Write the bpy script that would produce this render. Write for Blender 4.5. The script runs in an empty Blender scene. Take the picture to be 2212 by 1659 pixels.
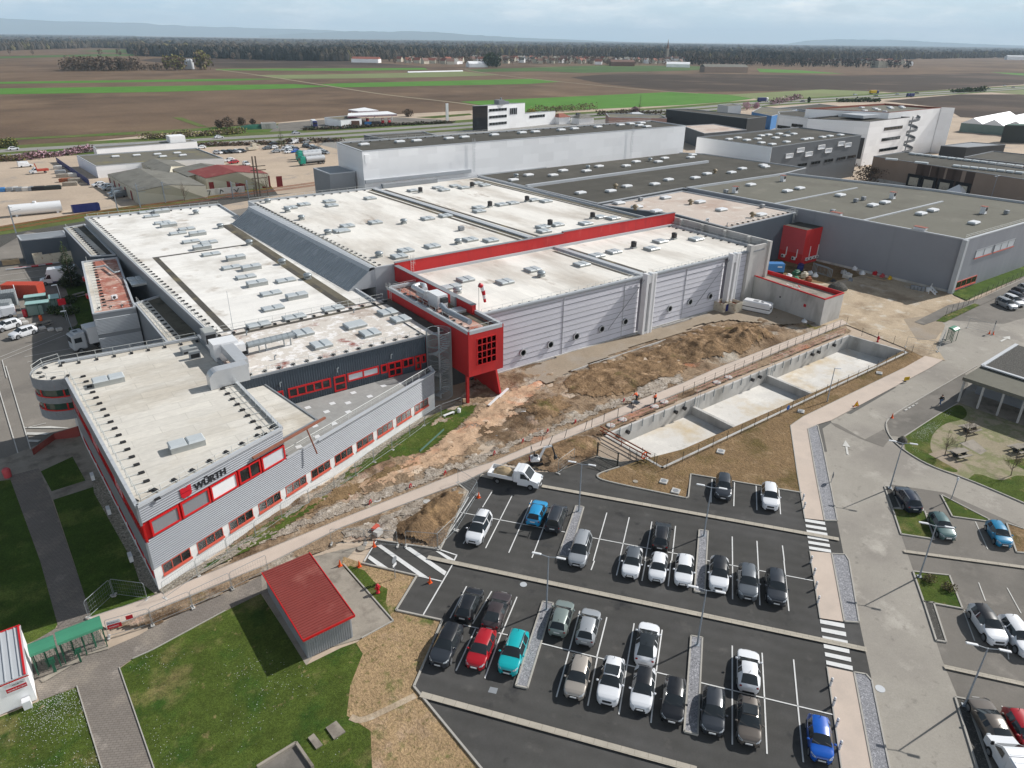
import bpy,bmesh,math,random
from mathutils import Vector,Matrix,noise
from mathutils.geometry import tessellate_polygon
R=math.radians
rnd=random.Random(7)
scene=bpy.context.scene
COL=scene.collection
CAM_H=47.0
CAM_F=1534.0
CAM_ROLL=math.atan2(30.0,2212.0)
CAM_PITCH=math.atan2((829.5-85.0)*math.cos(CAM_ROLL),CAM_F)
SITE=R(36.5)
def ray(px,py):
 u,v=px-1106.0,829.5-py
 cr,sr,cp,sp=math.cos(CAM_ROLL),math.sin(CAM_ROLL),math.cos(CAM_PITCH),math.sin(CAM_PITCH)
 x,y=u*cr-v*sr,u*sr+v*cr
 dx,dy,dz=x,CAM_F*cp+y*sp,-CAM_F*sp+y*cp
 c,s=math.cos(SITE),math.sin(SITE)
 return Vector((c*dx+s*dy,-s*dx+c*dy,dz))
def at(p,z=0.0):
 """measured point of the photograph -> site metres on level z"""
 d=ray(p[0],p[1])
 t=(z-CAM_H)/d.z
 return Vector((d.x*t,d.y*t,z))
CO=(0.0,737.33,1474.67)
RO=(0.0,383.98,798.75,1213.5)
def Z(r,c,x,y):return(CO[c]+x/3.0,RO[r]+y/3.0)
def pts(r,c,lst,z=0.0):return[at(Z(r,c,x,y),z)for x,y in lst]
class MB:
 def __init__(s,M=None):
  s.v,s.f,s.m,s.s=[],[],[],[]
  s.M=M
 def add(s,vs,fs,mi=0,smooth=False):
  b=len(s.v)
  if s.M is not None:
   vs=[s.M@Vector(v)for v in vs]
  s.v+=[tuple(v)for v in vs]
  for f in fs:
   s.f.append(tuple(b+i for i in f));s.m.append(mi);s.s.append(smooth)
  return s
 def box(s,x0,y0,z0,x1,y1,z1,mi=0,M=None):
  vs=[(x,y,z)for z in(z0,z1)for x,y in((x0,y0),(x1,y0),(x1,y1),(x0,y1))]
  if M is not None:vs=[M@Vector(v)for v in vs]
  return s.add(vs,[(3,2,1,0),(4,5,6,7),(0,1,5,4),(1,2,6,5),(2,3,7,6),(3,0,4,7)],mi)
 def cbox(s,c,d,mi=0,rz=0.0,bev=0.0):
  M=Matrix.Translation(c)@Matrix.Rotation(rz,4,'Z')
  x,y,z=d[0]/2,d[1]/2,d[2]/2
  if bev<=0:return s.box(-x,-y,-z,x,y,z,mi,M)
  b=bev
  ring=lambda X,Y,q:[(-X+q,-Y),(X-q,-Y),(X,-Y+q),(X,Y-q),(X-q,Y),(-X+q,Y),(-X,Y-q),(-X,-Y+q)]
  vs=[]
  for(zz,k)in((-z,b),(-z+b,0),(z-b,0),(z,b)):
   vs+=[M@Vector((a,c_,zz))for a,c_ in ring(x-k,y-k,b)]
  fs=[tuple(range(7,-1,-1)),tuple(range(24,32))]
  for r in range(3):
   for i in range(8):
    j=(i+1)%8
    fs.append((r*8+i,r*8+j,r*8+8+j,r*8+8+i))
  return s.add(vs,fs,mi)
 def prism(s,poly,z0,z1,mi=0,cap=True,bottom=False):
  n=len(poly)
  a=sum(poly[i][0]*poly[(i+1)%n][1]-poly[(i+1)%n][0]*poly[i][1]for i in range(n))
  if a<0:poly=poly[::-1]
  vs=[(p[0],p[1],z0)for p in poly]+[(p[0],p[1],z1)for p in poly]
  fs=[(i,(i+1)%n,n+(i+1)%n,n+i)for i in range(n)]
  if cap:fs.append(tuple(range(n,2*n)))
  if bottom:fs.append(tuple(range(n-1,-1,-1)))
  return s.add(vs,fs,mi)
 def flat(s,poly,mi=0):
  n=len(poly)
  a=sum(poly[i][0]*poly[(i+1)%n][1]-poly[(i+1)%n][0]*poly[i][1]for i in range(n))
  if a<0:poly=poly[::-1]
  return s.add(poly,[tuple(range(n))],mi)
 def tube(s,a,b,r0,r1=None,n=8,mi=0,cap=True,smooth=True):
  a,b=Vector(a),Vector(b)
  r1=r0 if r1 is None else r1
  d=(b-a)
  if d.length<1e-6:return s
  q=d.to_track_quat('Z','Y')
  vs=[]
  for p,r in((a,r0),(b,r1)):
   for i in range(n):
    t=2*math.pi*i/n
    vs.append(p+q@Vector((r*math.cos(t),r*math.sin(t),0)))
  s.add(vs,[(i,(i+1)%n,n+(i+1)%n,n+i)for i in range(n)],mi,smooth)
  if cap:s.add(vs,[tuple(range(n-1,-1,-1)),tuple(range(n,2*n))],mi)
  return s
 def path(s,ps,r,n=6,mi=0):
  for i in range(len(ps)-1):s.tube(ps[i],ps[i+1],r,r,n,mi)
  return s
 def bar(s,a,b,w,h,mi=0):
  """rectangular bar from a to b (w horizontal, h vertical, centred)"""
  a,b=Vector(a),Vector(b)
  d=(b-a).normalized()
  side=d.cross(Vector((0,0,1)))
  if side.length<1e-4:side=Vector((1,0,0))
  side.normalize();up=side.cross(d).normalized()
  vs=[]
  for p in(a,b):
   for i,j in((-1,-1),(1,-1),(1,1),(-1,1)):
    vs.append(p+side*(i*w/2)+up*(j*h/2))
  return s.add(vs,[(3,2,1,0),(4,5,6,7),(0,1,5,4),(1,2,6,5),(2,3,7,6),(3,0,4,7)],mi)
 def lathe(s,prof,c=(0,0,0),n=16,mi=0,smooth=True,axis='Z'):
  vs=[]
  for r,z in prof:
   for i in range(n):
    t=2*math.pi*i/n
    if axis=='Z':vs.append((c[0]+r*math.cos(t),c[1]+r*math.sin(t),c[2]+z))
    elif axis=='Y':vs.append((c[0]+r*math.cos(t),c[1]+z,c[2]+r*math.sin(t)))
    else:vs.append((c[0]+z,c[1]+r*math.cos(t),c[2]+r*math.sin(t)))
  fs=[]
  for k in range(len(prof)-1):
   for i in range(n):
    j=(i+1)%n
    fs.append((k*n+i,k*n+j,k*n+n+j,k*n+n+i))
  s.add(vs,fs,mi,smooth)
  m=len(prof)-1
  s.add(vs[:n],[tuple(range(n-1,-1,-1))],mi);s.add(vs[m*n:],[tuple(range(n))],mi)
  return s
 def blob(s,c,rx,ry,rz_,n=8,m=5,jit=0.0,mi=0,seed=0,half=False):
  rr=random.Random(seed)
  vs=[]
  lo=0.0 if half else-math.pi/2
  for k in range(m+1):
   ph=lo+(math.pi/2-lo)*k/m
   for i in range(n):
    t=2*math.pi*(i+0.5*(k%2))/n
    q=1+jit*(rr.random()-.5)*2
    vs.append((c[0]+rx*math.cos(ph)*math.cos(t)*q,c[1]+ry*math.cos(ph)*math.sin(t)*q,c[2]+rz_*math.sin(ph)*q))
  fs=[]
  for k in range(m):
   for i in range(n):
    j=(i+1)%n
    fs.append((k*n+i,k*n+j,k*n+n+j,k*n+n+i))
  return s.add(vs,fs,mi,True)
 def build(s,name,mats,parent=None,local=False):
  me=bpy.data.meshes.new(name)
  vs=s.v
  if parent is not None and not local:
   Mi=world(parent).inverted()
   vs=[Mi@Vector(v)for v in vs]
  me.from_pydata(vs,[],s.f)
  mats=mats if isinstance(mats,(list,tuple))else[mats]
  for m in mats:me.materials.append(m)
  me.polygons.foreach_set('material_index',s.m)
  me.polygons.foreach_set('use_smooth',s.s)
  me.update()
  o=bpy.data.objects.new(name,me)
  COL.objects.link(o)
  if parent is not None:o.parent=parent
  return o
def world(o):
 M=o.matrix_basis.copy()
 while o.parent is not None:
  o=o.parent
  M=o.matrix_basis@M
 return M
def tag(o,label=None,cat=None,group=None,kind=None):
 if label:o['label']=label
 if cat:o['category']=cat
 if group:o['group']=group
 if kind:o['kind']=kind
 return o
def tH(name,label,cat,loc=(0,0,0),rz=0.0,group=None):
 o=bpy.data.objects.new(name,None)
 o.empty_display_size=0.3
 COL.objects.link(o)
 o.location=loc
 o.rotation_euler=(0,0,rz)
 return tag(o,label,cat,group)
KIDS={}
def kids(o):
 return[c for c in COL.objects if c.parent==o]
def copy_tree(o,parent=None,tree=None):
 c=o.copy();COL.objects.link(c)
 c.parent=parent
 for ch in(tree[o.name]if tree else kids(o)):
  copy_tree(ch,c,tree)
 return c
def tree_of(o):
 """children lists of a finished thing, so that copying it is quick"""
 t={}
 def rec(p):
  t[p.name]=kids(p)
  for q in t[p.name]:rec(q)
 rec(o)
 return t
def place(proto,tree,loc,rz=None,label=None,group=None,first=[set()]):
 if proto.name in first[0]:
  o=copy_tree(proto,None,tree)
 else:
  first[0].add(proto.name);o=proto
 o.location=loc
 if rz is not None:o.rotation_euler=(0,0,rz)
 if label:o['label']=label
 if group:o['group']=group
 return o
def sT(name,mb,mats):
 o=mb.build(name,mats)
 o['kind']='structure'
 return o
def sub(mesh_owner,name,parent,loc=(0,0,0),rz=0.0):
 """another object on the same mesh, as a part of parent (world location)"""
 o=bpy.data.objects.new(name,mesh_owner.data)
 COL.objects.link(o)
 o.parent=parent
 o.matrix_basis=world(parent).inverted()@(Matrix.Translation(loc)@Matrix.Rotation(rz,4,'Z'))
 return o
def lin(c):
 """8-bit colour seen in daylight -> base colour"""
 o=[]
 for v in c:
  v/=255.0
  o.append((v/12.92 if v<=0.04045 else((v+0.055)/1.055)**2.4))
 return o
def S(r,g,b,k=0.85):
 return tuple(min(.9,x*k)for x in lin((r,g,b)))
def pm(name,base,var=0.12,scale=1.5,patches=(),bump=None,rough=0.8,metal=0.0,spec=0.4,brick=None,wave=None,coat=0.0,obj=False,fine=None,stretch=None):
 """patches: (colour, scale, lo, hi) noise masks; brick: (w, h, mortar, factor, angle); wave: (angle, scale, factor, distortion)"""
 m=bpy.data.materials.new(name);m.use_nodes=True
 nt=m.node_tree;N=nt.nodes;L=nt.links
 bs=N['Principled BSDF']
 bs.inputs['Roughness'].default_value=rough
 bs.inputs['Metallic'].default_value=metal
 bs.inputs['Specular IOR Level'].default_value=spec
 if coat:
  bs.inputs['Coat Weight'].default_value=coat
  bs.inputs['Coat Roughness'].default_value=0.04
 if obj:
  co=N.new('ShaderNodeTexCoord').outputs['Object']
 else:
  co=N.new('ShaderNodeNewGeometry').outputs['Position']
 if stretch:
  mp=N.new('ShaderNodeMapping');mp.inputs['Scale'].default_value=stretch
  L.new(co,mp.inputs['Vector']);cs=mp.outputs['Vector']
 else:cs=co
 def nz(sc,det=4.0,rg=0.6):
  n=N.new('ShaderNodeTexNoise');n.inputs['Scale'].default_value=sc
  n.inputs['Detail'].default_value=det;n.inputs['Roughness'].default_value=rg
  L.new(cs,n.inputs['Vector']);return n.outputs['Fac']
 def mix(fac,a,b,mode='MIX'):
  x=N.new('ShaderNodeMix');x.data_type='RGBA';x.blend_type=mode
  for sock,val in((x.inputs[0],fac),(x.inputs[6],a),(x.inputs[7],b)):
   if hasattr(val,'links'):L.new(val,sock)
   elif isinstance(val,(tuple,list)):sock.default_value=(*val[:3],1)
   else:sock.default_value=val
  return x.outputs[2]
 def rng(v,lo,hi,a=0.0,b=1.0):
  r=N.new('ShaderNodeMapRange');r.inputs[1].default_value=lo;r.inputs[2].default_value=hi
  r.inputs[3].default_value=a;r.inputs[4].default_value=b
  L.new(v,r.inputs[0]);return r.outputs[0]
 cur=base
 for p in patches:
  cur=mix(rng(nz(p[1],6.0,.62),p[2],p[3]),cur,p[0])
 if var>0:
  f=rng(nz(scale,7.0,.68),0.28,0.72)
  lo=mix(1.0,cur,(1-var,)*3,'MULTIPLY');hi=mix(1.0,cur,(1+var,)*3,'MULTIPLY')
  cur=mix(f,lo,hi)
 if fine:
  f=rng(nz(fine[0],3.0,.7),0.3,0.7)
  lo=mix(1.0,cur,(1-fine[1],)*3,'MULTIPLY');hi=mix(1.0,cur,(1+fine[1],)*3,'MULTIPLY')
  cur=mix(f,lo,hi)
 if brick:
  w,h,mo,fac,ang=brick[:5]
  mp=N.new('ShaderNodeMapping');mp.inputs['Rotation'].default_value=(0,0,R(ang))
  if len(brick)>5:mp.inputs['Rotation'].default_value=(R(90),0,0)
  L.new(co,mp.inputs['Vector'])
  b=N.new('ShaderNodeTexBrick');b.inputs['Scale'].default_value=1.0
  b.inputs['Mortar Size'].default_value=mo;b.inputs['Brick Width'].default_value=w
  b.inputs['Row Height'].default_value=h;b.inputs['Mortar Smooth'].default_value=.3
  b.inputs['Color1'].default_value=(1,1,1,1);b.inputs['Color2'].default_value=(.9,.9,.9,1)
  b.inputs['Mortar'].default_value=(fac,fac,fac,1)
  L.new(mp.outputs[0],b.inputs['Vector'])
  cur=mix(1.0,cur,b.outputs['Color'],'MULTIPLY')
 if wave:
  mp=N.new('ShaderNodeMapping');mp.inputs['Rotation'].default_value=(0,0,R(wave[0]))
  L.new(co,mp.inputs['Vector'])
  wv=N.new('ShaderNodeTexWave');wv.inputs['Scale'].default_value=wave[1]
  wv.inputs['Distortion'].default_value=wave[3];wv.inputs['Detail'].default_value=3
  L.new(mp.outputs[0],wv.inputs['Vector'])
  cur=mix(rng(wv.outputs['Fac'],0,1,0,wave[2]),cur,mix(1.0,cur,(.45,.45,.45),'MULTIPLY'))
 if isinstance(cur,(tuple,list)):bs.inputs['Base Color'].default_value=(*cur,1)
 else:L.new(cur,bs.inputs['Base Color'])
 if bump:
  bp=N.new('ShaderNodeBump');bp.inputs['Strength'].default_value=bump[1]
  bp.inputs['Distance'].default_value=bump[2]if len(bump)>2 else 0.05
  L.new(nz(bump[0],5.0,.65),bp.inputs['Height']);L.new(bp.outputs[0],bs.inputs['Normal'])
 return m
def glassy(name,col,rough=0.06,spec=0.6):
 return pm(name,col,var=0,rough=rough,spec=spec)
M={}
M['soil']=pm('ploughed soil',S(120,100,82),.22,.02,[(S(98,81,67),.004,.45,.62),(S(130,109,88),.012,.5,.66)],wave=(36,.25,.28,3.5),fine=(.6,.15),rough=.95,spec=.1)
M['soil_dark']=pm('dark ploughed soil',S(76,65,57),.2,.02,[(S(100,85,74),.006,.5,.6)],wave=(20,.2,.25,3),fine=(.5,.14),rough=.95,spec=.1)
M['crop']=pm('bright young crop',S(88,136,50),.15,.05,[(S(78,128,38),.02,.5,.7)],wave=(36,.2,.15,1),fine=(.5,.12),rough=.9,spec=.15)
M['crop_dull']=pm('dull crop',S(74,100,52),.15,.02,[(S(92,110,62),.01,.5,.65)],fine=(.4,.12),rough=.9,spec=.15)
M['meadow']=pm('pale meadow',S(128,138,92),.15,.02,[(S(118,118,84),.01,.5,.65)],fine=(.3,.12),rough=.9,spec=.15)
M['verge']=pm('verge grass',S(98,110,60),.25,.15,[(S(112,104,74),.06,.5,.65),(S(80,112,44),.03,.5,.62)],fine=(1.5,.2),rough=.95,spec=.1)
M['track']=pm('farm track',S(160,148,126),.12,.05,rough=.95,spec=.1)
M['highway']=pm('highway asphalt',S(150,147,142),.1,.05,rough=.9,spec=.2)
M['sand_lot']=pm('sandy lot',S(196,178,158),.12,.06,[(S(172,156,140),.03,.5,.65),(S(160,152,144),.08,.58,.7)],fine=(1.2,.1),rough=.95,spec=.1)
M['yard']=pm('yard asphalt',S(138,132,124),.12,.12,[(S(118,113,107),.08,.5,.66),(S(152,145,136),.3,.56,.72)],fine=(5,.1),rough=.9,spec=.2)
M['grass']=pm('lawn',S(80,95,40),.3,.5,[(S(134,124,82),.16,.54,.68),(S(60,86,34),.33,.52,.66),(S(146,130,92),.75,.62,.72)],bump=(14,1.0,.08),fine=(7,.42),rough=.95,spec=.1)
M['grass_dense']=pm('dense lawn',S(72,94,36),.28,.5,[(S(104,118,56),.2,.52,.66)],bump=(14,1.0,.08),fine=(8,.38),rough=.95,spec=.1)
M['straw']=pm('dried turf',S(172,146,112),.2,.5,[(S(104,112,62),.45,.55,.68),(S(186,160,136),.22,.55,.7),(S(120,112,72),2.2,.55,.7)],bump=(5,1.0,.14),fine=(5,.3),rough=.95,spec=.1)
M['dirt']=pm('site dirt',S(158,136,112),.25,.35,[(S(112,92,72),.14,.48,.6),(S(182,172,158),.22,.52,.64),(S(178,124,92),.11,.58,.7),(S(120,112,60),.1,.62,.7),(S(96,78,62),.7,.58,.7)],bump=(2.2,1.0,.25),fine=(4,.28),rough=.97,spec=.1)
M['dirt_tan']=pm('compacted tan dirt',S(196,166,138),.16,.3,[(S(204,148,118),.16,.52,.68),(S(208,192,172),.3,.54,.7),(S(150,124,100),.8,.58,.7)],bump=(2.5,.8,.15),fine=(5,.18),rough=.97,spec=.05)
M['dirt_dark']=pm('turned dark earth',S(142,117,90),.24,.5,[(S(92,74,56),.3,.52,.66),(S(178,150,120),.45,.52,.66),(S(104,98,58),.2,.6,.72)],bump=(2.6,1.0,.3),fine=(4,.3),rough=.97,spec=.05)
M['picnic']=pm('trodden picnic gravel',S(158,148,126),.12,.5,[(S(104,118,66),.3,.47,.62),(S(172,160,138),.3,.54,.7)],fine=(6,.14),rough=.97,spec=.05)
M['rubble']=pm('grey rubble',S(172,160,146),.25,1.2,[(S(204,194,182),2.2,.52,.64),(S(120,108,96),1.9,.54,.66)],bump=(5,1.0,.2),fine=(7,.25),rough=.97,spec=.05)
M['dirt_light']=pm('light gravel dirt',S(190,172,148),.18,.25,[(S(158,140,118),.12,.48,.62),(S(206,196,180),.3,.55,.68)],bump=(3,.7,.12),fine=(5,.16),rough=.97,spec=.1)
M['dirt_brown']=pm('brown earth',S(140,116,86),.25,.4,[(S(104,90,58),.2,.5,.64),(S(162,138,108),.5,.55,.7)],bump=(3,1.0,.2),fine=(5,.28),rough=.97,spec=.1)
M['mound']=pm('heaped earth',S(134,110,84),.25,.6,[(S(168,138,102),.3,.5,.65),(S(94,76,58),.8,.55,.7)],bump=(3.5,1.0,.25),fine=(6,.25),rough=.97,spec=.1)
M['sand']=pm('sand',S(180,160,130),.15,1,bump=(8,.6,.06),rough=.97,spec=.1)
M['pebbles']=pm('pebble strip',S(150,142,128),.3,3,[(S(192,184,170),5,.5,.62),(S(92,84,74),4.2,.55,.66)],bump=(9,1.0,.12),rough=.9,spec=.2)
M['gravel']=pm('grey gravel',S(150,150,154),.2,3,[(S(190,190,194),7,.52,.62),(S(96,96,100),6,.55,.66)],bump=(10,1.0,.08),rough=.9,spec=.2)
M['gravel_dark']=pm('dark gravel',S(84,82,78),.25,3,[(S(130,128,122),7,.55,.66)],bump=(10,1.0,.08),rough=.9,spec=.2)
M['asphalt']=pm('new asphalt',S(78,77,75,1),.16,.22,[(S(86,85,84,1),.08,.5,.68),(S(94,92,89,1),.5,.6,.75),(S(58,58,59,1),.3,.6,.72)],bump=(28,.35,.01),wave=(-36.9,.22,.16,2.5),fine=(14,.12),rough=.9,spec=.06)
M['asphalt_old']=pm('worn asphalt',S(166,160,150),.1,.2,[(S(146,140,132),.1,.48,.64),(S(180,174,164),.25,.55,.7),(S(136,130,122),.9,.6,.74)],fine=(8,.08),rough=.9,spec=.2)
M['asphalt_mid']=pm('grey asphalt',S(126,121,114),.1,.2,[(S(110,106,100),.12,.48,.64),(S(144,138,130),.3,.56,.72)],fine=(8,.08),rough=.9,spec=.2)
M['asphalt_patch']=pm('patched asphalt',S(104,102,98),.1,.5,fine=(8,.08),rough=.9,spec=.2)
M['roadway_brown']=pm('gravelled track',S(164,150,132),.12,.3,[(S(160,150,138),.15,.5,.66)],fine=(5,.12),rough=.95,spec=.1)
M['path_pink']=pm('pinkish concrete path',S(206,190,176),.07,.3,[(S(194,180,168),.25,.5,.7)],fine=(12,.05),rough=.9,spec=.2)
M['pavers']=pm('paving blocks',S(138,130,122),.1,.3,[(S(158,148,136),.25,.52,.68),(S(178,168,158),.4,.6,.75)],brick=(.4,.2,.018,.55,30),fine=(6,.1),rough=.92,spec=.2)
M['slab']=pm('concrete slab',S(160,152,140),.14,.6,[(S(130,122,112),.5,.5,.66)],fine=(9,.08),rough=.9,spec=.2)
M['kerb']=pm('kerb concrete',S(178,174,166),.1,1.2,rough=.9,spec=.2,fine=(10,.06))
M['strip']=pm('concrete channel blocks',S(186,178,164),.1,.8,brick=(1.0,4,.02,.6,53),rough=.9,spec=.2,fine=(8,.06))
M['paint_white']=pm('road paint',S(226,226,224),.08,2,[(S(180,178,174),3,.62,.75)],rough=.8,spec=.2)
M['paint_worn']=pm('worn road paint',S(208,206,200),.15,1.2,rough=.85,spec=.2)
M['roof_white']=pm('white roof membrane',S(234,231,225,.97),.045,.22,[(S(208,202,192),.1,.48,.7),(S(178,164,148),.16,.6,.76),(S(140,112,96),.11,.72,.8)],brick=(22,1.45,.035,.88,0),fine=(2.5,.03),rough=.75,spec=.2)
M['roof_white_b']=pm('white roof membrane weathered',S(232,228,220,.97),.06,.22,[(S(204,195,183),.09,.46,.68),(S(158,138,120),.2,.62,.74)],brick=(1.6,30,.03,.93,0),stretch=(1,.35,1),fine=(1.5,.04),rough=.75,spec=.2)
M['roof_cream']=pm('pale bitumen roof',S(214,209,199,.95),.07,.25,[(S(192,182,166),.15,.48,.66),(S(226,220,208),.3,.52,.7)],brick=(6,1.6,.05,.8,0),stretch=(.5,1,1),fine=(2,.06),rough=.8,spec=.2)
M['roof_stain']=pm('roof with flaking red coat',S(218,210,200),.06,.4,[(S(240,236,232),.8,.52,.6),(S(186,170,158),.25,.54,.66),(S(150,92,82),.22,.6,.69),(S(112,66,60),.7,.655,.72),(S(244,242,238),1.7,.6,.66)],fine=(3,.05),rough=.75,spec=.25)
M['roof_red']=pm('red roof membrane',S(172,110,94),.12,.5,[(S(206,170,154),.35,.46,.6),(S(112,74,62),.7,.56,.68),(S(228,216,206),.5,.56,.66)],fine=(3,.06),rough=.8,spec=.2)
M['roof_dark']=pm('dark roof membrane',S(92,90,84),.06,.15,[(S(104,101,94),.06,.48,.66),(S(82,80,75),.2,.55,.72)],brick=(40,2.0,.05,.9,0),fine=(1.5,.06),rough=.9,spec=.08)
M['roof_dark_b']=pm('grey green roof membrane',S(122,120,110),.06,.15,[(S(112,109,100),.06,.48,.66),(S(136,132,122),.15,.58,.74)],fine=(1.5,.05),rough=.9,spec=.08)
M['roof_tan']=pm('pinkish roof membrane',S(206,192,180),.07,.2,[(S(184,162,148),.1,.5,.66),(S(218,210,200),.3,.55,.7),(S(150,116,100),.13,.68,.76)],fine=(2,.05),rough=.85,spec=.2)
M['tar']=pm('tar gutter',S(84,80,74),.2,.5,[(S(120,112,88),.2,.52,.66)],rough=.8,spec=.3)
M['gutter_moss']=pm('mossy gutter',S(112,106,92),.2,.5,[(S(84,80,70),.3,.52,.66)],rough=.85,spec=.2)
M['metal_light']=pm('light grey sheet metal',S(188,192,196),.05,.3,rough=.5,metal=.0,spec=.5)
M['metal_grey']=pm('grey sheet metal',S(142,146,150),.06,.3,rough=.5,spec=.5)
M['metal_corr']=pm('silver corrugated cladding',S(160,164,170),.04,.3,rough=.45,metal=.1,spec=.5)
M['screen']=pm('pale lilac screen',S(198,197,203,1),.05,.3,rough=.5,metal=.1,spec=.5)
M['screen_back']=pm('cavity wall',S(150,149,160),.05,.3,rough=.8)
M['clad_dark']=pm('dark blue grey cladding',S(72,82,92),.07,.5,rough=.55,spec=.4)
M['clad_grey']=pm('grey cladding',S(150,153,160),.05,.2,brick=(1.2,30,.02,.9,0,1),rough=.6,spec=.4)
M['clad_slate']=pm('slate cladding',S(96,100,104),.06,.2,rough=.6,spec=.4)
M['clad_anth']=pm('anthracite cladding',S(60,62,64),.08,.3,rough=.6,spec=.4)
M['clad_white']=pm('white cladding',S(244,245,247,1),.025,.1,brick=(6,2.6,.03,.95,0,1),rough=.45,spec=.7)
M['white_wall']=pm('white painted blockwork',S(232,232,230),.04,.5,brick=(.8,.4,.012,.88,0,1),rough=.8)
M['concrete']=pm('concrete',S(186,184,180,1),.08,.4,[(S(160,157,151),.25,.5,.66),(S(198,195,190),.5,.6,.75)],stretch=(1,1,.4),fine=(4,.04),rough=.85,spec=.2)
M['concrete_floor']=pm('basin floor',S(222,218,211),.06,.25,[(S(206,188,158),.13,.5,.66),(S(238,234,226),.2,.5,.68),(S(196,164,126),.3,.66,.76),(S(202,198,190),.6,.6,.72)],fine=(3,.04),rough=.8,spec=.25)
M['red']=pm('red render',S(200,48,48),.08,.5,[(S(178,44,46),.5,.5,.66),(S(208,78,74),.7,.6,.74)],stretch=(1,1,.22),fine=(6,.03),rough=.6,spec=.3)
M['red_trim']=pm('red lacquer',S(204,30,34),.05,1,rough=.35,spec=.5)
M['red_sill']=pm('faded red sill',S(206,96,78),.06,1,rough=.6)
M['red_sheet']=pm('red roof sheet',S(142,68,62),.08,.5,[(S(164,98,88),.3,.56,.72),(S(132,56,52),.8,.56,.7)],rough=.6,spec=.3)
M['red_soft']=pm('pinkish red cladding',S(196,76,82),.06,.3,rough=.55)
M['wood']=pm('weathered timber',S(150,96,76),.15,1,rough=.8)
M['timber']=pm('raw timber',S(196,172,138),.12,1,rough=.8)
M['terrace']=pm('terrace slabs',S(166,165,162),.07,.4,brick=(.7,.7,.02,.84,0),fine=(3,.05),rough=.85)
M['glass']=glassy('dark window glass',(.012,.015,.016))
M['glass_green']=glassy('greenish window glass',(.03,.06,.05))
M['glass_blue']=glassy('dark blue glass',(.006,.009,.016),rough=.05)
M['blind']=pm('window blind',S(206,210,214),.04,2,rough=.6)
M['blind_mesh']=pm('grey window mesh',S(132,134,138),.1,6,rough=.6)
M['glazing']=pm('old grey glazing',S(158,163,166,1),.1,.25,[(S(176,180,182,1),.5,.56,.7)],rough=.5,spec=.4)
M['skylight']=pm('skylight dome',S(196,202,204),.06,.8,rough=.35,spec=.5,obj=True)
M['sky_base']=pm('skylight upstand',S(176,178,174),.08,1,rough=.6,obj=True)
M['vent_dark']=pm('dark roof fan',S(52,50,50),.1,1,rough=.6,obj=True)
M['vent_tan']=pm('tan roof cowl',S(142,126,100),.1,1,rough=.6,obj=True)
M['galv']=pm('galvanised steel',S(160,168,172),.07,1.2,rough=.4,metal=.3,obj=True)
M['alu_foil']=pm('bright duct foil',S(206,208,210),.06,1.5,rough=.3,metal=.3,obj=True)
M['black']=pm('black rubber',S(40,40,42),.1,2,rough=.8,obj=True)
M['black_gloss']=pm('black lacquer',(.012,.012,.013),0,rough=.2,spec=.6)
M['dark']=pm('dark plastic',S(58,60,62),.06,2,rough=.6,obj=True)
M['white']=pm('white lacquer',S(236,237,238),.03,1,rough=.35,obj=True)
M['steel']=pm('painted grey steel',S(150,158,166),.05,1,rough=.45,spec=.5,obj=True)
M['fence_green']=pm('dark green wire',S(38,46,44),.05,1,rough=.6,obj=True)
M['green_sheet']=pm('green canopy sheet',S(72,142,112),.06,.6,rough=.4,obj=True)
M['green_steel']=pm('green painted steel',S(36,92,70),.06,.6,rough=.45,obj=True)
M['orange']=pm('orange',S(235,92,30),.04,1,rough=.7,obj=True)
M['yellow']=pm('yellow',S(226,184,30),.04,1,rough=.6,obj=True)
M['blue_sign']=pm('blue sign',S(30,90,170),.03,1,rough=.4,obj=True)
M['sign_red']=pm('sign red',S(196,28,44),.03,1,rough=.4,obj=True)
M['sign_black']=pm('sign black',S(36,38,42),.03,1,rough=.5,obj=True)
M['rust']=pm('rust',S(150,86,56),.2,1,[(S(112,70,52),1.5,.5,.65)],rough=.85,obj=True)
M['skip']=pm('chipped cream steel',S(206,198,180),.1,1,[(S(152,122,96),1.6,.58,.68)],rough=.7,obj=True)
M['blue_steel']=pm('blue painted steel',S(62,128,190),.08,.8,rough=.5,obj=True)
M['navy']=pm('navy',S(34,44,110),.06,.8,rough=.5,obj=True)
M['rail_white']=pm('pale handrail',S(210,212,208),.04,1,rough=.5,obj=True)
M['bark']=pm('bark',S(104,92,80),.15,3,rough=.9,obj=True)
M['twig']=pm('twigs',S(112,98,84),.2,1,rough=.9,obj=True)
M['barn_roof']=pm('grey fibre roof',S(124,122,114),.12,.3,[(S(104,102,94),.25,.5,.66),(S(142,140,130),.5,.58,.72)],rough=.9)
M['barn_wall']=pm('pale corrugated wall',S(206,200,182),.06,.3,wave=(0,2.2,.3,0),rough=.8)
M['moss_roof']=pm('mossy flat roof',S(112,108,96),.12,.3,[(S(132,124,90),.12,.52,.66),(S(94,92,84),.3,.55,.7)],rough=.9)
M['tile_red']=pm('red tiles',S(150,90,74),.12,.3,rough=.85,obj=True)
M['tile_brown']=pm('brown tiles',S(122,92,80),.12,.3,rough=.85,obj=True)
M['brown_clad']=pm('brown ribbed cladding',S(150,132,118,1),.06,.3,rough=.7)
M['brown_rib']=pm('darker brown panel',S(88,72,64),.06,.3,rough=.7)
M['denim']=pm('denim',S(92,112,142),.1,8,rough=.9,obj=True)
M['skin']=pm('skin',S(206,158,132),.03,8,rough=.6,obj=True)
M['hair']=pm('dark hair',S(50,40,34),.1,8,rough=.8,obj=True)
M['trouser']=pm('dark work trousers',S(44,46,52),.1,8,rough=.9,obj=True)
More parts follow.
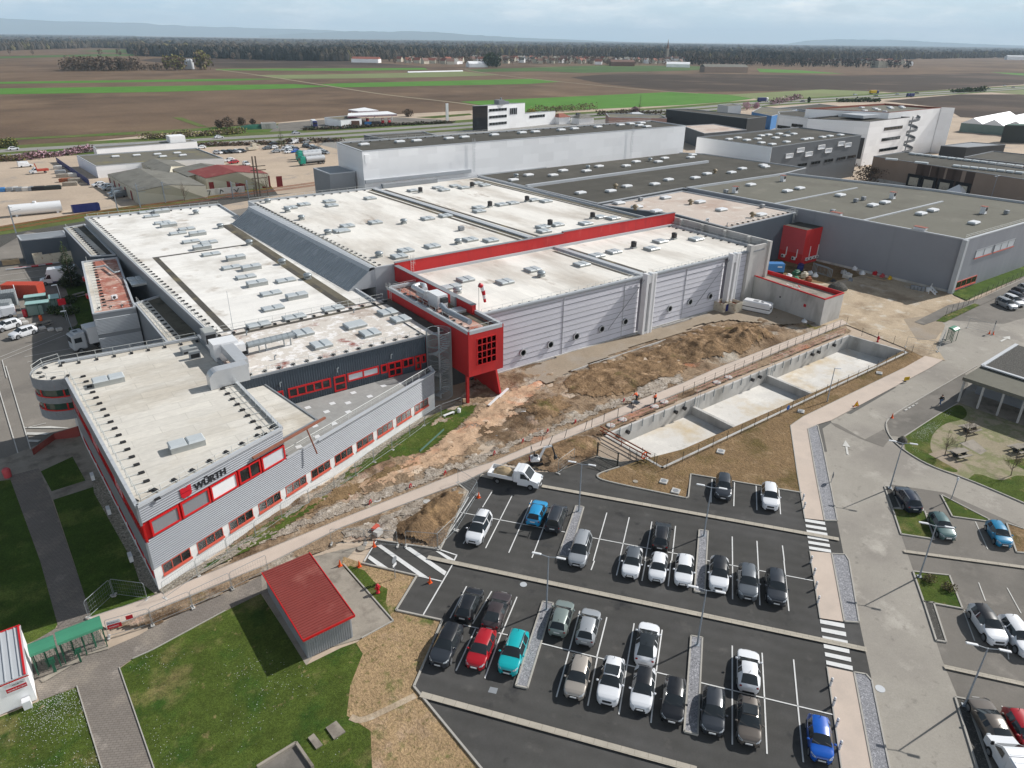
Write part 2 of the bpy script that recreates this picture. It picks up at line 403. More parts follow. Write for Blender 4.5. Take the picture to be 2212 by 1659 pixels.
M['hivis']=pm('hi-vis orange',S(246,100,40),.04,6,rough=.7,obj=True)
LV=[0.012]
ZB=[0.0]
def pA(name,m,poly,z=None,hole=None):
 """one flat sheet of the setting, each a few mm above the one before"""
 if z is None:
  LV[0]+=0.003;z=LV[0]
 elif z<.15:z+=ZB[0]
 poly=[Vector((p[0],p[1],z))for p in poly]
 b=MB()
 loops=[[Vector((p.x,p.y,0))for p in poly]]
 if hole:
  hl=[Vector((p[0],p[1],z))for p in hole]
  loops.append([Vector((p.x,p.y,0))for p in hl]);poly=poly+hl
 tris=tessellate_polygon(loops)
 fs=[]
 for t in tris:
  a,c,d=(poly[i]for i in t)
  n=(c-a).cross(d-a)
  fs.append(tuple(t)if n.z>0 else tuple(reversed(t)))
 b.add(poly,fs)
 return sT(name,b,M[m])
def band(a,b,w,z):
 a,b=Vector(a),Vector(b);a.z=b.z=z
 d=(b-a).normalized();s=Vector((-d.y,d.x,0))*(w/2)
 return[a-s,b-s,b+s,a+s]
def tL(name,m,ps,w,z=None):
 """a band of constant width along a line of points"""
 if z is None:
  LV[0]+=0.003;z=LV[0]
 elif z<.15:z+=ZB[0]
 mb=MB();L_,R_=[],[]
 for i,p in enumerate(ps):
  p=Vector((p[0],p[1],0))
  d0=(p-Vector((ps[i-1][0],ps[i-1][1],0))).normalized()if i>0 else None
  d1=(Vector((ps[i+1][0],ps[i+1][1],0))-p).normalized()if i<len(ps)-1 else None
  d=((d0 or d1)+(d1 or d0)).normalized()
  s=Vector((-d.y,d.x,0))*(w/2)
  L_.append((p.x+s.x,p.y+s.y,z));R_.append((p.x-s.x,p.y-s.y,z))
 n=len(ps)
 mb.add(R_+L_,[(i,i+1,n+i+1,n+i)for i in range(n-1)])
 return sT(name,mb,M[m])
def sL(ps,k=3):
 """Chaikin rounding of an open line"""
 for _ in range(k):
  q=[ps[0]]
  for i in range(len(ps)-1):
   a,b=Vector(ps[i]),Vector(ps[i+1])
   q+=[a*.75+b*.25,a*.25+b*.75]
  q.append(ps[-1]);ps=q
 return ps
def kerb(ps,w=0.16,h=0.12,m='kerb',name='kerb'):
 mb=MB()
 n=len(ps)
 for i in range(n-1):
  a,b=Vector((ps[i][0],ps[i][1],0)),Vector((ps[i+1][0],ps[i+1][1],0))
  if(b-a).length<.02:continue
  d=(b-a).normalized()
  mb.bar(a-d*0.02+Vector((0,0,ZB[0]+h/2-.02)),b+Vector((0,0,ZB[0]+h/2-.02)),w,h+.04)
 return sT(name,mb,M[m])
A=lambda*l:[at(p)for p in l]
BASIN=[(58.6,48.1),(120.1,49.3),(119.0,59.6),(58.3,58.4)]
BD=2.3
pA('ground','soil',[(-40000,-40000),(40000,-40000),(40000,40000),(-40000,40000)],0.0,BASIN)
FZ=lambda r,c,l,z:pts(r,c,l,z)
pA('field','crop',[at(p)for p in[Z(0,0,-900,612),Z(0,0,-900,578),Z(0,0,0,574),Z(0,0,1000,559),Z(0,0,1900,545),Z(0,0,2140,560),Z(0,0,1900,573),Z(0,0,1000,597),Z(0,0,0,612)]],.10)
pA('field','crop',[at(p)for p in[Z(0,0,-900,548),Z(0,0,0,531),Z(0,0,1500,511),Z(0,0,1820,511),Z(0,0,1500,525),Z(0,0,0,544)]],.10)
pA('field','crop',[at(p)for p in[Z(0,0,2050,547),Z(0,1,0,540),Z(0,1,1250,511),Z(0,1,1430,530),Z(0,1,1200,545),Z(0,1,0,567),Z(0,0,2212,566)]],.11)
pA('field','crop',[at(p)for p in[Z(0,1,770,660),Z(0,1,2130,597),Z(0,2,0,600),Z(0,2,300,615),Z(0,2,460,640),Z(0,2,300,660),Z(0,2,0,681),Z(0,1,1700,705),Z(0,1,1200,728),Z(0,1,950,690)]],.11)
pA('field','meadow',[at(p)for p in[Z(0,0,1650,488),Z(0,0,2212,481),Z(0,1,400,474),Z(0,1,790,463),Z(0,1,1020,487),Z(0,1,600,500),Z(0,1,0,509),Z(0,0,1820,511)]],.10)
pA('field','crop_dull',[at(p)for p in[Z(0,1,800,452),Z(0,1,1300,436),Z(0,1,1700,424),Z(0,1,2212,428),Z(0,2,300,434),Z(0,2,300,444),Z(0,1,2212,458),Z(0,1,1560,472),Z(0,1,1300,462),Z(0,1,900,466)]],.10)
pA('field','crop',[at(p)for p in[Z(0,2,480,445),Z(0,2,760,456),Z(0,2,1050,478),Z(0,2,780,474),Z(0,2,500,468)]],.12)
pA('field','crop',[at(p)for p in[Z(0,1,100,442),Z(0,1,540,440),Z(0,1,560,452),Z(0,1,0,459),Z(0,0,2100,458),Z(0,0,1400,456),Z(0,0,1400,448)]],.10)
pA('field','soil_dark',[at(p)for p in[Z(0,1,1480,500),Z(0,1,1800,476),Z(0,2,0,478),Z(0,2,1100,490),Z(0,2,2212,470),Z(0,2,2212,548),Z(0,2,1400,600),Z(0,2,700,588),Z(0,2,0,598),Z(0,1,2130,592),Z(0,1,1700,545)]],.11)
pA('field','meadow',[at(p)for p in[Z(0,2,290,614),Z(0,2,900,580),Z(0,2,1330,596),Z(0,2,900,640),Z(0,2,500,655),Z(0,2,470,640)]],.12)
pA('field','soil_dark',[at(p)for p in[Z(0,2,1300,655),Z(0,2,1800,612),Z(0,2,2212,612),Z(0,2,2500,640),Z(0,2,2500,800),Z(0,2,1800,760),Z(0,2,1700,700)]],.10)
pA('field','meadow',[at(p)for p in[Z(0,2,2000,600),Z(0,2,2212,582),Z(0,2,2500,575),Z(0,2,2500,612),Z(0,2,2212,614)]],.11)
pA('field','soil_dark',[at(p)for p in[Z(0,0,900,392),Z(0,0,1000,378),Z(0,0,2212,392),Z(0,1,500,428),Z(0,1,560,438),Z(0,0,2212,440),Z(0,0,1400,440),Z(0,0,1100,412)]],.09)
pA('field','crop_dull',[at(p)for p in[Z(0,0,-600,376),Z(0,0,0,366),Z(0,0,600,352),Z(0,0,900,350),Z(0,0,900,362),Z(0,0,300,372),Z(0,0,-600,392)]],.09)
pA('field','crop_dull',[at(p)for p in[Z(0,0,500,330),Z(0,0,900,318),Z(0,0,900,345),Z(0,0,700,340)]],.09)
pA('field','crop',[at(p)for p in[Z(0,2,1990,468),Z(0,2,2212,476),Z(0,2,2212,490),Z(0,2,2100,480)]],.12)
pA('field','verge',[at(p)for p in[Z(0,0,1115,762),Z(0,0,1180,762),Z(0,0,1345,822),Z(0,0,1290,822)]],.10)
pA('field','verge',[at(p)for p in[Z(0,0,-300,925),Z(0,0,0,902),Z(0,0,1290,832),Z(0,0,1400,822),Z(0,0,1420,835),Z(0,0,1200,858),Z(0,0,0,912),Z(0,0,-300,935)]],.10)
fw=MB()
for k in range(14):
 t=k/14.0
 a=at(Z(0,1,430+355*t,471-8*t));b=at(Z(0,1,430+355*(t+.072),471-8*(t+.072)))
 fw.tube(a+Vector((0,0,.2)),b+Vector((0,0,.2)),1.6,None,8)
tag(fw.build('field_cover',M['white']),'long white sheet laid across the pale green field before the village','field cover')
tL('farm_track','track',sL([at(p)for p in[Z(0,0,1398,450),Z(0,0,1700,490),Z(0,0,2212,571),Z(0,1,300,618),Z(0,1,700,660),Z(0,1,930,692)]],2),4.5,.16)
tL('farm_track','track',sL([at(p)for p in[Z(0,1,800,452),Z(0,1,1010,487),Z(0,1,1500,540),Z(0,1,2130,596),Z(0,2,100,606)]],2),4.0,.17)
tL('farm_track','track',[at(p)for p in[Z(0,1,1010,487),Z(0,1,1580,474),Z(0,1,1980,470)]],4.0,.165)
tL('farm_track','track',[at(p)for p in[Z(0,0,-300,338),Z(0,0,0,328),Z(0,0,110,330)]],7,.17)
hw=[Z(0,0,-500,1035),Z(0,0,0,985),Z(0,0,600,952),Z(0,0,1270,914),Z(0,0,2212,862),Z(0,1,850,805),Z(0,1,1200,772),Z(0,1,2212,712),Z(0,2,460,668),Z(0,2,900,645),Z(0,2,1350,617),Z(0,2,1750,594),Z(0,2,2212,566),Z(0,2,2900,530)]
hwp=sL([at(p)for p in hw],2)
off=lambda ps,d:[Vector((p.x,p.y,0))+Vector((-(ps[min(i+1,len(ps)-1)]-ps[max(i-1,0)]).normalized().y,(ps[min(i+1,len(ps)-1)]-ps[max(i-1,0)]).normalized().x,0))*d for i,p in enumerate(ps)]
tL('verge','verge',off(hwp,-2),46,.14)
tL('highway','highway',off(hwp,3),10,.2)
tL('highway','highway',off(hwp,-14),9,.2)
for d in(-1.6,7.6):tL('road_marking','paint_worn',off(hwp,d),.25,.206)
pA('industrial_ground','sand_lot',A((-420,330),(60,318),(700,255),(1475,215),(2600,160),(3000,470),(2600,700),(2600,1750),(-500,1750),(-700,1100)),None,BASIN)
pA('railway_grass','verge',A((-200,520),(0,490),(180,460),(600,398),(700,385),(700,400),(300,470),(0,515),(-200,560)))
pA('railway_bed','gravel_dark',A((-200,545),(0,508),(181,478),(500,420),(660,398),(660,412),(500,440),(200,500),(0,545),(-200,590)))
pA('yard','yard',A((-200,575),(0,535),(60,500),(150,515),(700,420),(700,900),(60,1010),(-300,1040)))
pA('service_road','highway',A((640,320),(737,300),(1475,238),(1475,300),(737,345),(640,350)))
pA('petrol_forecourt','asphalt_mid',A(Z(0,0,1700,870),Z(0,0,1800,800),Z(0,0,2050,780),Z(0,0,2212,770),Z(0,1,350,760),Z(0,1,640,775),Z(0,1,780,800),Z(0,1,780,830),Z(0,1,0,835)))
pA('verge','verge',A(Z(0,0,1280,840),Z(0,0,1560,815),Z(0,0,1760,800),Z(0,0,1810,800),Z(0,0,1740,860),Z(0,0,1680,880),Z(0,0,1400,890)))
pA('verge','grass',A(Z(0,1,480,760),Z(0,1,830,735),Z(0,1,850,745),Z(0,1,600,768)))
pA('lorry_park','sand_lot',A((480,325),(560,300),(640,300),(760,330),(700,410),(600,420),(560,370)))
pA('lawn','grass_dense',[at(p)for p in[Z(2,0,-400,760),Z(2,0,90,705),Z(3,0,262,0),Z(3,0,375,405),Z(3,0,345,460),Z(3,0,150,545),Z(3,0,-400,600)]])
pA('forecourt','slab',[at(p)for p in[Z(2,0,-300,640),Z(2,0,40,570),Z(2,0,210,500),Z(2,0,500,400),Z(2,0,680,700),Z(2,0,640,760),Z(2,0,335,850),Z(2,0,90,710),Z(2,0,-300,760)]])
pA('path','pavers',[at(p)for p in[Z(2,0,60,690),Z(2,0,250,640),Z(2,0,340,850),Z(2,0,475,1244),Z(3,0,590,330),Z(3,0,600,380),Z(3,0,380,430),Z(3,0,262,0)]])
pA('lawn','grass_dense',[at(p)for p in[Z(2,0,265,660),Z(2,0,470,565),Z(2,0,555,720),Z(2,0,335,790)]])
pA('lawn','grass_dense',[at(p)for p in[Z(2,0,345,845),Z(2,0,640,750),Z(2,0,790,1000),Z(3,0,1000,120),Z(3,0,1000,215),Z(3,0,660,350),Z(3,0,600,380),Z(2,0,478,1244)]])
pA('pebble_strip','pebbles',[at(p)for p in[Z(2,0,600,700),Z(2,0,680,690),Z(3,0,1040,190),Z(3,0,1010,215),Z(3,0,905,130),Z(3,0,860,0),Z(2,0,610,800)]])
pA('paving','pavers',[at(p)for p in[Z(3,0,150,560),Z(3,0,370,430),Z(3,0,600,370),Z(3,0,700,565),Z(3,0,900,480),Z(3,0,1000,420),Z(3,0,1720,80),Z(3,0,1760,190),Z(3,0,1460,318),Z(3,0,990,572),Z(3,0,860,630),Z(3,0,775,690),Z(3,0,1030,1430),Z(3,0,690,1430),Z(3,0,500,810),Z(3,0,260,905),Z(3,0,200,700)]])
pA('lawn','grass',[at(p)for p in[Z(3,0,778,694),Z(3,0,862,634),Z(3,0,992,576),Z(3,0,1462,322),Z(3,0,1690,210),Z(3,0,1990,670),Z(3,1,0,560),Z(3,1,100,525),Z(3,1,160,600),Z(3,1,80,800),Z(3,1,60,1000),Z(3,1,200,1100),Z(3,1,215,1460),Z(3,0,1035,1460)]])
pA('lawn','grass',[at(p)for p in[Z(3,0,502,816),Z(3,0,695,1460),Z(3,0,-400,1460),Z(3,0,-400,1010),Z(3,0,0,1010),Z(3,0,250,908)]])
pA('shed_slab','slab',[at(p)for p in[Z(3,0,1690,40),Z(3,0,1760,0),Z(2,0,2050,1210),Z(2,1,0,1170),Z(2,1,110,1150),Z(3,1,0,20),Z(3,1,338,388),Z(3,1,132,500),Z(3,1,-160,585),Z(3,0,1985,675),Z(3,0,1700,215)]])
pA('dry_grass','straw',[at(p)for p in[Z(3,1,335,385),Z(3,1,355,322),Z(3,1,655,388),Z(3,1,470,818),Z(3,1,905,1345),Z(3,1,1000,1460),Z(3,1,205,1460),Z(3,1,190,1100),Z(3,1,35,1000),Z(3,1,60,800),Z(3,1,140,600),Z(3,1,95,530),Z(3,1,132,502)]])
pA('dry_grass','straw',[at(p)for p in[Z(3,1,0,22),Z(3,1,15,-30),Z(3,1,135,12),Z(3,1,490,95),Z(3,1,355,318),Z(3,1,338,380)]])
pA('lawn','grass',[at(p)for p in[Z(3,1,20,42),Z(3,1,60,30),Z(3,1,150,60),Z(3,1,220,140),Z(3,1,300,180),Z(3,1,290,260),Z(3,1,300,310),Z(3,1,325,365)]])
tL('trodden_path','dirt_light',sL([at(p)for p in[Z(3,1,60,1010),Z(3,1,130,1040),Z(3,1,300,960),Z(3,1,480,870)]],2),.55)
pA('road','asphalt_old',[at(p)for p in[Z(2,2,1500,-10),Z(1,2,1650,1150),Z(1,2,1640,1080),Z(1,2,1700,960),Z(1,2,1650,930),Z(1,2,2212,640),Z(1,2,2700,380),Z(1,2,3200,900),Z(3,2,3000,1600),Z(3,2,1365,1500),Z(3,2,1225,775),Z(3,2,1145,402),Z(2,2,1050,1244),Z(2,2,1000,985),Z(2,2,800,360)]])
cp=[Z(3,1,355,320),Z(3,1,490,97),Z(3,1,135,15),Z(2,1,160,1244),Z(2,1,228,1108),Z(2,1,640,1172),Z(2,1,822,797),Z(2,1,748,737),Z(2,1,960,655),Z(2,1,1385,668),Z(2,1,1650,567),Z(2,1,1800,600),Z(2,1,1950,585),Z(2,1,1800,640),Z(2,1,1665,680),Z(2,1,1655,705),Z(2,1,1715,730),Z(2,1,2212,832),Z(2,2,20,838),Z(2,2,52,682),Z(2,2,770,803),Z(2,2,790,970),Z(2,2,1000,985),Z(2,2,1050,1244),Z(3,2,1060,0),Z(3,2,1145,400),Z(3,2,1225,780),Z(3,2,1350,1500),Z(3,1,1000,1460),Z(3,1,470,815),Z(3,1,655,387)]
pA('car_park','asphalt',[at(p)for p in cp])
ZB[0]=GZ=LV[0]
pA('parking_bays','asphalt_mid',[at(p)for p in[Z(2,2,1340,745),Z(2,2,1700,800),Z(2,2,2212,1030),Z(2,2,2700,1250),Z(3,2,2700,1600),Z(3,2,2010,1500),Z(3,2,1830,1000),Z(3,2,1680,640),Z(3,2,1540,200),Z(2,2,1420,1090)]])
pA('parking_bays','asphalt_mid',[at(p)for p in[Z(1,2,1640,920),Z(1,2,1900,810),Z(1,2,2400,560),Z(1,2,2600,800),Z(1,2,2080,950)]])
pA('road_patch','asphalt_patch',[at(p)for p in[Z(2,2,870,365),Z(2,2,955,330),Z(2,2,965,345),Z(2,2,905,385),Z(2,2,935,535),Z(2,2,905,535)]])
pA('road_patch','asphalt_patch',[at(p)for p in[Z(2,2,1060,285),Z(2,2,1345,115),Z(2,2,1385,117),Z(2,2,1090,290)]])
pA('road_patch','asphalt_mid',[at(p)for p in[Z(2,2,955,345),Z(2,2,1000,355),Z(2,2,1180,455),Z(2,2,1300,390),Z(2,2,1350,440),Z(2,2,1300,505),Z(2,2,1150,450),Z(2,2,990,372)]])
pA('pavement','asphalt_mid',[at(p)for p in[Z(2,2,1320,330),Z(2,2,1500,220),Z(2,2,1700,90),Z(2,2,1830,30),Z(2,2,1850,100),Z(2,2,1790,215),Z(2,2,1425,440),Z(2,2,1345,430)]])
pA('picnic_ground','picnic',[at(p)for p in[Z(2,2,1428,448),Z(2,2,1665,288),Z(2,2,1790,215),Z(2,2,2212,340),Z(2,2,2700,480),Z(2,2,2700,1100),Z(2,2,2212,872),Z(2,2,1850,715),Z(2,2,1600,630),Z(2,2,1440,535)]])
pA('lawn','grass',[at(p)for p in sL([Vector(p)for p in[Z(2,2,1430,446),Z(2,2,1665,288),Z(2,2,1790,217),Z(2,2,1850,280),Z(2,2,1820,330),Z(2,2,1690,350),Z(2,2,1600,440),Z(2,2,1610,560),Z(2,2,1790,650),Z(2,2,1768,678),Z(2,2,1600,622),Z(2,2,1445,530)]],2)])
pA('lawn','grass',[at(p)for p in sL([Vector(p)for p in[Z(2,2,1850,712),Z(2,2,1900,670),Z(2,2,2060,730),Z(2,2,2150,690),Z(2,2,2212,690),Z(2,2,2500,760),Z(2,2,2500,980),Z(2,2,2212,862)]],1)])
pA('lawn','grass',[at(p)for p in[Z(2,2,2080,590),Z(2,2,2212,580),Z(2,2,2400,620),Z(2,2,2400,700),Z(2,2,2212,650)]])
pA('bark_bed','roadway_brown',[at(p)for p in[Z(2,2,1590,550),Z(2,2,1690,520),Z(2,2,1815,620),Z(2,2,1780,655)]])
pA('bark_bed','slab',[at(p)for p in[Z(2,2,1790,480),Z(2,2,1880,455),Z(2,2,1970,530),Z(2,2,1930,555)]])
isl=[('lawn','grass',[Z(2,2,1357,905),Z(2,2,1565,922),Z(2,2,1628,1105),Z(2,2,1412,1072)]),('gravel_bed','gravel_dark',[Z(2,2,1305,762),Z(2,2,1345,765),Z(2,2,1410,900),Z(2,2,1357,905)]),('lawn','grass',[Z(2,2,1670,815),Z(2,2,1985,978),Z(2,2,1975,990),Z(2,2,1745,958)]),('lawn','grass',[Z(3,2,1490,70),Z(3,2,1725,95),Z(3,2,1810,312),Z(3,2,1558,265)]),('gravel_bed','gravel_dark',[Z(3,2,1560,268),Z(3,2,1622,272),Z(3,2,1705,528),Z(3,2,1640,518)]),('gravel_bed','gravel_dark',[Z(3,2,1762,885),Z(3,2,1835,900),Z(3,2,2010,1400),Z(3,2,1920,1400)]),('gravel_bed','dirt_brown',[Z(2,2,2095,1000),Z(2,2,2300,1070),Z(2,2,2300,1200),Z(2,2,2160,1190)])]
for n_,m_,p_ in isl:
 q=[at(p)for p in p_]
 pA(n_,m_,q,.07)
 kerb(q+q[:1],.15,.13)
kerb(sL([at(p)for p in[Z(2,2,1905,-20),Z(2,2,1480,225),Z(2,2,1325,320),Z(2,2,1312,380),Z(2,2,1350,455),Z(2,2,1440,535),Z(2,2,1600,630),Z(2,2,1850,717),Z(2,2,2212,872),Z(2,2,2600,1040)]],2),.16,.13)
kerb([at(p)for p in[Z(2,2,1425,442),Z(2,2,1665,288),Z(2,2,1790,215)]],.12,.06)
pu=[Z(3,0,560,378),Z(3,0,660,345),Z(3,0,960,246),Z(2,0,2212,975),Z(2,1,760,675),Z(2,1,970,608),Z(2,1,1900,215),Z(2,1,2212,93),Z(1,2,240,1232),Z(1,2,600,1092),Z(1,2,1030,925)]
pl=[Z(1,2,1068,948),Z(1,2,620,1130),Z(1,2,300,1268),Z(2,1,2212,145),Z(2,1,960,652),Z(2,1,800,732),Z(2,1,0,1030),Z(3,0,1730,25),Z(3,0,1000,325),Z(3,0,690,440)]
pA('path','path_pink',[at(p)for p in pu+pl],.11)
kerb([at(p)for p in pl],.08,.11,'concrete','path_edge');kerb([at(p)for p in pu],.08,.11,'concrete','path_edge')
p2l=[Z(1,2,1570,1160),Z(2,2,1430,-5),Z(2,2,780,310),Z(2,2,697,368),Z(2,2,740,670),Z(2,2,790,970)]
p2r=[Z(2,2,915,985),Z(2,2,862,680),Z(2,2,812,392),Z(2,2,870,362),Z(2,2,960,335),Z(2,2,1590,0),Z(1,2,1685,1187)]
pA('path','path_pink',[at(p)for p in p2l+p2r],.09)
pA('path','path_pink',[at(p)for p in[Z(2,2,822,1183),Z(2,2,962,1197),Z(3,2,1037,397),Z(3,2,888,374)]],.09)
pA('path','path_pink',[at(p)for p in[Z(3,2,934,690),Z(3,2,1103,726),Z(3,2,1245,1480),Z(3,2,1045,1480)]],.09)
for l in([Z(2,2,790,970),Z(2,2,740,670),Z(2,2,697,368),Z(2,2,780,310),Z(2,2,1430,-5)],[Z(2,2,822,1183),Z(3,2,888,374)],[Z(3,2,934,690),Z(3,2,1045,1480)]):
 kerb([at(p)for p in l],.1,.10,'kerb','path_edge')
for l in([Z(2,2,810,390),Z(2,2,872,364),Z(2,2,905,500),Z(2,2,965,800),Z(2,2,1000,985),Z(2,2,918,985),Z(2,2,860,680)],[Z(2,2,964,1200),Z(2,2,1050,1205),Z(3,2,1075,0),Z(3,2,1142,402),Z(3,2,1045,395)],[Z(3,2,1108,725),Z(3,2,1185,738),Z(3,2,1222,780),Z(3,2,1365,1480),Z(3,2,1250,1480)]):
 q=[at(p)for p in l]
 pA('gravel_bed','gravel',q,.08);kerb(q+q[:1],.13,.14)
pA('path','slab',[at(p)for p in[Z(3,0,260,770),Z(3,0,490,640),Z(3,0,690,540),Z(3,0,710,570),Z(3,0,560,612),Z(3,0,500,660),Z(3,0,280,790)]])
ws=LV[0]+.004
def stripe(a,b,w=.12,m='paint_white'):
 return band(at(a),at(b),w,ws)
lines=MB()
def ln(r,c,x0,y0,x1,y1,w=.11):lines.flat(stripe(Z(r,c,x0,y0),Z(r,c,x1,y1),w))
for a in((975,797,915,897),(870,1020,790,1133),(1107,820,935,1162),(1235,850,1085,1192),(1330,975,1235,1225),(1720,932,1632,1244),(1865,962,1800,1244),(2012,990,1967,1244),(2165,1018,2140,1244),(757,927,1460,1060),(1626,1094,2212,1206),(825,830,635,1157),(865,820,630,1165)):ln(2,1,*a)
for a in((190,713,182,866),(335,735,330,890),(475,757,480,915),(622,780,633,942),(320,1087,322,1244),(480,1115,487,1244),(645,1145,657,1244)):ln(2,2,*a)
for a in((1640,0,1618,60),(1805,0,1782,95),(1972,0,1947,130),(2135,0,2117,165),(975,197,850,410),(1138,234,1040,470),(812,165,705,372),(870,440,743,714),(1035,475,930,762),(790,415,1218,513),(1545,325,1478,575),(1720,366,1655,625),(1897,405,1850,680),(2078,447,2040,715),(1478,580,1393,884),(1658,628,1596,940),(1850,680,1798,996),(2040,718,2005,1052),(1295,535,2222,768)):ln(3,1,*a)
for a in((322,0,322,250),(487,0,499,288),(655,0,687,326),(320,550,320,838),(513,597,528,880),(717,640,745,945),(320,838,320,1193),(528,880,545,1252),(745,945,780,1306),(115,790,982,1000),(140,-5,850,130)):ln(3,2,*a)
ln(3,1,735,0,530,352,.13);ln(3,1,500,98,650,132,.13)
sT('road_marking',lines,M['paint_white'])
hatch=MB()
H5=lambda x,y:((1300+x*.27125)*.548611,(2080+y*.27125)*.548611)
for q in([(545,450),(575,405),(870,608),(715,575)],[(670,262),(742,252),(1420,725),(1280,700)],[(1070,292),(1160,285),(1690,645),(1660,700)],[(1530,345),(1600,355),(1795,465),(1770,510)]):
 hatch.flat([Vector((at(H5(*p)).x,at(H5(*p)).y,ws))for p in q])
hatch.flat(band(at(Z(2,1,640,1172)),at(Z(2,1,750,1208)),.15,ws));hatch.flat(band(at(Z(2,1,748,1208)),at(Z(2,1,730,1244)),.15,ws))
hatch.flat(band(at(Z(2,1,228,1115)),at(Z(2,1,150,1244)),.12,ws));hatch.flat(band(at(Z(3,1,135,18)),at(Z(3,1,488,97)),.12,ws))
sT('hatched_marking',hatch,M['paint_white'])
zeb=MB()
for k in range(6):
 t=k/5.0
 a=Vector(Z(2,2,790+26*t,972+178*t));b=Vector(Z(2,2,920+38*t,992+180*t))
 c=b+Vector(Z(2,2,923,1012))-Vector(Z(2,2,920,992));d=a+Vector(Z(2,2,793,990))-Vector(Z(2,2,790,972))
 zeb.flat([Vector((at(p).x,at(p).y,ws+.003))for p in(a,b,c,d)])
 a=Vector(Z(3,2,887+40*t,380+266*t));b=Vector(Z(3,2,1045+53*t,408+275*t))
 c=b+Vector((1,9.3));d=a+Vector((1,8.6))
 zeb.flat([Vector((at(p).x,at(p).y,ws+.003))for p in(a,b,c,d)])
sT('crossing_marking',zeb,M['paint_white'])
for a,b in((Z(2,1,1300,762),Z(2,2,1010,1108)),(Z(3,1,560,-20),Z(3,2,1190,580)),(Z(3,1,515,870),Z(3,1,2300,1360)),(Z(2,1,905,693),Z(2,1,985,712))):
 tL('drain_channel','strip',[at(a),at(b)],.55,ws+.004)
tL('drain_channel','strip',[at(p)for p in(Z(2,2,1430,1185),Z(2,2,2212,1290),Z(2,2,2600,1350))],.45,ws+.004)
tL('drain_channel','strip',[at(p)for p in(Z(3,2,1690,690),Z(3,2,2212,805),Z(3,2,2600,890))],.45,ws+.004)
wl=MB()
for a in((1355,870,1400,900),(1545,885,1575,945),(1570,935,1600,945),(1895,990,1975,1170)):wl.flat(band(at(Z(2,2,*a[:2])),at(Z(2,2,*a[2:])),.1,ws))
for a in((1820,320,1850,330),(2100,175,2190,340),(1915,140,1960,260),(1820,330,1890,520),(2080,375,2110,640),(1870,920,1985,1340),(2065,940,2212,1290)):wl.flat(band(at(Z(3,2,*a[:2])),at(Z(3,2,*a[2:])),.1,ws))
def arrow(tip,tail,w,m=None):
 a,b=at(tip),at(tail);d=(a-b);L_=d.length;d.normalize();s=Vector((-d.y,d.x,0));z=ws+.002
 f=lambda u,v:Vector(((b+d*u+s*v).x,(b+d*u+s*v).y,z))
 wl.flat([f(0,-.13*w),f(L_*.58,-.13*w),f(L_*.58,.13*w),f(0,.13*w)])
 wl.flat([f(L_*.56,-.5*w),f(L_,0),f(L_*.56,.5*w)])
arrow(Z(2,2,1053,463),Z(2,2,1068,555),.95)
arrow(Z(1,2,2120,1030),Z(1,2,2060,1065),1.4)
sT('road_marking',wl,M['paint_worn'])
yl=MB()
for a,b in((Z(2,0,-20,80),Z(2,0,118,545)),(Z(2,0,40,-20),Z(2,0,200,520)),(Z(1,0,15,1185),Z(1,0,45,1300)),(Z(1,0,15,1185),Z(1,0,470,1005)),(Z(1,0,-20,1175),Z(1,0,400,1005)),(Z(1,0,160,1165),Z(1,0,545,1095)),(Z(1,0,178,1200),Z(1,0,500,1130)),(Z(1,0,-20,640),Z(1,0,280,600)),(Z(1,0,-20,680),Z(1,0,290,640)),(Z(1,0,40,1040),Z(1,0,300,990)),(Z(1,0,110,1052),Z(1,0,290,1005)),(Z(2,0,175,380),Z(2,0,300,350))):
 yl.flat(band(at(a),at(b),.12,ws))
for q in([(165,378),(330,370),(480,385),(165,382)],[(175,410),(330,413),(300,428),(175,426)],[(185,458),(270,460),(245,474),(190,472)]):
 yl.flat([Vector((at(Z(2,0,*p)).x,at(Z(2,0,*p)).y,ws))for p in q])
sT('road_marking',yl,M['paint_worn'])
kerb([at(p)for p in(Z(3,1,1000,1460),Z(3,1,470,815),Z(3,1,655,386),Z(3,1,355,320),Z(3,1,490,97),Z(3,1,135,15))])
kerb([at(p)for p in(Z(2,1,228,1108),Z(2,1,640,1172),Z(2,1,822,797),Z(2,1,748,737))])
kerb(sL([at(p)for p in(Z(2,1,1650,568),Z(2,1,1800,600))],0))
kerb([at(p)for p in sL([Vector(p)for p in(Z(2,1,1800,636),Z(2,1,1670,675),Z(2,1,1650,700),Z(2,1,1715,730),Z(2,1,2212,832),Z(2,2,20,838))],2)]+[at(p)for p in(Z(2,2,36,832),Z(2,2,52,682),Z(2,2,770,803))])
kerb([at(p)for p in(Z(3,1,15,20),Z(3,1,338,388),Z(3,1,132,500))],.12,.08)
kerb([at(p)for p in(Z(3,0,775,690),Z(3,0,1030,1430))],.08,.05);kerb([at(p)for p in(Z(3,0,862,632),Z(3,0,992,574),Z(3,0,1462,320))],.08,.05)
kerb([at(p)for p in(Z(3,0,500,810),Z(3,0,690,1430))],.08,.05)
for l in([(2,1,1520,890),(2,1,1570,898),(2,1,1475,1225),(2,1,1405,1212)],[(3,1,1305,268),(3,1,1372,278),(3,1,1205,828),(3,1,1130,812)],[(2,2,106,1046),(2,2,163,1054),(3,2,140,210),(3,2,75,200)],[(3,2,53,490),(3,2,126,502),(3,2,95,1130),(3,2,8,1108)]):
 q=[at(Z(*p))for p in l]
 pA('gravel_island','gravel',q,.12);kerb(q+q[:1],.14,.16)
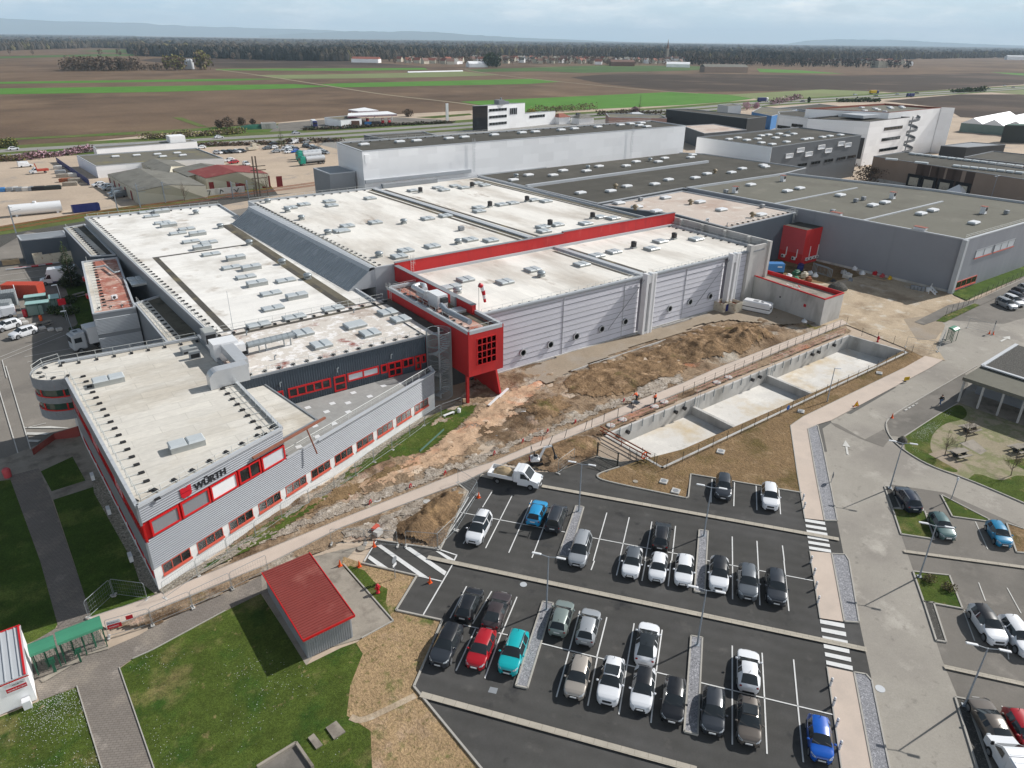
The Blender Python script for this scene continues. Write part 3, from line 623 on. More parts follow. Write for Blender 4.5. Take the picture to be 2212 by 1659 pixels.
pA('brown_earth','dirt_brown',[at(p)for p in[Z(2,1,1660,700),Z(2,1,1690,668),Z(2,1,1800,638),Z(2,1,1940,590),Z(2,1,2212,520),Z(2,2,1240,-20),Z(1,2,1470,1100),Z(1,2,1560,1165),Z(2,2,1430,0),Z(2,2,780,308),Z(2,2,697,366),Z(2,2,768,800),Z(2,2,50,680),Z(2,2,16,835),Z(2,1,2212,830),Z(2,1,1715,728)]],.03)
def iN(x,y,poly):
 c=False;n=len(poly)
 for i in range(n):
  a,b=poly[i],poly[(i+1)%n]
  if(a[1]>y)!=(b[1]>y)and x<(b[0]-a[0])*(y-a[1])/(b[1]-a[1])+a[0]:c=not c
 return c
def sD(x,y,a,b):
 ax,ay,bx,by=a[0],a[1],b[0],b[1]
 t=max(0,min(1,((x-ax)*(bx-ax)+(y-ay)*(by-ay))/((bx-ax)**2+(by-ay)**2+1e-9)))
 return math.hypot(x-ax-t*(bx-ax),y-ay-t*(by-ay))
def tE(name,m,poly,res,hf,z0=.02,rag=0):
 z0+=ZB[0]
 xs=[p[0]for p in poly];ys=[p[1]for p in poly]
 nx=int((max(xs)-min(xs))/res)+1;ny=int((max(ys)-min(ys))/res)+1
 ids={};vs=[];fs=[]
 def vid(i,j):
  if(i,j)not in ids:
   x,y=min(xs)+i*res,min(ys)+j*res
   ids[(i,j)]=len(vs);vs.append((x,y,z0+hf(x,y)))
  return ids[(i,j)]
 for i in range(nx):
  for j in range(ny):
   x,y=min(xs)+(i+.5)*res,min(ys)+(j+.5)*res
   if rag:x,y=x+rag*noise.fractal((x*.5,y*.5,1),.8,2,4),y+rag*noise.fractal((x*.5,y*.5,5),.8,2,4)
   if iN(x,y,poly):
    fs.append((vid(i,j),vid(i+1,j),vid(i+1,j+1),vid(i,j+1)))
 b=MB();b.add(vs,fs,0,True)
 return sT(name,b,M[m])
MOUNDS=[(Z(1,2,400,1060),3.6,1.7),(Z(1,2,330,1090),3.5,.9),(Z(1,2,150,1130),3.0,1.3),(Z(1,2,520,1030),2.6,.5),(Z(2,1,1620,70),3,.45),(Z(2,1,1850,60),3,.4),(Z(2,1,2050,90),3,.5),(Z(1,2,60,1080),3,.5),(Z(2,1,1330,220),2.4,.5),(Z(2,1,1250,290),2.2,.45),(Z(2,1,1150,60),2.5,.4),(Z(2,1,1500,470),2.5,.5),(Z(2,1,1340,530),1.8,.4),(Z(2,1,1150,560),1.6,.3)]
MOUNDS=[(at(p),r,h)for p,r,h in MOUNDS]
path_c=[at(p)for p in(Z(3,0,660,390),Z(2,1,0,998),Z(2,1,960,630),Z(2,1,2212,120),Z(1,2,1050,935))]
TRK=[at(Z(*q))for q in((1,1,1400,1205),(1,1,1800,1090),(1,2,150,935),(1,2,500,850))]
def hS(x,y):
 d=min(sD(x,y,path_c[i],path_c[i+1])for i in range(len(path_c)-1))
 k=max(0.0,min(1.0,(d-1.15)/2.0))*max(0.0,min(1.0,(min(sD(x,y,TRK[i],TRK[i+1])for i in range(3))-1.6)/1.5))
 h=0.0
 for c,r,hh in MOUNDS:
  q=((x-c.x)**2+(y-c.y)**2)/(r*r)
  if q<6:h+=hh*math.exp(-q)*(1+.35*noise.noise((x*.9,y*.9,3)))
 n1=noise.fractal((x*.45,y*.45,0.3),.9,2.1,6)
 n2=abs(noise.noise((x*.16,y*.55,7.0)))
 ruts=math.sin((y-x*.35)*5.0+2.5*noise.noise((x*.12,y*.12,9)))*.05
 return k*(h+.26*n1+.3*n2+ruts*.7+.02)+.004
site_poly=[at(p)for p in[Z(2,1,-700,1060),Z(2,1,-10,690),Z(2,1,200,600),Z(2,1,560,400),Z(2,1,840,110),Z(2,1,1000,-20),Z(1,1,1060,1240),Z(1,1,1500,1150),Z(1,1,2212,1010),Z(1,2,400,860),Z(1,2,860,970),Z(1,2,1020,930),Z(1,2,1090,1000),Z(2,1,2212,190),Z(2,1,1690,430),Z(2,1,1655,560),Z(2,1,1385,668),Z(2,1,1330,660),Z(2,1,1000,600),Z(2,1,960,655),Z(2,1,748,735),Z(2,1,822,797),Z(2,1,640,1172),Z(2,1,228,1108),Z(2,1,0,1120),Z(2,0,2100,1180),Z(3,0,1700,90),Z(3,0,1000,420),Z(3,0,680,440),Z(3,0,600,370),Z(3,0,960,240),Z(2,0,1500,1244)]]
tE('construction_ground','dirt',site_poly,.28,hS)
def tp(c,l):return[at(Z(2,c,x,y))for x,y in l]
tE('compacted_dirt','dirt_tan',tp(1,[(1060,150),(1360,70),(1290,120),(1110,300),(900,420),(770,570),(600,650),(430,690),(180,790),(100,760),(340,630),(560,540),(650,460),(900,270)]),.25,lambda x,y:hS(x,y)*.8+.06,.02,1.3)
tE('dark_earth','dirt_dark',tp(1,[(1480,50),(1620,-30),(1900,-90),(2212,-170),(2212,30),(1900,150),(1650,200),(1430,150)]),.25,lambda x,y:hS(x,y)*1.15+.07,.02,1.6)
tE('dark_earth','dirt_dark',[at(Z(1,2,x,y))for x,y in((-20,1050),(150,970),(480,955),(600,1040),(420,1140),(150,1190),(-20,1240))],.25,lambda x,y:hS(x,y)*1.1+.07,.02,1.4)
tE('dark_earth','dirt_dark',tp(1,[(1180,260),(1400,190),(1500,240),(1400,310),(1260,350)]),.25,lambda x,y:hS(x,y)+.07,.02,1.2)
tE('dark_earth','dirt_dark',tp(1,[(1250,520),(1450,440),(1640,450),(1640,560),(1340,600)]),.25,lambda x,y:hS(x,y)+.06,.02,1.0)
tE('dark_earth','dirt_brown',tp(1,[(0,770),(300,640),(520,600),(300,700),(0,850),(-500,1060),(-700,1160),(-700,1120),(-300,930)]),.3,lambda x,y:hS(x,y)+.05,.02,1.0)
for l in([(2212,78),(1900,205),(1300,420),(960,585),(740,660),(0,945),(-700,1200),(-690,1165),(0,880),(500,700),(960,530),(1500,320),(2212,30)],[(0,1045),(640,830),(760,750),(800,745),(560,900),(380,985),(340,1100),(200,1085),(0,1100)]):
 tE('rubble','rubble',tp(1,l),.22,lambda x,y:hS(x,y)+.05+.1*abs(noise.noise((x*2.2,y*2.2,4))),.02,.9)
pA('construction_ground','dirt_light',[at(p)for p in[Z(1,2,480,640),Z(1,2,700,560),Z(1,2,900,540),Z(1,2,1730,750),Z(1,2,1800,800),Z(1,2,1640,920),Z(1,2,1700,960),Z(1,2,1640,1100),Z(1,2,1700,1190),Z(1,2,1560,1165),Z(1,2,1420,1100),Z(1,2,1070,960),Z(1,2,900,960),Z(1,2,400,770)]],.05)
pA('yard','roadway_brown',[at(p)for p in[Z(1,2,1430,920),Z(1,2,1640,890),Z(1,2,1700,960),Z(1,2,1640,1050),Z(1,2,1520,1060)]],.056)
pA('brown_earth','dirt_brown',[at(p)for p in[Z(1,2,480,640),Z(1,2,620,520),Z(1,2,900,540),Z(1,2,1100,590),Z(1,2,1150,640),Z(1,2,900,690)]],.054)
def bumpy(x,y):return .06*noise.noise((x*.8,y*.8,1))+.12
tE('lawn','grass',[at(p)for p in sL([Vector(p)for p in[Z(2,0,2212,790),Z(2,1,0,680),Z(2,1,300,510),Z(2,1,640,260),Z(2,1,860,235),Z(2,1,880,260),Z(2,1,760,370),Z(2,1,600,500),Z(2,1,520,560),Z(2,1,330,580),Z(2,1,180,640),Z(2,1,0,760),Z(2,0,1900,1000),Z(2,0,1700,1130),Z(2,0,1480,1244),Z(3,0,1330,60),Z(3,0,1320,40),Z(2,0,1800,960)]],1)],.35,lambda x,y:hS(x,y)*.5+.1)
tL('pebble_strip','pebbles',[at(p)for p in(Z(3,0,1040,200),Z(2,0,1480,1210),Z(2,0,2212,725),Z(2,1,300,470),Z(2,1,620,255))],1.3,.14)
trk=[Z(1,1,1050,1250),Z(1,1,1400,1160),Z(1,1,2212,950),Z(1,2,380,870)]
def htrack(x,y):return .2+.03*noise.noise((x*.3,y*.3,0))
tE('gravel_track','roadway_brown',[at(p)for p in[Z(2,1,1120,40),Z(1,1,1500,1130),Z(1,1,2212,945),Z(1,2,300,830),Z(1,2,420,800),Z(1,2,900,950),Z(1,2,640,960),Z(1,2,300,930),Z(1,2,100,960),Z(1,1,2212,1010),Z(1,1,1900,1100),Z(2,1,1480,20),Z(2,1,1350,100)]],.5,htrack)
for l in([Z(1,1,1450,1150),Z(1,1,2212,935),Z(1,2,190,870)],[Z(2,1,1490,20),Z(2,1,1620,-25),Z(1,1,2100,1060)]):
 kerb([at(p)+Vector((0,0,0))for p in l],.14,.3,'concrete')
def lab(o,text):o['label']=text;return o
def V2(p):return Vector((p[0],p[1],0))
def corr(mb,a,b,z0,z1,pitch=.15,depth=.045,mi=0):
 """sheet of horizontal ribs between a and b (outside is right of a->b)"""
 a,b=V2(a),V2(b);d=(b-a).normalized();n=Vector((d.y,-d.x,0))
 k=max(1,int((z1-z0)/pitch));h=(z1-z0)/k
 vs=[]
 for i in range(k):
  for f,o in((0,0),(.25,depth),(.6,depth),(.85,0)):
   z=z0+(i+f)*h
   for p in(a,b):
    q=p+n*o;vs.append((q.x,q.y,z))
 for p in(a,b):vs.append((p.x,p.y,z1))
 m=len(vs)//2
 mb.add(vs,[(2*i,2*i+1,2*i+3,2*i+2)for i in range(m-1)],mi)
def vribs(mb,a,b,z0,z1,pitch=.3,depth=.06,mi=0):
 """sheet of upright ribs between a and b"""
 a,b=V2(a),V2(b);L_=(b-a).length;d=(b-a).normalized();n=Vector((d.y,-d.x,0))
 k=max(1,int(L_/pitch));h=L_/k;vs=[]
 pr=[]
 for i in range(k):
  for f,o in((0,0),(.2,depth),(.6,depth),(.8,0)):pr.append(a+d*((i+f)*h)+n*o)
 pr.append(b)
 for p in pr:vs+=[(p.x,p.y,z0),(p.x,p.y,z1)]
 mb.add(vs,[(2*i,2*i+2,2*i+3,2*i+1)for i in range(len(pr)-1)],mi)
def wq(mb,a,b,s0,s1,z0,z1,out=0.0,mi=0,thick=None):
 """panel on the wall a->b from s0 to s1; with thick it is a slab standing out of the wall"""
 a,b=V2(a),V2(b);d=(b-a).normalized();n=Vector((d.y,-d.x,0))
 if thick is None:
  p,q=a+d*s0+n*out,a+d*s1+n*out
  mb.add([(p.x,p.y,z0),(q.x,q.y,z0),(q.x,q.y,z1),(p.x,p.y,z1)],[(0,1,2,3)],mi)
 else:
  vs=[]
  for z in(z0,z1):
   for s_,o in((s0,out),(s1,out),(s1,out-thick),(s0,out-thick)):
    p=a+d*s_+n*o;vs.append((p.x,p.y,z))
  mb.add(vs,[(3,2,1,0),(4,5,6,7),(0,1,5,4),(1,2,6,5),(2,3,7,6),(3,0,4,7)],mi)
def wD(parent,a,b,s0,s1,z0,z1,out=.03,cols=3,rows=1,fm='red_trim',gm='glass',fw=.08,depth=.1,sill=None,label=None,name='window'):
 """window = frame mesh with a pane under it, an own part of the building"""
 f=MB()
 for(x0,x1,y0,y1)in((s0,s1,z0,z0+fw),(s0,s1,z1-fw,z1)):wq(f,a,b,x0,x1,y0,y1,out+depth/2,0,depth)
 for k in range(cols+1):
  x=s0+(s1-s0-fw)*k/cols
  wq(f,a,b,x,x+fw,z0+fw,z1-fw,out+depth/2-.002,0,depth)
 for k in range(1,rows):
  y=z0+(z1-z0)*k/rows
  wq(f,a,b,s0+fw,s1-fw,y-fw/2,y+fw/2,out+depth/2-.006,0,depth)
 w_=f.build(name,M[fm],parent)
 if label:w_['label']=label
 p=MB();wq(p,a,b,s0+fw/2,s1-fw/2,z0+fw/2,z1-fw/2,out-.0,0,.03)
 p.build('pane',M[gm],w_)
 if sill:
  q=MB();wq(q,a,b,s0-.06,s1+.06,z0-sill,z0,out+.12,0,.12)
  q.build('sill',M['red_sill'],w_)
 return w_
def _blk():
 b=MB();b.cbox((0,0,.1),(.55,.36,.16),0,0,.03);return b
def rl(parent,ps,h=1.05,step=2.0,mat='rail_white',blocks=True,inward=1,arm=.95,skip=()):
 """free standing roof rail: posts, two rails, arms and rubber ballast blocks on the roof side"""
 mb=MB();spots=[]
 for i in range(len(ps)-1):
  a,b=Vector(ps[i]),Vector(ps[i+1]);L_=(b-a).length;d=(b-a).normalized()
  n=Vector((-d.y,d.x,0)).normalized()*inward
  k=max(1,round(L_/step))
  for j in range(k+(1 if i==len(ps)-2 else 0)):
   p=a+d*(L_*j/k)
   mb.tube(p,p+Vector((0,0,h)),.028,None,5)
   if blocks:
    mb.bar(p+Vector((0,0,.1)),p+n*arm+Vector((0,0,.06)),.07,.05)
    spots.append((p+n*arm,math.atan2(n.y,n.x)))
  for z in(h,h*.52):mb.tube(a+Vector((0,0,z)),b+Vector((0,0,z)),.026,None,5)
 r=mb.build('railing',M[mat],parent)
 if blocks and spots:
  b0=None
  for p,rz in spots:
   if b0 is None:
    b0=bpy.data.meshes.get('ballast_block')
    if b0 is None:
     t_=_blk();me=bpy.data.meshes.new('ballast_block');me.from_pydata(t_.v,[],t_.f);me.materials.append(M['black']);b0=me
   o=bpy.data.objects.new('ballast_block',b0);COL.objects.link(o);o.parent=r
   o.matrix_basis=world(r).inverted()@(Matrix.Translation(p)@Matrix.Rotation(rz,4,'Z'))
 return r
MESH={}
def sH(key,mb,mats):
 if key not in MESH:
  me=bpy.data.meshes.new(key);me.from_pydata([tuple(v)for v in mb.v],[],mb.f)
  for m in mats:me.materials.append(M[m])
  me.polygons.foreach_set('material_index',mb.m);me.polygons.foreach_set('use_smooth',mb.s);me.update()
  MESH[key]=me
 return MESH[key]
def item(key,name,parent,loc,rz=0.0):
 o=bpy.data.objects.new(name,MESH[key]);COL.objects.link(o);o.parent=parent
 o.matrix_basis=world(parent).inverted()@(Matrix.Translation(loc)@Matrix.Rotation(rz,4,'Z'))
 return o
def _sky(w,l,h,dome,split=True):
 b=MB();b.box(-w/2,-l/2,0,w/2,l/2,h,1)
 e=.06
 for(x0,x1)in(((-w/2-e,-.03),(.03,w/2+e))if split else((-w/2-e,w/2+e),)):
  z=h+.003
  vs=[(x0,-l/2-e,z),(x1,-l/2-e,z),(x1,l/2+e,z),(x0,l/2+e,z),(x0+.12,-l/2+.1,z+dome),(x1-.12,-l/2+.1,z+dome),(x1-.12,l/2-.1,z+dome),(x0+.12,l/2-.1,z+dome)]
  b.add(vs,[(4,5,6,7),(0,1,5,4),(1,2,6,5),(2,3,7,6),(3,0,4,7),(3,2,1,0)],0)
 return b
sH('sk_low',_sky(3.2,1.7,.3,.12),['skylight','sky_base'])
sH('sk_box',_sky(3.3,1.5,.65,.18),['skylight','sky_base'])
sH('sk_sq',_sky(2.5,2.2,.35,.14),['skylight','sky_base'])
sH('sk_dome',_sky(2.6,1.7,.3,.3,False),['white','sky_base'])
b=MB();b.box(-.5,-.5,0,.5,.5,.35,1);b.lathe([(.42,.3),(.42,.55),(.75,.6),(.75,.8),(.55,.98),(.2,1.05)],(0,0,0),14);sH('vent_cap',b,['galv','sky_base'])
b=MB();b.box(-.5,-.5,0,.5,.5,.3,1);b.cbox((0,0,.75),(.85,.85,.9),0,0,.08);b.lathe([(.6,1.15),(.55,1.3),(.3,1.38)],(0,0,0),12);sH('fan',b,['vent_dark','sky_base'])
b=MB();b.lathe([(.5,0),(.3,.5),(.8,.75),(.75,.9),(.35,1.25),(.05,1.35)],(0,0,0),10);sH('cowl',b,['vent_tan'])
b=MB();b.box(-.6,-.6,0,.6,.6,.2,1);b.box(-.55,-.5,.2,.55,.6,1.65,1);b.box(-.7,-.65,1.652,.7,.75,1.72,0)
b.lathe([(.45,-.62),(.45,-.5),(.1,-.46)],(0,0,1.1),14,2,True,'Y');sH('fan_unit',b,['tile_red','white','vent_dark'])
b=MB();b.cbox((0,0,.5),(1.1,.9,.8),0,0,.06);b.box(-.4,-.3,0,.4,.3,.12,0);sH('fan_box',b,['metal_grey'])
b=MB();b.tube((0,0,0),(0,0,.5),.09,None,8);b.tube((0,0,.5),(.25,0,.62),.09,None,8);sH('pipe',b,['galv'])
b=MB();b.box(-.45,-.18,.15,.45,.18,.8,0);b.lathe([(.27,-.185),(.27,-.2),(.05,-.2)],(-.1,0,.48),14,1,True,'Y');b.box(-.4,-.15,0,-.3,.15,.15,1);b.box(.3,-.15,0,.4,.15,.15,1);sH('ac',b,['white','dark'])
def rI(parent,z,spec,default_rz=0.0):
 for key,name,lst in spec:
  for p in lst:
   item(key,name,parent,at(p,z),default_rz)
def tP(txt,parent,M4,size,mat,name='lettering',extrude=.05,bold=0.0,owner=None):
 cu=bpy.data.curves.new(name,'FONT');cu.body=txt;cu.size=size;cu.extrude=extrude;cu.offset=bold
 o=bpy.data.objects.new(name,cu)
 me=bpy.data.meshes.new_from_object(o)
 bpy.data.objects.remove(o);bpy.data.curves.remove(cu)
 me.materials.clear();me.materials.append(M[mat])
 t=bpy.data.objects.new(name,me);COL.objects.link(t);t.parent=parent
 t.matrix_basis=world(parent).inverted()@M4
 return t
def oW(a,b,s,z,out):
 """matrix of a sign lying on the wall a->b, x along it, y up"""
 a,b=V2(a),V2(b);d=(b-a).normalized();n=Vector((d.y,-d.x,0));p=a+d*s+n*out
 return Matrix(((d.x,0,n.x,p.x),(d.y,0,n.y,p.y),(0,1,0,z),(0,0,0,1)))
def hall(name,label,poly,z,wall_m,roof_m,parapet=.35,cap_m='metal_light',pw=.3,z0=0.0,cat='building',roof_z=None):
 """flat roofed volume: wall, roof and parapet parts"""
 n=len(poly)
 a_=sum(poly[i][0]*poly[(i+1)%n][1]-poly[(i+1)%n][0]*poly[i][1]for i in range(n))
 if a_<0:poly=poly[::-1]
 c=sum((V2(p)for p in poly),Vector())/n
 t=tH(name,label,cat,(c.x,c.y,0))
 wb=MB();wb.prism(poly,z0,z-.02,0,False);wb.build('wall',M[wall_m],t)
 r=MB();r.flat([(p[0],p[1],z-parapet)for p in poly]);rf=r.build('roof',M[roof_m],t)
 inner=[]
 for i in range(n):
  p,q,s_=V2(poly[i-1]),V2(poly[i]),V2(poly[(i+1)%n])
  d0,d1=(q-p).normalized(),(s_-q).normalized()
  n0,n1=Vector((-d0.y,d0.x,0)),Vector((-d1.y,d1.x,0));m=(n0+n1)
  m=m/max(.3,m.dot(n0));inner.append(q+m*pw)
 pb=MB()
 for i in range(n):
  j=(i+1)%n;P_,Q_,U,W_=V2(poly[i]),V2(poly[j]),inner[j],inner[i]
  vs=[(P_.x,P_.y,z),(Q_.x,Q_.y,z),(U.x,U.y,z),(W_.x,W_.y,z)]
  vs+=[(U.x,U.y,z-parapet),(W_.x,W_.y,z-parapet)]
  o0=(Q_-P_).normalized();o=Vector((o0.y,-o0.x,0))*.03
  vs+=[(P_.x+o.x,P_.y+o.y,z),(Q_.x+o.x,Q_.y+o.y,z),(P_.x+o.x,P_.y+o.y,z-.22),(Q_.x+o.x,Q_.y+o.y,z-.22)]
  pb.add(vs,[(0,1,2,3),(3,2,4,5),(0,6,7,1),(6,8,9,7)])
 pb.build('parapet',M[cap_m],t)
 return t
OA,OE=(4.1,60.7),(43.8,77.3)
od=(V2(OE)-V2(OA)).normalized()
os_=lambda s:(OA[0]+od.x*s,OA[1]+od.y*s)
OB=os_(16.55)
oF=tH('office_building','silver office block with red window bands, dark lettering and a paved roof terrace','building',(20,78,0))
roofpoly=[OA,OB,(18.9,82.3),(19.0,98.2),(2.4,99.6),(2.6,93.6)]
wl_=MB()
wl_.prism([OA,OE,(44.2,79),(44.2,81.2),(19,81.2),(19,98.2),(2.4,99.6),(2.6,93.6)],0,4.3,0,False)
wl_.build('base_wall',M['white_wall'],oF)
cl=MB()
corr(cl,(OA[0]-0,OA[1]),OE,2.62,5.85,.23,.09)
corr(cl,OE,(44.25,79.2),.8,5.85,.23,.09)
cl_o=cl.build('corrugated_band',M['metal_corr'],oF)
c2_=MB();corr(c2_,OA,OB,7.78,9.72,.23,.09);corr(c2_,OB,(18.9,82.3),8.4,9.72,.165,.05);c2_.build('corrugated_band',M['metal_corr'],oF)
bk=MB();wq(bk,OA,OB,0,16.55,5.85,7.8,-.1);bk.build('window_recess',M['red_trim'],oF)
lf=MB();La,Lb=(2.6,93.6),OA
wq(lf,La,Lb,0,33,7.6,9.72,.12,0,.2);wq(lf,La,Lb,0,33,2.6,5.7,.12,0,.2);lf.build('side_cladding',M['metal_grey'],oF)
lr=MB();wq(lr,La,Lb,0,33,5.7,7.6,.0,0,.2);lr.build('side_window_band',M['red_trim'],oF)
for k in range(9):
 wD(oF,La,Lb,.5+3.6*k,3.7+3.6*k,5.85,7.5,.04,3,1,'red_trim','glass' if k%3 else 'blind')
for k in range(9):
 wD(oF,La,Lb,.8+3.62*k,3.5+3.62*k,1.3,2.5,.03,2,1,'red_trim','glass')
rf=MB();rf.flat([(p[0],p[1],9.45)for p in roofpoly]);office_roof=rf.build('roof',M['roof_cream'],oF)
cap=MB()
def cL(mb,ps,z,w=.32,h=.3):
 for i in range(len(ps)-1):
  a,b=V2(ps[i]),V2(ps[i+1]);mb.bar((a.x,a.y,z-h/2),(b.x,b.y,z-h/2),w,h)
cL(cap,[La,OA,OB,(18.9,82.3)],9.8);cL(cap,[(19.0,98.1),(2.4,99.55)],9.8);cap.build('parapet',M['metal_light'],oF)
bw=MB();wq(bw,(19,98.2),(2.4,99.6),0,16.6,4,9.7);wq(bw,(18.9,82.3),(19,98.2),0,15.9,4,9.7);bw.build('back_wall',M['metal_grey'],oF)
for k in range(11):
 s0=.8+3.775*k
 wD(oF,OA,OE,s0,s0+3.0,1.48,2.58,-.0,3,1,'red_sill','glass',.07,.08,.2,name='window')
for(s0,s1,gm,txt)in((.65,3.6,'blind_mesh',None),(3.8,6.9,'blind_mesh',None),(7.1,10.2,'white','white blanked bay of the upper window band'),(10.4,13.15,'glass','uncovered glass bay of the upper window band'),(13.35,16.45,'blind','bay with the blinds let down')):
 wD(oF,OA,OB,s0,s1,6.0,7.72,.06,2 if gm=='glass' else 1,1,'red_trim',gm,.17 if gm!='white' else .15,.2,None,txt)
bm_=MB();p0,p1=os_(12.2),os_(22.4);nn=Vector((od.y,-od.x,0))*.35
bm_.bar((p0[0]+nn.x,p0[1]+nn.y,8.35),(p1[0]+nn.x,p1[1]+nn.y,8.35),.28,.2);bm_.build('timber_beam',M['wood'],oF)
bm_=MB();bm_.bar((22.3,67.9,8.2),(23.0,67.6,5.0),.14,.14);bm_.build('timber_post',M['wood'],oF)
tP('WÜRTH',oF,oW(OA,OB,5.55,8.18,.07),.98,'sign_black','lettering',.06,.03)
em=MB()
def pO(mb,pts2,th,M4,mi=0):
 n=len(pts2);vs=[M4@Vector((x,y,0))for x,y in pts2]+[M4@Vector((x,y,th))for x,y in pts2]
 mb.add(vs,[tuple(range(n,2*n)),tuple(range(n-1,-1,-1))]+[(i,(i+1)%n,n+(i+1)%n,n+i)for i in range(n)],mi)
E4=oW(OA,OB,4.05,8.0,.06)
pO(em,[(0,.62),(1.15,.62),(1.15,1.12),(.78,1.12),(.70,1.0),(.45,1.0),(.37,1.12),(0,1.12)],.1,E4)
pO(em,[(0,.54),(0,.3),(.2,.06),(.42,-.02),(.48,.08),(.67,.08),(.73,-.02),(.95,.06),(1.15,.3),(1.15,.54)],.1,E4)
em.build('emblem',M['sign_red'],oF)
lo=MB();lp=[OB,os_(21.6),(22.3,81.1),(18.9,81.2)]
lo.prism(lp,8.0,8.35,0);lo.build('lower_roof',M['roof_cream'],oF)
le=MB();cL(le,[os_(21.5),(22.2,81.1)],8.47,.18,.3);cL(le,[OB,os_(21.5)],8.47,.18,.3);le.build('lower_roof_edge',M['metal_grey'],oF)
tf=MB();tf.flat([(p[0],p[1],4.75)for p in(os_(16.6),OE,(44.1,79),(44.1,81.1),(18.95,81.1))]);terrace=tf.build('terrace',M['terrace'],oF)
tl=MB();rr_=random.Random(4)
for(x,y)in((26.5,79.2),(29.5,78.5),(33,79.8),(28,76.8),(31.2,77.5),(25.4,74.2),(27.5,73.4),(34.3,77.6),(37.2,79.4),(30.2,75.2),(22,70.6),(24.6,71.6),(39.6,78.8)):
 tl.box(x-.35,y-.35,4.756,x+.35,y+.35,4.766)
tl.build('pale_slab',M['white'],terrace)
tp=MB();cL(tp,[os_(16.6),os_(21.2)],5.98,.2,.15);cL(tp,[os_(21.2),OE,(44.2,79.1)],5.95,.5,.14);tp.build('terrace_parapet',M['metal_light'],oF)
tr_pts=[os_(21.0),os_(32),os_(43.0)]
tin=Vector((-od.y,od.x,0))*.35
tr=MB()
for k in range(17):
 s=21.2+21.8*k/16;p=V2(os_(s))+tin;tr.tube((p.x,p.y,5.0),(p.x,p.y,6.75),.03,None,5)
a_,b_=V2(os_(16.8))+tin,V2(os_(43.0))+tin
tr.tube((a_.x,a_.y,6.75),(b_.x,b_.y,6.75),.045,None,6)
for z in(6.5,6.3):tr.tube((a_.x,a_.y,z),(b_.x,b_.y,z),.012,None,4)
tr.build('terrace_railing',M['rail_white'],oF)
DW=MB();dwa,dwb=(19.0,81.25),(44.9,81.25)
vribs(DW,dwa,dwb,4.3,9.75,.32,.06);vribs(DW,dwb,(44.9,98),0,9.75,.32,.06);DW.build('dark_cladding',M['clad_dark'],oF)
for(s0,s1,z0,z1,c,r_,gm)in((3.6,5.3,5.6,7.0,1,1,'glass'),(5.9,11.6,5.7,7.05,5,1,'glass'),(12.0,13.7,4.85,7.0,1,2,'glass'),(13.9,18.5,5.8,7.0,2,1,'blind'),(18.8,19.8,5.7,7.0,1,1,'glass'),(19.9,22.0,4.85,7.0,2,2,'glass'),(22.1,23.9,5.7,7.0,2,1,'glass'),(24.1,25.0,4.85,7.0,1,2,'glass'),(25.1,25.85,5.7,7.0,1,1,'glass')):
 wD(oF,dwa,dwb,s0,s1,z0,z1,.1,c,r_,'red_trim',gm,.2,.16)
for s in(5.0,12.6,20.4):item('pipe','lamp',oF,(19+s,81.1,7.6))
ax=MB();ax.flat([(p[0],p[1],9.6)for p in((19.05,81.25),(44.9,81.25),(48.0,81.3),(48.0,98.4),(19.05,98.4))]);ax_r=ax.build('stained_roof',M['roof_stain'],oF)
ac=MB();cL(ac,[(18.95,81.2),(44.9,81.2)],9.82,.3,.25);ac.build('roof_edge',M['metal_grey'],oF)
gt=MB();gt.box(19.1,96.2,9.605,48,97.0,9.63);gt.box(46.6,81.6,9.605,48.1,98,9.64);gt.build('roof_gutter',M['tar'],oF)
bw=MB();wq(bw,(48,98.45),(19,98.45),0,29,5,9.7);bw.build('annex_back_wall',M['metal_grey'],oF)
dv=MB();dv.bar((18.95,82.5,9.8),(19.0,98.0,9.8),.3,.7);dv.build('roof_divide',M['metal_grey'],oF)
rl(oF,[(La[0]+.45,La[1]-.2,9.45),(OA[0]+.45,OA[1]+.4,9.45)],1.05,1.75,inward=1,arm=1.3)
rl(oF,[(OA[0]+.45,OA[1]+.4,9.45),(OB[0]-.3,OB[1]+.15,9.45)],1.05,1.9,inward=1,arm=.9)
rl(oF,[(OB[0]-.3,OB[1]+.15,9.45),(18.6,82.2,9.45)],1.05,1.75,inward=1,arm=1.5)
rl(oF,[(18.6,98.0,9.45),(2.6,99.3,9.45)],1.05,2.0,inward=1,arm=.8)
rl(oF,[(47,98.2,9.6),(19.6,98.2,9.6)],1.05,2.0,inward=1,arm=.9)
rl(oF,[(19.2,81.5,9.6),(44.4,81.5,9.6)],1.05,1.75,inward=1,arm=.8)
rI(oF,9.45,[('sk_box','skylight',[Z(2,0,708,85),Z(2,0,1215,500)])],0.0)
X4=lambda x,y:((840+x*560/1659.0)*.548611,(1050+y*560/1659.0)*.548611)
rI(oF,9.6,[('sk_sq','skylight',[X4(1050,785),X4(1262,925),X4(1640,700),Z(1,1,300,880),Z(1,1,385,925),Z(1,1,98,960),Z(1,1,187,1015)]),('sk_low','roof_hatch',[X4(530,690),X4(945,600),X4(1395,500)]),('pipe','vent_pipe',[X4(720,1085),X4(1640,540),X4(390,800)])])
du=MB();A1=at(X4(400,915),11.0);A2=at(X4(930,790),11.0)
du.tube(A1,A2,.42,None,14)
for k in range(9):
 p=A1.lerp(A2,k/8);du.tube(p-(A2-A1).normalized()*.05,p+(A2-A1).normalized()*.05,.45,None,14)
for k in(.3,.85):
 p=A1.lerp(A2,k);du.box(p.x-.5,p.y-.12,9.6,p.x-.4,p.y+.12,11);du.box(p.x+.4,p.y-.12,9.6,p.x+.5,p.y+.12,11)
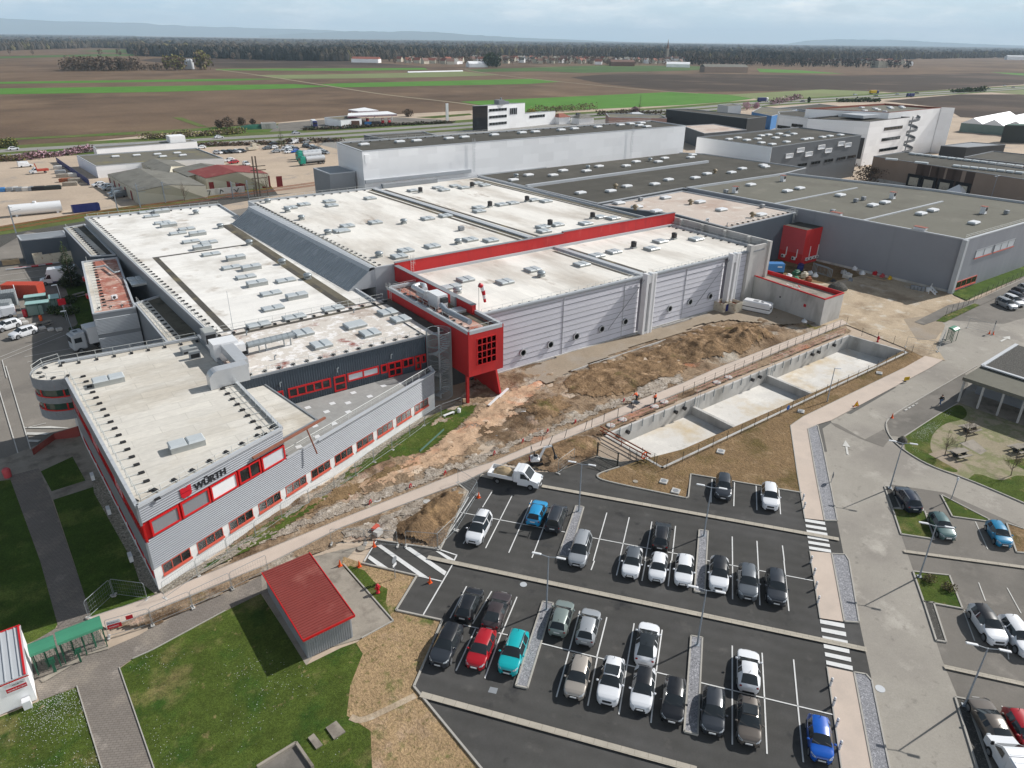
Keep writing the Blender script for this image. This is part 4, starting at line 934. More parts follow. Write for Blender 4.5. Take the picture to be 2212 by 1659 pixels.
duct=tH('ventilation_duct','round silver ventilation duct with square box elbow lying on the stained roof','duct',(A1.x,A1.y,9.6))
du.build('pipe',M['galv'],duct)
bx_=MB();q0=at(X4(110,880),11.6);bx_.box(q0.x-1.5,q0.y-1.2,9.6,q0.x+1.6,q0.y+1.2,11.9);bx_.box(A1.x-1.6,A1.y-.5,10.5,A1.x-.4,A1.y+.5,11.5);bx_.build('air_unit',M['white'],duct)
fl=MB()
w1=[at(X4(x,y),11.6)for x,y in((160,960),(330,1090),(250,1190),(60,1190))]
fl.box(q0.x-.6,w1[1].y-.3,10.6,q0.x+.9,q0.y-1.2,11.75);fl.box(w1[3].x-.2,w1[1].y-1.8,9.6,w1[1].x+.2,w1[1].y-.3,11.7)
ya,yb2,xq=w1[1].y-1.8,w1[1].y-.3,w1[3].x-.2
arc=[(xq-1.2*math.sin(R(15*k)),10.5+1.2*math.cos(R(15*k)))for k in range(7)]+[(xq-1.2,9.5),(xq,9.5)]
fl.add([(x,ya,z)for x,z in arc]+[(x,yb2,z)for x,z in arc],[tuple(range(9)),tuple(range(17,8,-1))]+[(i,i+9,(i+1)%9+9,(i+1)%9)for i in range(9)])
fl.build('square_duct',M['alu_foil'],duct)
def cR(p,z,d,name='cooling_unit',label=''):
 c=at(p,z);b=MB();b.box(c.x-d[0]/2,c.y-d[1]/2,z,c.x+d[0]/2,c.y+d[1]/2,z+d[2],0)
 b.box(c.x-d[0]/2+.12,c.y-d[1]/2-.01,z+.15,c.x+d[0]/2-.12,c.y-d[1]/2,z+d[2]-.3,1)
 for k in range(3):b.box(c.x-d[0]/2+.1,c.y-d[1]/2+.1+k*(d[1]-.2)/3,z+d[2],c.x+d[0]/2-.1,c.y-d[1]/2+.05+(k+1)*(d[1]-.2)/3,z+d[2]+.03,2)
 o=b.build(name,[M['metal_grey'],M['black'],M['sky_base']]);return tag(o,label,'cooling unit')
Y4=lambda x,y:((550+x*550/2212.0)*.548611,(1150+y*550/2212.0)*.548611)
cR(Y4(1120,830),9.6,(1.5,2.3,2.1),label='tall grey cooling unit standing where the cream roof meets the stained roof')
cR(Y4(1665,990),9.6,(.9,.7,1.4),label='slim grey cooling unit beside the round silver duct')
cR(Y4(880,1045),9.45,(1.3,.6,1.0),label='small pale air conditioner at the edge of the cream office roof')
cR(Y4(790,950),9.45,(1.9,1.5,.7),label='low silver roof box behind the small air conditioner')
tw=[(2.6+3.45*math.cos(t),97.0+3.4*math.sin(t))for t in[R(270-k*12)for k in range(16)]]
tb=MB()
for z0,z1 in((8.3,9.75),(6.5,7.3),(4.3,5.5)):
 for i in range(15):corr(tb,tw[i+1],tw[i],z0,z1,.18,.05)
tb.flat([(x,y,9.46)for x,y in tw]);tb.flat([(x,y,4.3)for x,y in tw])
tb.build('round_bay_cladding',M['metal_grey'],oF)
tr_=MB();tr_.flat([(2.6+(x-2.6)*.97,97+(y-97)*.97,9.5)for x,y in tw]);tr_.build('round_bay_roof',M['roof_cream'],oF)
for z0,z1 in((7.3,8.3),(5.5,6.5)):
 gb=MB();fb=MB()
 for i in range(15):
  wq(gb,tw[i+1],tw[i],0,.72,z0,z1,-.12)
  wq(fb,tw[i+1],tw[i],0,.72,z0,z0+.14,-.02,0,.1)
  if i%4==0:wq(fb,tw[i+1],tw[i],0,.16,z0,z1,-.04,0,.1)
 g_=gb.build('round_bay_window',M['glass_green'],oF);fb.build('frame',M['red_trim'],g_)
rl(oF,[(x,y,9.5)for x,y in[(2.6+(x-2.6)*.94,97+(y-97)*.94)for x,y in tw[::3]]],1.05,2.2,inward=-1,arm=.8)
cb_=MB();cb_.tube((3.0,93.9,0),(3.0,93.9,4.3),.3,None,10);cb_.build('column',M['steel'],oF)
for k,yy in enumerate((84.5,76.2,66.5)):
 item('ac','outdoor_unit',oF,(OA[0]-1.0-.04*(yy-60),yy,.3),R(90))
LH=[(20.9,98.6),(46.4,98.6),(46.9,187.0),(17.4,188.6)]
lh=hall('production_hall','long low hall with white roof and two loose rows of skylights behind the office',LH,9.35,'metal_grey','roof_white',.35,'metal_light')
rI(lh,9.0,[('sk_low','skylight',[Z(1,0,x,y)for x,y in((950,228),(985,253),(1055,296),(1212,336),(1155,364),(1240,418),(1355,423),(1370,500),(1502,586),(1595,648),(1757,755),(1853,671),(1770,851))]),('sk_box','skylight',[Z(1,0,x,y)for x,y in((1050,226),(1095,316),(1282,372),(1312,461),(1530,530),(1630,593),(1668,697),(1925,780))]),('vent_cap','roof_vent',[Z(1,0,x,y)for x,y in((1272,235),(1430,326),(1617,434),(1830,560),(1995,655))])])
gt=MB();gt.box(22.9,99.2,9.003,23.9,146,9.02);gt.box(23.9,145.2,9.003,41,146,9.02);gt.box(41.0,99,9.003,42.0,165,9.02);gt.build('roof_gutter',M['tar'],lh)
gt=MB();gt.box(42.0,99,9.003,43.3,165,9.018);gt.build('mossy_strip',M['gutter_moss'],lh)
rl(lh,[(17.9,187.5,9.0),(21.3,99.2,9.0)],1.05,1.75,inward=1,arm=.8)
rl(lh,[(46.5,186.3,9.0),(17.9,187.9,9.0)],1.05,2.2,inward=1,arm=.8)
tag(MB().tube((24.2,100.2,9),(24.2,100.2,14.8),.035,.02,5).build('lightning_rod',M['steel']),'thin tall lightning rod on the white roof near its front railing','lightning rod')
wing=hall('side_wing','low narrow wing with mossy roof under the left hall wall near the office',[at(p,7.2)for p in(Z(1,0,870,815),Z(1,0,1085,1075),Z(1,0,1330,1010),Z(1,0,1040,760))],7.3,'metal_grey','gutter_moss',.3)
q=[at(p,7.05)for p in(Z(1,0,885,812),Z(1,0,1095,1060),Z(1,0,1175,1035),Z(1,0,955,795))]
ws_=MB();ws_.flat([(v.x,v.y,7.02)for v in q]);ws_.build('white_strip',M['roof_cream'],wing)
rl(wing,[(*at(Z(1,0,890,812),7.0).xy,7.0),(*at(Z(1,0,1100,1060),7.0).xy,7.0)],1.05,1.9,inward=1,arm=1.2)
canteen=hall('annex_building','two storey annex with red stained roof beside the parked lorry yard',[at(p,7.3)for p in(Z(1,0,528,545),Z(1,0,600,885),Z(1,0,880,840),Z(1,0,760,515))],7.4,'metal_grey','roof_red',.3)
q=[at(p,7.1)for p in(Z(1,0,540,548),Z(1,0,608,870),Z(1,0,660,860),Z(1,0,600,540))]
ws_=MB();ws_.flat([(v.x,v.y,7.12)for v in q]);ws_.build('white_strip',M['roof_cream'],canteen)
a_,b_=at(Z(1,0,545,548),7.1),at(Z(1,0,615,868),7.1);c_=at(Z(1,0,870,835),7.1)
rl(canteen,[(a_.x+.5,a_.y,7.1),(b_.x+.6,b_.y+.4,7.1),(c_.x,c_.y+.3,7.1)],1.05,1.7,inward=1,arm=1.0)
a_,b_=at(Z(1,0,600,885),7.3),at(Z(1,0,880,840),7.3)
rb_=MB()
for z0,z1 in((.4,3.2),(3.8,6.4)):corr(rb_,(a_.x,a_.y-.05),(b_.x,b_.y-.05),z0,z1,.22,.06)
rb_.build('corrugated_band',M['metal_light'],canteen)
item('ac','roof_unit',canteen,at(Z(1,0,745,790),7.1),.4);rI(canteen,7.1,[('sk_sq','skylight',[Z(1,0,880,665),Z(1,0,900,690)])])
for px in((553,640),(575,750)):
 p=at(Z(1,0,*px),7.0);bb_=MB();bb_.box(p.x-.5,p.y-.6,6.3,p.x+.3,p.y+.6,6.9);bb_.build('red_hopper',M['red_trim'],canteen)
pp=MB();pr_=[at(Z(1,0,x,y),7.6)for x,y in((620,580),(680,570),(740,615),(780,605))]
pp.path(pr_,.18,8);pp.build('roof_pipe',M['galv'],canteen)
wing2=hall('side_wing','far low wing with white strip roof beside the dark shed',[at(p,7.3)for p in(Z(1,0,412,325),Z(1,0,585,510),Z(1,0,750,500),Z(1,0,550,300))],7.4,'clad_dark','tar',.3)
q=[at(p,7.15)for p in(Z(1,0,428,325),Z(1,0,600,505),Z(1,0,690,495),Z(1,0,500,318))]
ws_=MB();ws_.flat([(v.x,v.y,7.13)for v in q]);ws_.build('white_strip',M['roof_cream'],wing2)
rl(wing2,[(*at(Z(1,0,430,330),7.1).xy,7.1),(*at(Z(1,0,602,505),7.1).xy,7.1)],1.05,1.9,inward=1,arm=1.0)
dshed=hall('storage_shed','dark grey windowless shed with ribbed grey roof beside the railway',[at(p,5.5)for p in(Z(1,0,108,372),Z(1,0,132,405),Z(1,0,445,375),Z(1,0,410,340))],5.5,'clad_dark','metal_grey',.1)
UH=[(50.0,106.7),(116.5,106.7),(114.3,171.5),(49.6,171.8)]
uh=hall('production_hall','higher white roofed hall in two bays with slanted grey glazing along its left side',UH,12.3,'metal_light','roof_white_b',.45,'metal_light')
gz=MB()
g0,g1=106.8,165.2
xs_=lambda y:44.9-1.5*(y-g0)/(g1-g0)
k=46
for i in range(k):
 y0,y1=g0+(g1-g0)*i/k,g0+(g1-g0)*(i+1)/k-.08
 gz.add([(xs_(y0),y0,8.95),(xs_(y1),y1,8.95),(xs_(y1)+4.0,y1,11.75),(xs_(y0)+4.0,y0,11.75)],[(3,2,1,0)])
gz.build('slanted_glazing',M['glazing'],uh)
gb=MB()
for i in range(k+1):
 y0=g0+(g1-g0)*i/k-.04
 gb.bar((xs_(y0)-.02,y0,8.98),(xs_(y0)+4.0,y0,11.8),.09,.09)
gb.bar((xs_(g0)+1.97,g0,10.38),(xs_(g1)+1.97,g1,10.38),.06,.05)
gb.build('glazing_bar',M['glazing'],uh)
ge=MB();ge.add([(xs_(g1),g1,8.9),(50,g1,8.9),(50,g1,12),(xs_(g1)+4,g1,11.75)],[(3,2,1,0)]);ge.add([(xs_(g0),g0,8.9),(50,g0,8.9),(50,g0,12),(xs_(g0)+4,g0,11.75)],[(0,1,2,3)]);ge.build('glazing_end',M['metal_light'],uh)
gk=MB();gk.add([(xs_(g0)+3.95,g0,11.7),(xs_(g1)+3.95,g1,11.7),(xs_(g1)+4.3,g1+.4,12.35),(xs_(g0)+4.3,g0,12.35),(50.1,g0,12.35),(50.1,g1+.4,12.35)],[(3,2,1,0),(4,5,2,3)]);gk.build('glazing_ledge',M['metal_light'],uh)
rl(uh,[(48.9,165,12.35),(50.2,107.2,12.35)],1.0,1.75,inward=1,arm=.9)
rl(uh,[(81,171.3,11.9),(50,171.5,11.9)],1.0,2.2,inward=1,arm=.7)
gt=MB();gt.box(50.35,107,11.853,51.2,171,11.87)
v0,v1=at(Z(1,1,225,80),12),at(Z(1,1,1250,405),12)
for d_,w_ in((-2.3,.9),(2.4,.8)):gt.bar((v0.x+d_,v0.y,11.86),(v1.x+d_+.5,v1.y+2,11.86),w_,.03)
v2,v3=at(Z(1,1,885,0),12),at(Z(1,1,1985,262),12)
gt.bar((v2.x-2.6,v2.y,11.86),(v3.x-2.6,v3.y,11.86),.8,.03);gt.build('roof_gutter',M['tar'],uh)
gt=MB();gt.bar((v0.x-.75,v0.y+1.5,11.87),(v1.x-.3,v1.y+2,11.87),1.1,.04);gt.bar((v2.x-1.2,v2.y,11.87),(v3.x-1.2,v3.y,11.87),1.3,.04);gt.build('mossy_strip',M['gutter_moss'],uh)
gt=MB();gt.bar((v0.x+.4,v0.y+1.5,12.0),(v1.x+.6,v1.y+2,12.0),1.3,.35);gt.build('valley_cover',M['metal_light'],uh)
bw_=MB();bw_.bar((84,171.2,12.4),(100.2,171.2,12.4),1.4,1.0);bw_.build('back_ledge',M['metal_grey'],uh)
rI(uh,11.85,[('sk_sq','skylight',[Z(1,1,x,y)for x,y in((187,138),(220,295),(40,318),(10,350),(560,270),(675,252),(835,407),(968,411),(590,450),(418,478),(375,516))]+[Z(1,0,x,y)for x,y in((1885,199),(1970,178),(2135,158),(2150,184),(2205,350))]),('sk_sq','skylight',[Z(1,1,x,y)for x,y in((465,88),(627,69),(738,58),(665,84),(793,69),(880,40),(928,53),(890,199),(893,222),(1038,179),(1110,169),(1245,149),(1326,157),(1305,325),(1313,352),(1397,310),(1583,302),(1675,260),(1760,268))]),('vent_cap','roof_vent',[Z(1,1,x,y)for x,y in((405,297),(757,428),(245,513))]+[Z(1,0,x,y)for x,y in((1865,222),(1955,272),(2125,366),(1735,162))]),('fan','roof_fan',[Z(1,1,x,y)for x,y in((513,97),(847,62),(963,190),(1203,155),(1352,313),(1627,264))]),('fan_box','roof_box',[Z(1,1,777,342)])])
FH=[(54.4,82.0),(122.0,82.0),(122.0,106.0),(54.4,106.0)]
fh=hall('front_hall','tall front hall with white roof and pale slatted facade pierced by round windows',FH,10.55,'screen_back','roof_white_b',.4,'metal_light',.45)
sc=MB()
for s0,s1 in((0,33.2),(36.2,55.8),(58.8,62.4)):
 a,b=(54.4+s0,81.75),(54.4+s1,81.75)
 for k in range(47):
  z=.45+k*.213
  ap,bp=(a[0],81.75),(b[0],81.75)
  sc.add([(ap[0],81.70,z),(bp[0],81.70,z),(bp[0],81.84,z+.15),(ap[0],81.84,z+.15),(bp[0],81.84,z-.02),(ap[0],81.84,z-.02)],[(0,1,2,3),(5,4,1,0)])
sc.build('slat_screen',M['screen'],fh)
sj=MB()
for k in range(1,11):sj.box(54.4,81.685,.4+k*.93,116.8,81.7,.45+k*.93)
sj.build('screen_rail',M['metal_grey'],fh)
for x in(70.5,84.0,99.5):
 sv=MB();sv.box(x,81.66,.45,x+.07,81.72,10.4);sv.build('screen_joint',M['metal_light'],fh)
ed=MB();ed.box(54.4,81.6,10.2,122,81.95,10.5);ed.build('facade_coping',M['metal_grey'],fh)
bs_=MB();bs_.box(54.4,81.55,0,117,81.95,.42);bs_.build('plinth',M['concrete'],fh)
ports=[Z(1,1,1177,1133),Z(1,1,1355,1080),Z(1,1,1523,1027),Z(1,1,1687,980),Z(1,1,1840,932),Z(1,1,2128,848),Z(1,2,48,805),Z(1,2,178,768)]
for p in ports:
 d=ray(*p);t_=81.6/d.y;x,z=d.x*t_,CAM_H+d.z*t_
 r1=MB();r1.lathe([(.62,-.12),(.62,.12),(.46,.12),(.46,-.05),(.46,-.12)],(x,81.6,z),20,0,True,'Y')
 w_=r1.build('porthole',M['metal_light'],fh)
 r2=MB();r2.lathe([(.46,-.0),(.46,.04)],(x,81.56,z),20,0,False,'Y');r2.build('pane',M['glass'],w_)
def pillar(x0,name='pylon'):
 b=MB()
 for dx in(0,1.25):
  b.box(x0+dx,80.3,0,x0+dx+.55,81.4,11.3)
 b.box(x0+.55,80.4,.15,x0+1.25,80.75,.7);b.box(x0+.55,80.4,9.6,x0+1.25,81.1,11.0);b.tube((x0+2.2,80.6,0),(x0+2.2,80.6,11.2),.35,None,10)
 return b.build(name,M['white'],fh)
pillar(87.8);pillar(110.6)
rl(fh,[(55.2,82.45,10.15),(121.5,82.45,10.15)],.95,1.9,inward=1,arm=.55)
shadow_rods=MB();shadow_rods.tube((110.4,80.9,10.2),(102.5,81.3,2.4),.05,None,6);shadow_rods.tube((87.9,80.9,10.3),(80.5,81.4,2.6),.05,None,6);shadow_rods.build('tie_rod',M['metal_grey'],fh)  # thin grey rods standing in for the pylons' diagonal cast shadows on the facade
gt=MB();v0,v1=at(Z(1,1,1375,450),10.2),at(Z(1,1,1920,625),10.2)
for d_,w_ in((-1.7,.8),(2.0,.8)):gt.bar((v0.x+d_,104,10.16),(v1.x+d_,84,10.16),w_,.03)
gt.build('roof_gutter',M['tar'],fh)
gt=MB();gt.bar((v0.x,105.6,10.35),(v1.x,82.6,10.35),1.1,.4);gt.build('valley_cover',M['metal_light'],fh)
rI(fh,10.15,[('sk_sq','skylight',[Z(1,1,x,y)for x,y in((1240,602),(805,666),(1060,682),(1557,568),(1765,486),(1655,511),(2010,466),(2065,418))]+[Z(1,2,85,404)]),('vent_cap','roof_vent',[Z(1,1,1295,640),Z(1,1,752,748)]),('fan','roof_fan',[Z(1,1,1893,456),Z(1,1,2155,398)]),('sk_low','skylight',[Z(1,1,712,712)])])
ew=MB();ew.box(117.0,81.2,0,117.9,82.2,11.8);ew.box(117.9,81.7,0,123.6,82.1,11.4);ew.box(123.0,81.2,0,123.7,82.2,11.8);ew.box(123.3,82.2,0,123.7,107,11.8)
for y in(86,92,98,104):ew.box(122.7,y,10.2,123.298,y+.6,11.75)
ew.build('concrete_end_wall',M['concrete'],fh)
rl(fh,[(121.6,83,10.15),(121.6,105.3,10.15)],1.05,2.0,inward=1,arm=1.0)
rw=MB();rw.box(53.6,106.05,9.5,90.6,106.6,12.65);rw.box(90.6,106.05,9.5,122.8,106.6,12.9);rw.box(53.3,82.0,9.6,53.95,106.05,12.2)
rw_o=rw.build('fire_wall',M['red'],fh)
rc=MB();rc.box(53.5,105.98,12.652,90.6,106.68,12.74);rc.box(90.6,105.98,12.902,122.9,106.68,12.99);rc.box(53.2,82,12.202,54.05,105.98,12.29);rc.build('coping',M['metal_grey'],rw_o)
def lD(parent,x,y,z0,z1,dx=.5,dy=0,cage=True,mat='rail_white',out=(0,-1)):
 b=MB()
 for s in(-.5,.5):b.tube((x+dx*s,y+dy*s,z0),(x+dx*s,y+dy*s,z1+1.0),.03,None,5)
 n=int((z1-z0)/.3)
 for k in range(n):b.tube((x-dx/2,y-dy/2,z0+.3*k),(x+dx/2,y+dy/2,z0+.3*k),.018,None,4)
 if cage:
  z=max(z0+2.2,z1-1.0)if z1-z0<4 else z0+2.2
  while z<z1+1.1:
   ring=[(x+dx*.7*math.cos(t)+out[0]*(.35+.35*math.sin(t)),y+dy*.7*math.cos(t)+out[1]*(.35+.35*math.sin(t)),z)for t in[R(-60+30*i)for i in range(11)]]
   b.path(ring,.018,4);z+=.8
  for t in(0,60,120,180):
   q=(x+dx*.7*math.cos(R(t))+out[0]*(.35+.35*math.sin(R(t))),y+dy*.7*math.cos(R(t))+out[1]*(.35+.35*math.sin(R(t))))
   b.tube((q[0],q[1],max(z0+1.8,z1-1.2)),(q[0],q[1],z1+1.05),.014,None,4)
 return b.build('ladder',M[mat],parent)
lD(fh,56.6,105.8,10.2,12.7)
rbk=tH('entrance_block','bright red projecting box on a slim leg and slanted fin, between office and front hall','building',(51,86,0))
X0,X1,Y0,Y1,ZB_,ZT=48.25,54.1,75.3,99.0,4.6,11.4
bk=MB();bk.prism([(X0,Y0),(X1,Y0),(X1,Y1),(X0,Y1)],ZB_,ZT-.05,0,False,True);bk.build('wall',M['red'],rbk)
lw=MB();lw.prism([(49.5,82.5),(54.0,82.5),(54.0,99),(49.5,99)],0,4.7,0,False);lw.build('ground_floor',M['clad_anth'],rbk)
rr2=MB();rr2.flat([(X0,Y0,10.75),(X1,Y0,10.75),(X1,Y1,10.75),(X0,Y1,10.75)]);rr2.build('roof',M['roof_red'],rbk)
gm_=MB();gm_.box(52.2,77,10.76,53.3,98.5,10.78);gm_.build('mossy_strip',M['gutter_moss'],rbk)
cp_=MB();cL(cp_,[(X0+.2,Y1),(X0+.2,Y0+.2),(X1-.2,Y0+.2),(X1-.2,82)],ZT,.45,.5);cL(cp_,[(X0,Y1-.2),(53.2,Y1-.2)],ZT,.45,.5);cp_.build('parapet',M['metal_light'],rbk)
lg=MB();lg.box(48.35,76.0,0,48.75,76.35,4.6);lg.build('leg',M['red'],rbk)
fn=MB()
fn.add([(x,y,z)for x in(53.75,54.05)for y,z in((75.5,0),(82.5,0),(82.5,4.62),(77.0,4.62))],[(3,2,1,0),(4,5,6,7),(0,1,5,4),(1,2,6,5),(2,3,7,6),(3,0,4,7)]);fn.build('fin',M['red'],rbk)
wD(rbk,(X0,Y0),(X1,Y0),1.35,4.65,6.0,10.1,.0,4,4,'red_trim','glass',.14,.16)
lD(rbk,48.1,97.6,9.6,11.4,0,.5,True,'rail_white',(-1,0))
rl(rbk,[(53.4,75.9,10.8),(48.9,75.9,10.8),(48.9,97.5,10.8)],1.05,1.75,inward=-1,arm=.75)
rl(rbk,[(49,98.3,10.8),(53,98.3,10.8)],1.05,2.0,blocks=False)
rI(rbk,10.8,[('sk_low','roof_hatch',[Z(1,1,730,872)])])
V4=lambda x,y:((1480+x*560/1822.0)*.548611,(1100+y*560/1822.0)*.548611)
hv=tH('air_handling_unit','white air handling unit with bright pipe bend and grey exhaust duct on the red block','air unit',(50.8,87,10.8))
u0=at(V4(735,300),11.5)
hb=MB();hb.box(50.2,u0.y-1.4,11.0,51.9,u0.y+1.6,12.9,0);hb.box(50.3,u0.y+1.6,11.2,51.5,u0.y+5.2,12.2,0);hb.box(50.6,u0.y-2.1,11.9,51.6,u0.y-1.4,12.6,1);hb.build('casing',[M['white'],M['dark']],hv)
hp=MB();a_,b_,c_=at(V4(835,330),12.0),at(V4(905,400),11.7),at(V4(1200,545),11.6);hp.tube(a_,b_,.4,None,12);hp.tube(b_,c_,.4,None,14)
for k in range(6):
 p=b_.lerp(c_,k/5);hp.tube(p-(c_-b_).normalized()*.06,p+(c_-b_).normalized()*.06,.43,None,14)
hp.build('exhaust_duct',M['steel'],hv)
hf=MB();ps_=[at(V4(x,y),12.3)for x,y in((640,190),(480,95),(560,65),(620,80),(630,130))];hf.path(ps_,.42,12);hf.build('pipe_bend',M['alu_foil'],hv)
hk=MB()
for k in range(7):hk.tube((49.6,82.5+k*1.9,10.8),(49.6,82.5+k*1.9,12.0),.05,None,5)
hk.build('stand',M['steel'],hv)
cbx=MB();cbx.box(53.0,86.3,10.8,53.9,87.6,12.3);tag(cbx.build('electric_cabinet',M['metal_grey']),'grey double cabinet against the low red roof wall','cabinet')
wk=tH('windsock','red and white windsock hanging limp from a thin pole over the facade corner','windsock',(54.6,80.8,10.5))
wp=MB();wp.tube((54.6,82.2,10.5),(54.6,82.2,15.0),.03,None,6);wp.build('pole',M['dark'],wk)
sk1,sk2=MB(),MB()
cs=[(54.7,82.2,15.0,.36),(55.1,82.1,14.75,.34),(55.25,82.05,14.1,.3),(55.35,82.0,13.45,.26),(55.45,82.0,12.85,.22),(55.55,82.0,12.3,.2)]
for i in range(5):
 (sk1 if i%2==0 else sk2).tube(cs[i][:3],cs[i+1][:3],cs[i][3],cs[i+1][3],10)
s1_=sk1.build('sock',M['sign_red'],wk);sk2.build('white_band',M['white'],s1_)
ss=tH('spiral_staircase','round caged spiral staircase of galvanised bars beside the red block','staircase',(46.2,79.8,0))
cg=MB();cx,cy,rr3=46.3,79.9,1.75
for k in range(72):
 t=R(5*k)
 if 60<(5*k)%360<130:continue
 cg.tube((cx+rr3*math.cos(t),cy+rr3*math.sin(t),.6),(cx+rr3*math.cos(t),cy+rr3*math.sin(t),10.6),.026,None,4,0,False)
for z in(.6,2.6,4.6,6.6,8.6,10.6):
 cg.path([(cx+rr3*math.cos(R(15*k)),cy+rr3*math.sin(R(15*k)),z)for k in range(25)],.03,4)
cg.build('cage',M['galv'],ss)
st=MB();st.tube((cx,cy,0),(cx,cy,11),.12,None,8)
for k in range(52):
 t=R(90+k*21);z=.2+k*.187
 c,s_=math.cos(t),math.sin(t);c2,s2=math.cos(t+R(22)),math.sin(t+R(22))
 st.add([(cx,cy,z),(cx+1.55*c,cy+1.55*s_,z),(cx+1.55*c2,cy+1.55*s2,z),(cx,cy,z-.05),(cx+1.55*c,cy+1.55*s_,z-.05),(cx+1.55*c2,cy+1.55*s2,z-.05)],[(0,1,2),(5,4,3),(1,4,5,2),(0,3,4,1),(2,5,3,0)])
st.build('stair_treads',M['metal_light'],ss)
hl_=MB();hl_.path([(cx+1.6*math.cos(R(90+k*21)),cy+1.6*math.sin(R(90+k*21)),1.1+k*.187)for k in range(52)],.03,5);hl_.build('handrail',M['galv'],ss)
wh=hall('high_store','long windowless white high warehouse with dark roof behind the halls',[(82.4,178.4),(207,178.4),(209,197),(84.0,198.0)],20.35,'clad_white','roof_dark',.3,'metal_light',.5)
rI(wh,20.1,[('sk_dome','skylight',[Z(0,1,x,y)for x,y in((147,942),(378,924),(488,917),(697,902),(798,894),(990,879),(1170,865),(1257,859),(1423,847),(1510,839),(1662,827),(1808,814),(1875,807),(1930,817),(1945,802),(1980,825))])])
lD(wh,117.0,178.1,12.2,20.4,.6,0,True,'metal_light');lD(wh,180.5,178.1,11.2,20.4,.6,0,True,'metal_light')
lv_=MB();lv_.box(82.6,177.9,12.1,116,178.38,13.0);lv_.build('louvre_band',M['metal_light'],wh)
lp_=MB();lp_.box(83.0,178.1,17.2,84.2,178.39,19.4);lp_.build('wall_hatch',M['clad_white'],wh)
rl(wh,[(207.5,196,20.1),(84.6,197.0,20.1)],1.0,3.0,inward=1,arm=.6)
gbx=hall('lift_tower','plain grey metal tower against the left end of the white warehouse',[(75.0,183.5),(82.3,183.5),(82.3,194.5),(75.0,194.5)],14.6,'metal_grey','metal_grey',.1)
DZ=11.0
dh=hall('back_hall','wide hall with dark grey roof and scattered white roof domes before the white warehouse',[at(p,DZ)for p in(Z(0,1,880,1140),Z(1,1,1660,172),Z(1,1,2212,72),Z(1,2,25,75),Z(0,2,670,1125),Z(0,2,800,1092),Z(0,2,140,1000),Z(0,1,2140,990))],DZ+.3,'clad_slate','roof_dark',.3,'metal_light')
rdg=MB();a_,b_=at(Z(0,1,1200,1208),DZ+.3),at(Z(0,2,163,1048),DZ+.3);rdg.bar((a_.x,a_.y,DZ+.35),(b_.x,b_.y,DZ+.35),.9,.7);rdg.build('roof_upstand',M['metal_light'],dh)
rI(dh,DZ+.02,[('sk_dome','skylight',[Z(0,1,x,y)for x,y in((1115,1172),(1213,1140),(1372,1141),(1437,1111),(1588,1113),(1670,1083),(1845,1080),(1910,1053),(2053,1053),(2095,1030))]+[Z(1,1,x,y)for x,y in((1550,104),(1745,92),(1850,61),(2030,47),(2120,18))]+[Z(0,2,x,y)for x,y in((157,1132),(315,1123),(385,1098),(80,1158),(50,1025),(63,1008),(535,1086),(520,1076))]),('vent_cap','roof_vent',[Z(0,1,x,y)for x,y in((1132,1148),(1597,1093),(2000,1043))]),('cowl','roof_cowl',[Z(0,1,1775,1220),Z(0,2,208,1122)])])
MZ=10.6
mh=hall('middle_hall','pale pinkish roofed hall with tan cowls between the red fire wall and the right hall',[at(p,MZ)for p in(Z(1,1,1690,180),Z(1,1,2212,88),Z(1,2,20,92),Z(1,2,735,228),Z(1,2,300,330),Z(1,1,2170,240))],MZ+.2,'clad_dark','roof_tan',.25,'metal_light')
rI(mh,MZ-.02,[('sk_dome','skylight',[Z(1,1,x,y)for x,y in((1800,170),(1915,195),(2040,223),(2100,135))]+[Z(1,2,x,y)for x,y in((110,163),(250,213),(505,246))]),('cowl','roof_cowl',[Z(1,1,1903,208),Z(1,2,50,172),Z(1,2,450,257)]),('fan_box','roof_box',[Z(1,1,1937,150),Z(1,2,513,195)]),('pipe','vent_pipe',[Z(1,2,287,310)]),('ac','roof_unit',[Z(1,2,160,285)])])
ra,rb2=at(Z(1,2,310,322),MZ),at(Z(1,2,735,226),MZ)
rl(mh,[(ra.x,ra.y+.4,MZ),(rb2.x,rb2.y+.4,MZ)],1.05,2.0,inward=1,arm=.6)
RZ=11.5
RHp=[(159.3,60.5),at(Z(1,2,2700,100),RZ)[:2],at(Z(1,2,2700,300),RZ)[:2],at(Z(1,2,2212,222),RZ)[:2],at(Z(0,2,670,1118),RZ)[:2],at(Z(1,2,25,60),RZ)[:2]]
RHp=[(159.3,60.5),(215,59.8),(211,92),at(Z(0,2,670,1118),RZ)[:2],at(Z(1,2,25,60),RZ)[:2]]
rh=hall('right_hall','large grey clad hall with grey green roof and red capped fans on the right',RHp,RZ,'clad_grey','roof_dark_b',.55,'metal_light',.5)
rI(rh,RZ-.5,[('sk_dome','skylight',[Z(1,2,x,y)for x,y in((440,51),(677,92),(757,74),(1020,119),(1230,184),(1310,166),(1543,239),(1620,217),(1885,299))]),('fan_unit','roof_fan',[Z(1,2,338,98),Z(0,2,648,1175),Z(1,2,1357,135),Z(1,2,1945,232)]),('fan_box','roof_box',[Z(1,2,278,98),Z(1,2,1120,158),Z(1,2,1170,145),Z(1,2,970,230),Z(1,2,2095,235)])])
for(p,q)in((Z(1,2,600,165),Z(1,2,1130,62)),(Z(1,2,1175,272),Z(1,2,1685,150))):
 a_,b_=at(p,RZ-.3),at(q,RZ-.3);jb=MB();jb.bar((a_.x,a_.y,RZ-.42),(b_.x,b_.y,RZ-.42),.5,.25);jb.build('expansion_joint',M['metal_light'],rh)
cn=MB();cn.box(158.6,60.0,0,159.6,60.9,11.45);cn.build('corner_trim',M['metal_light'],rh)
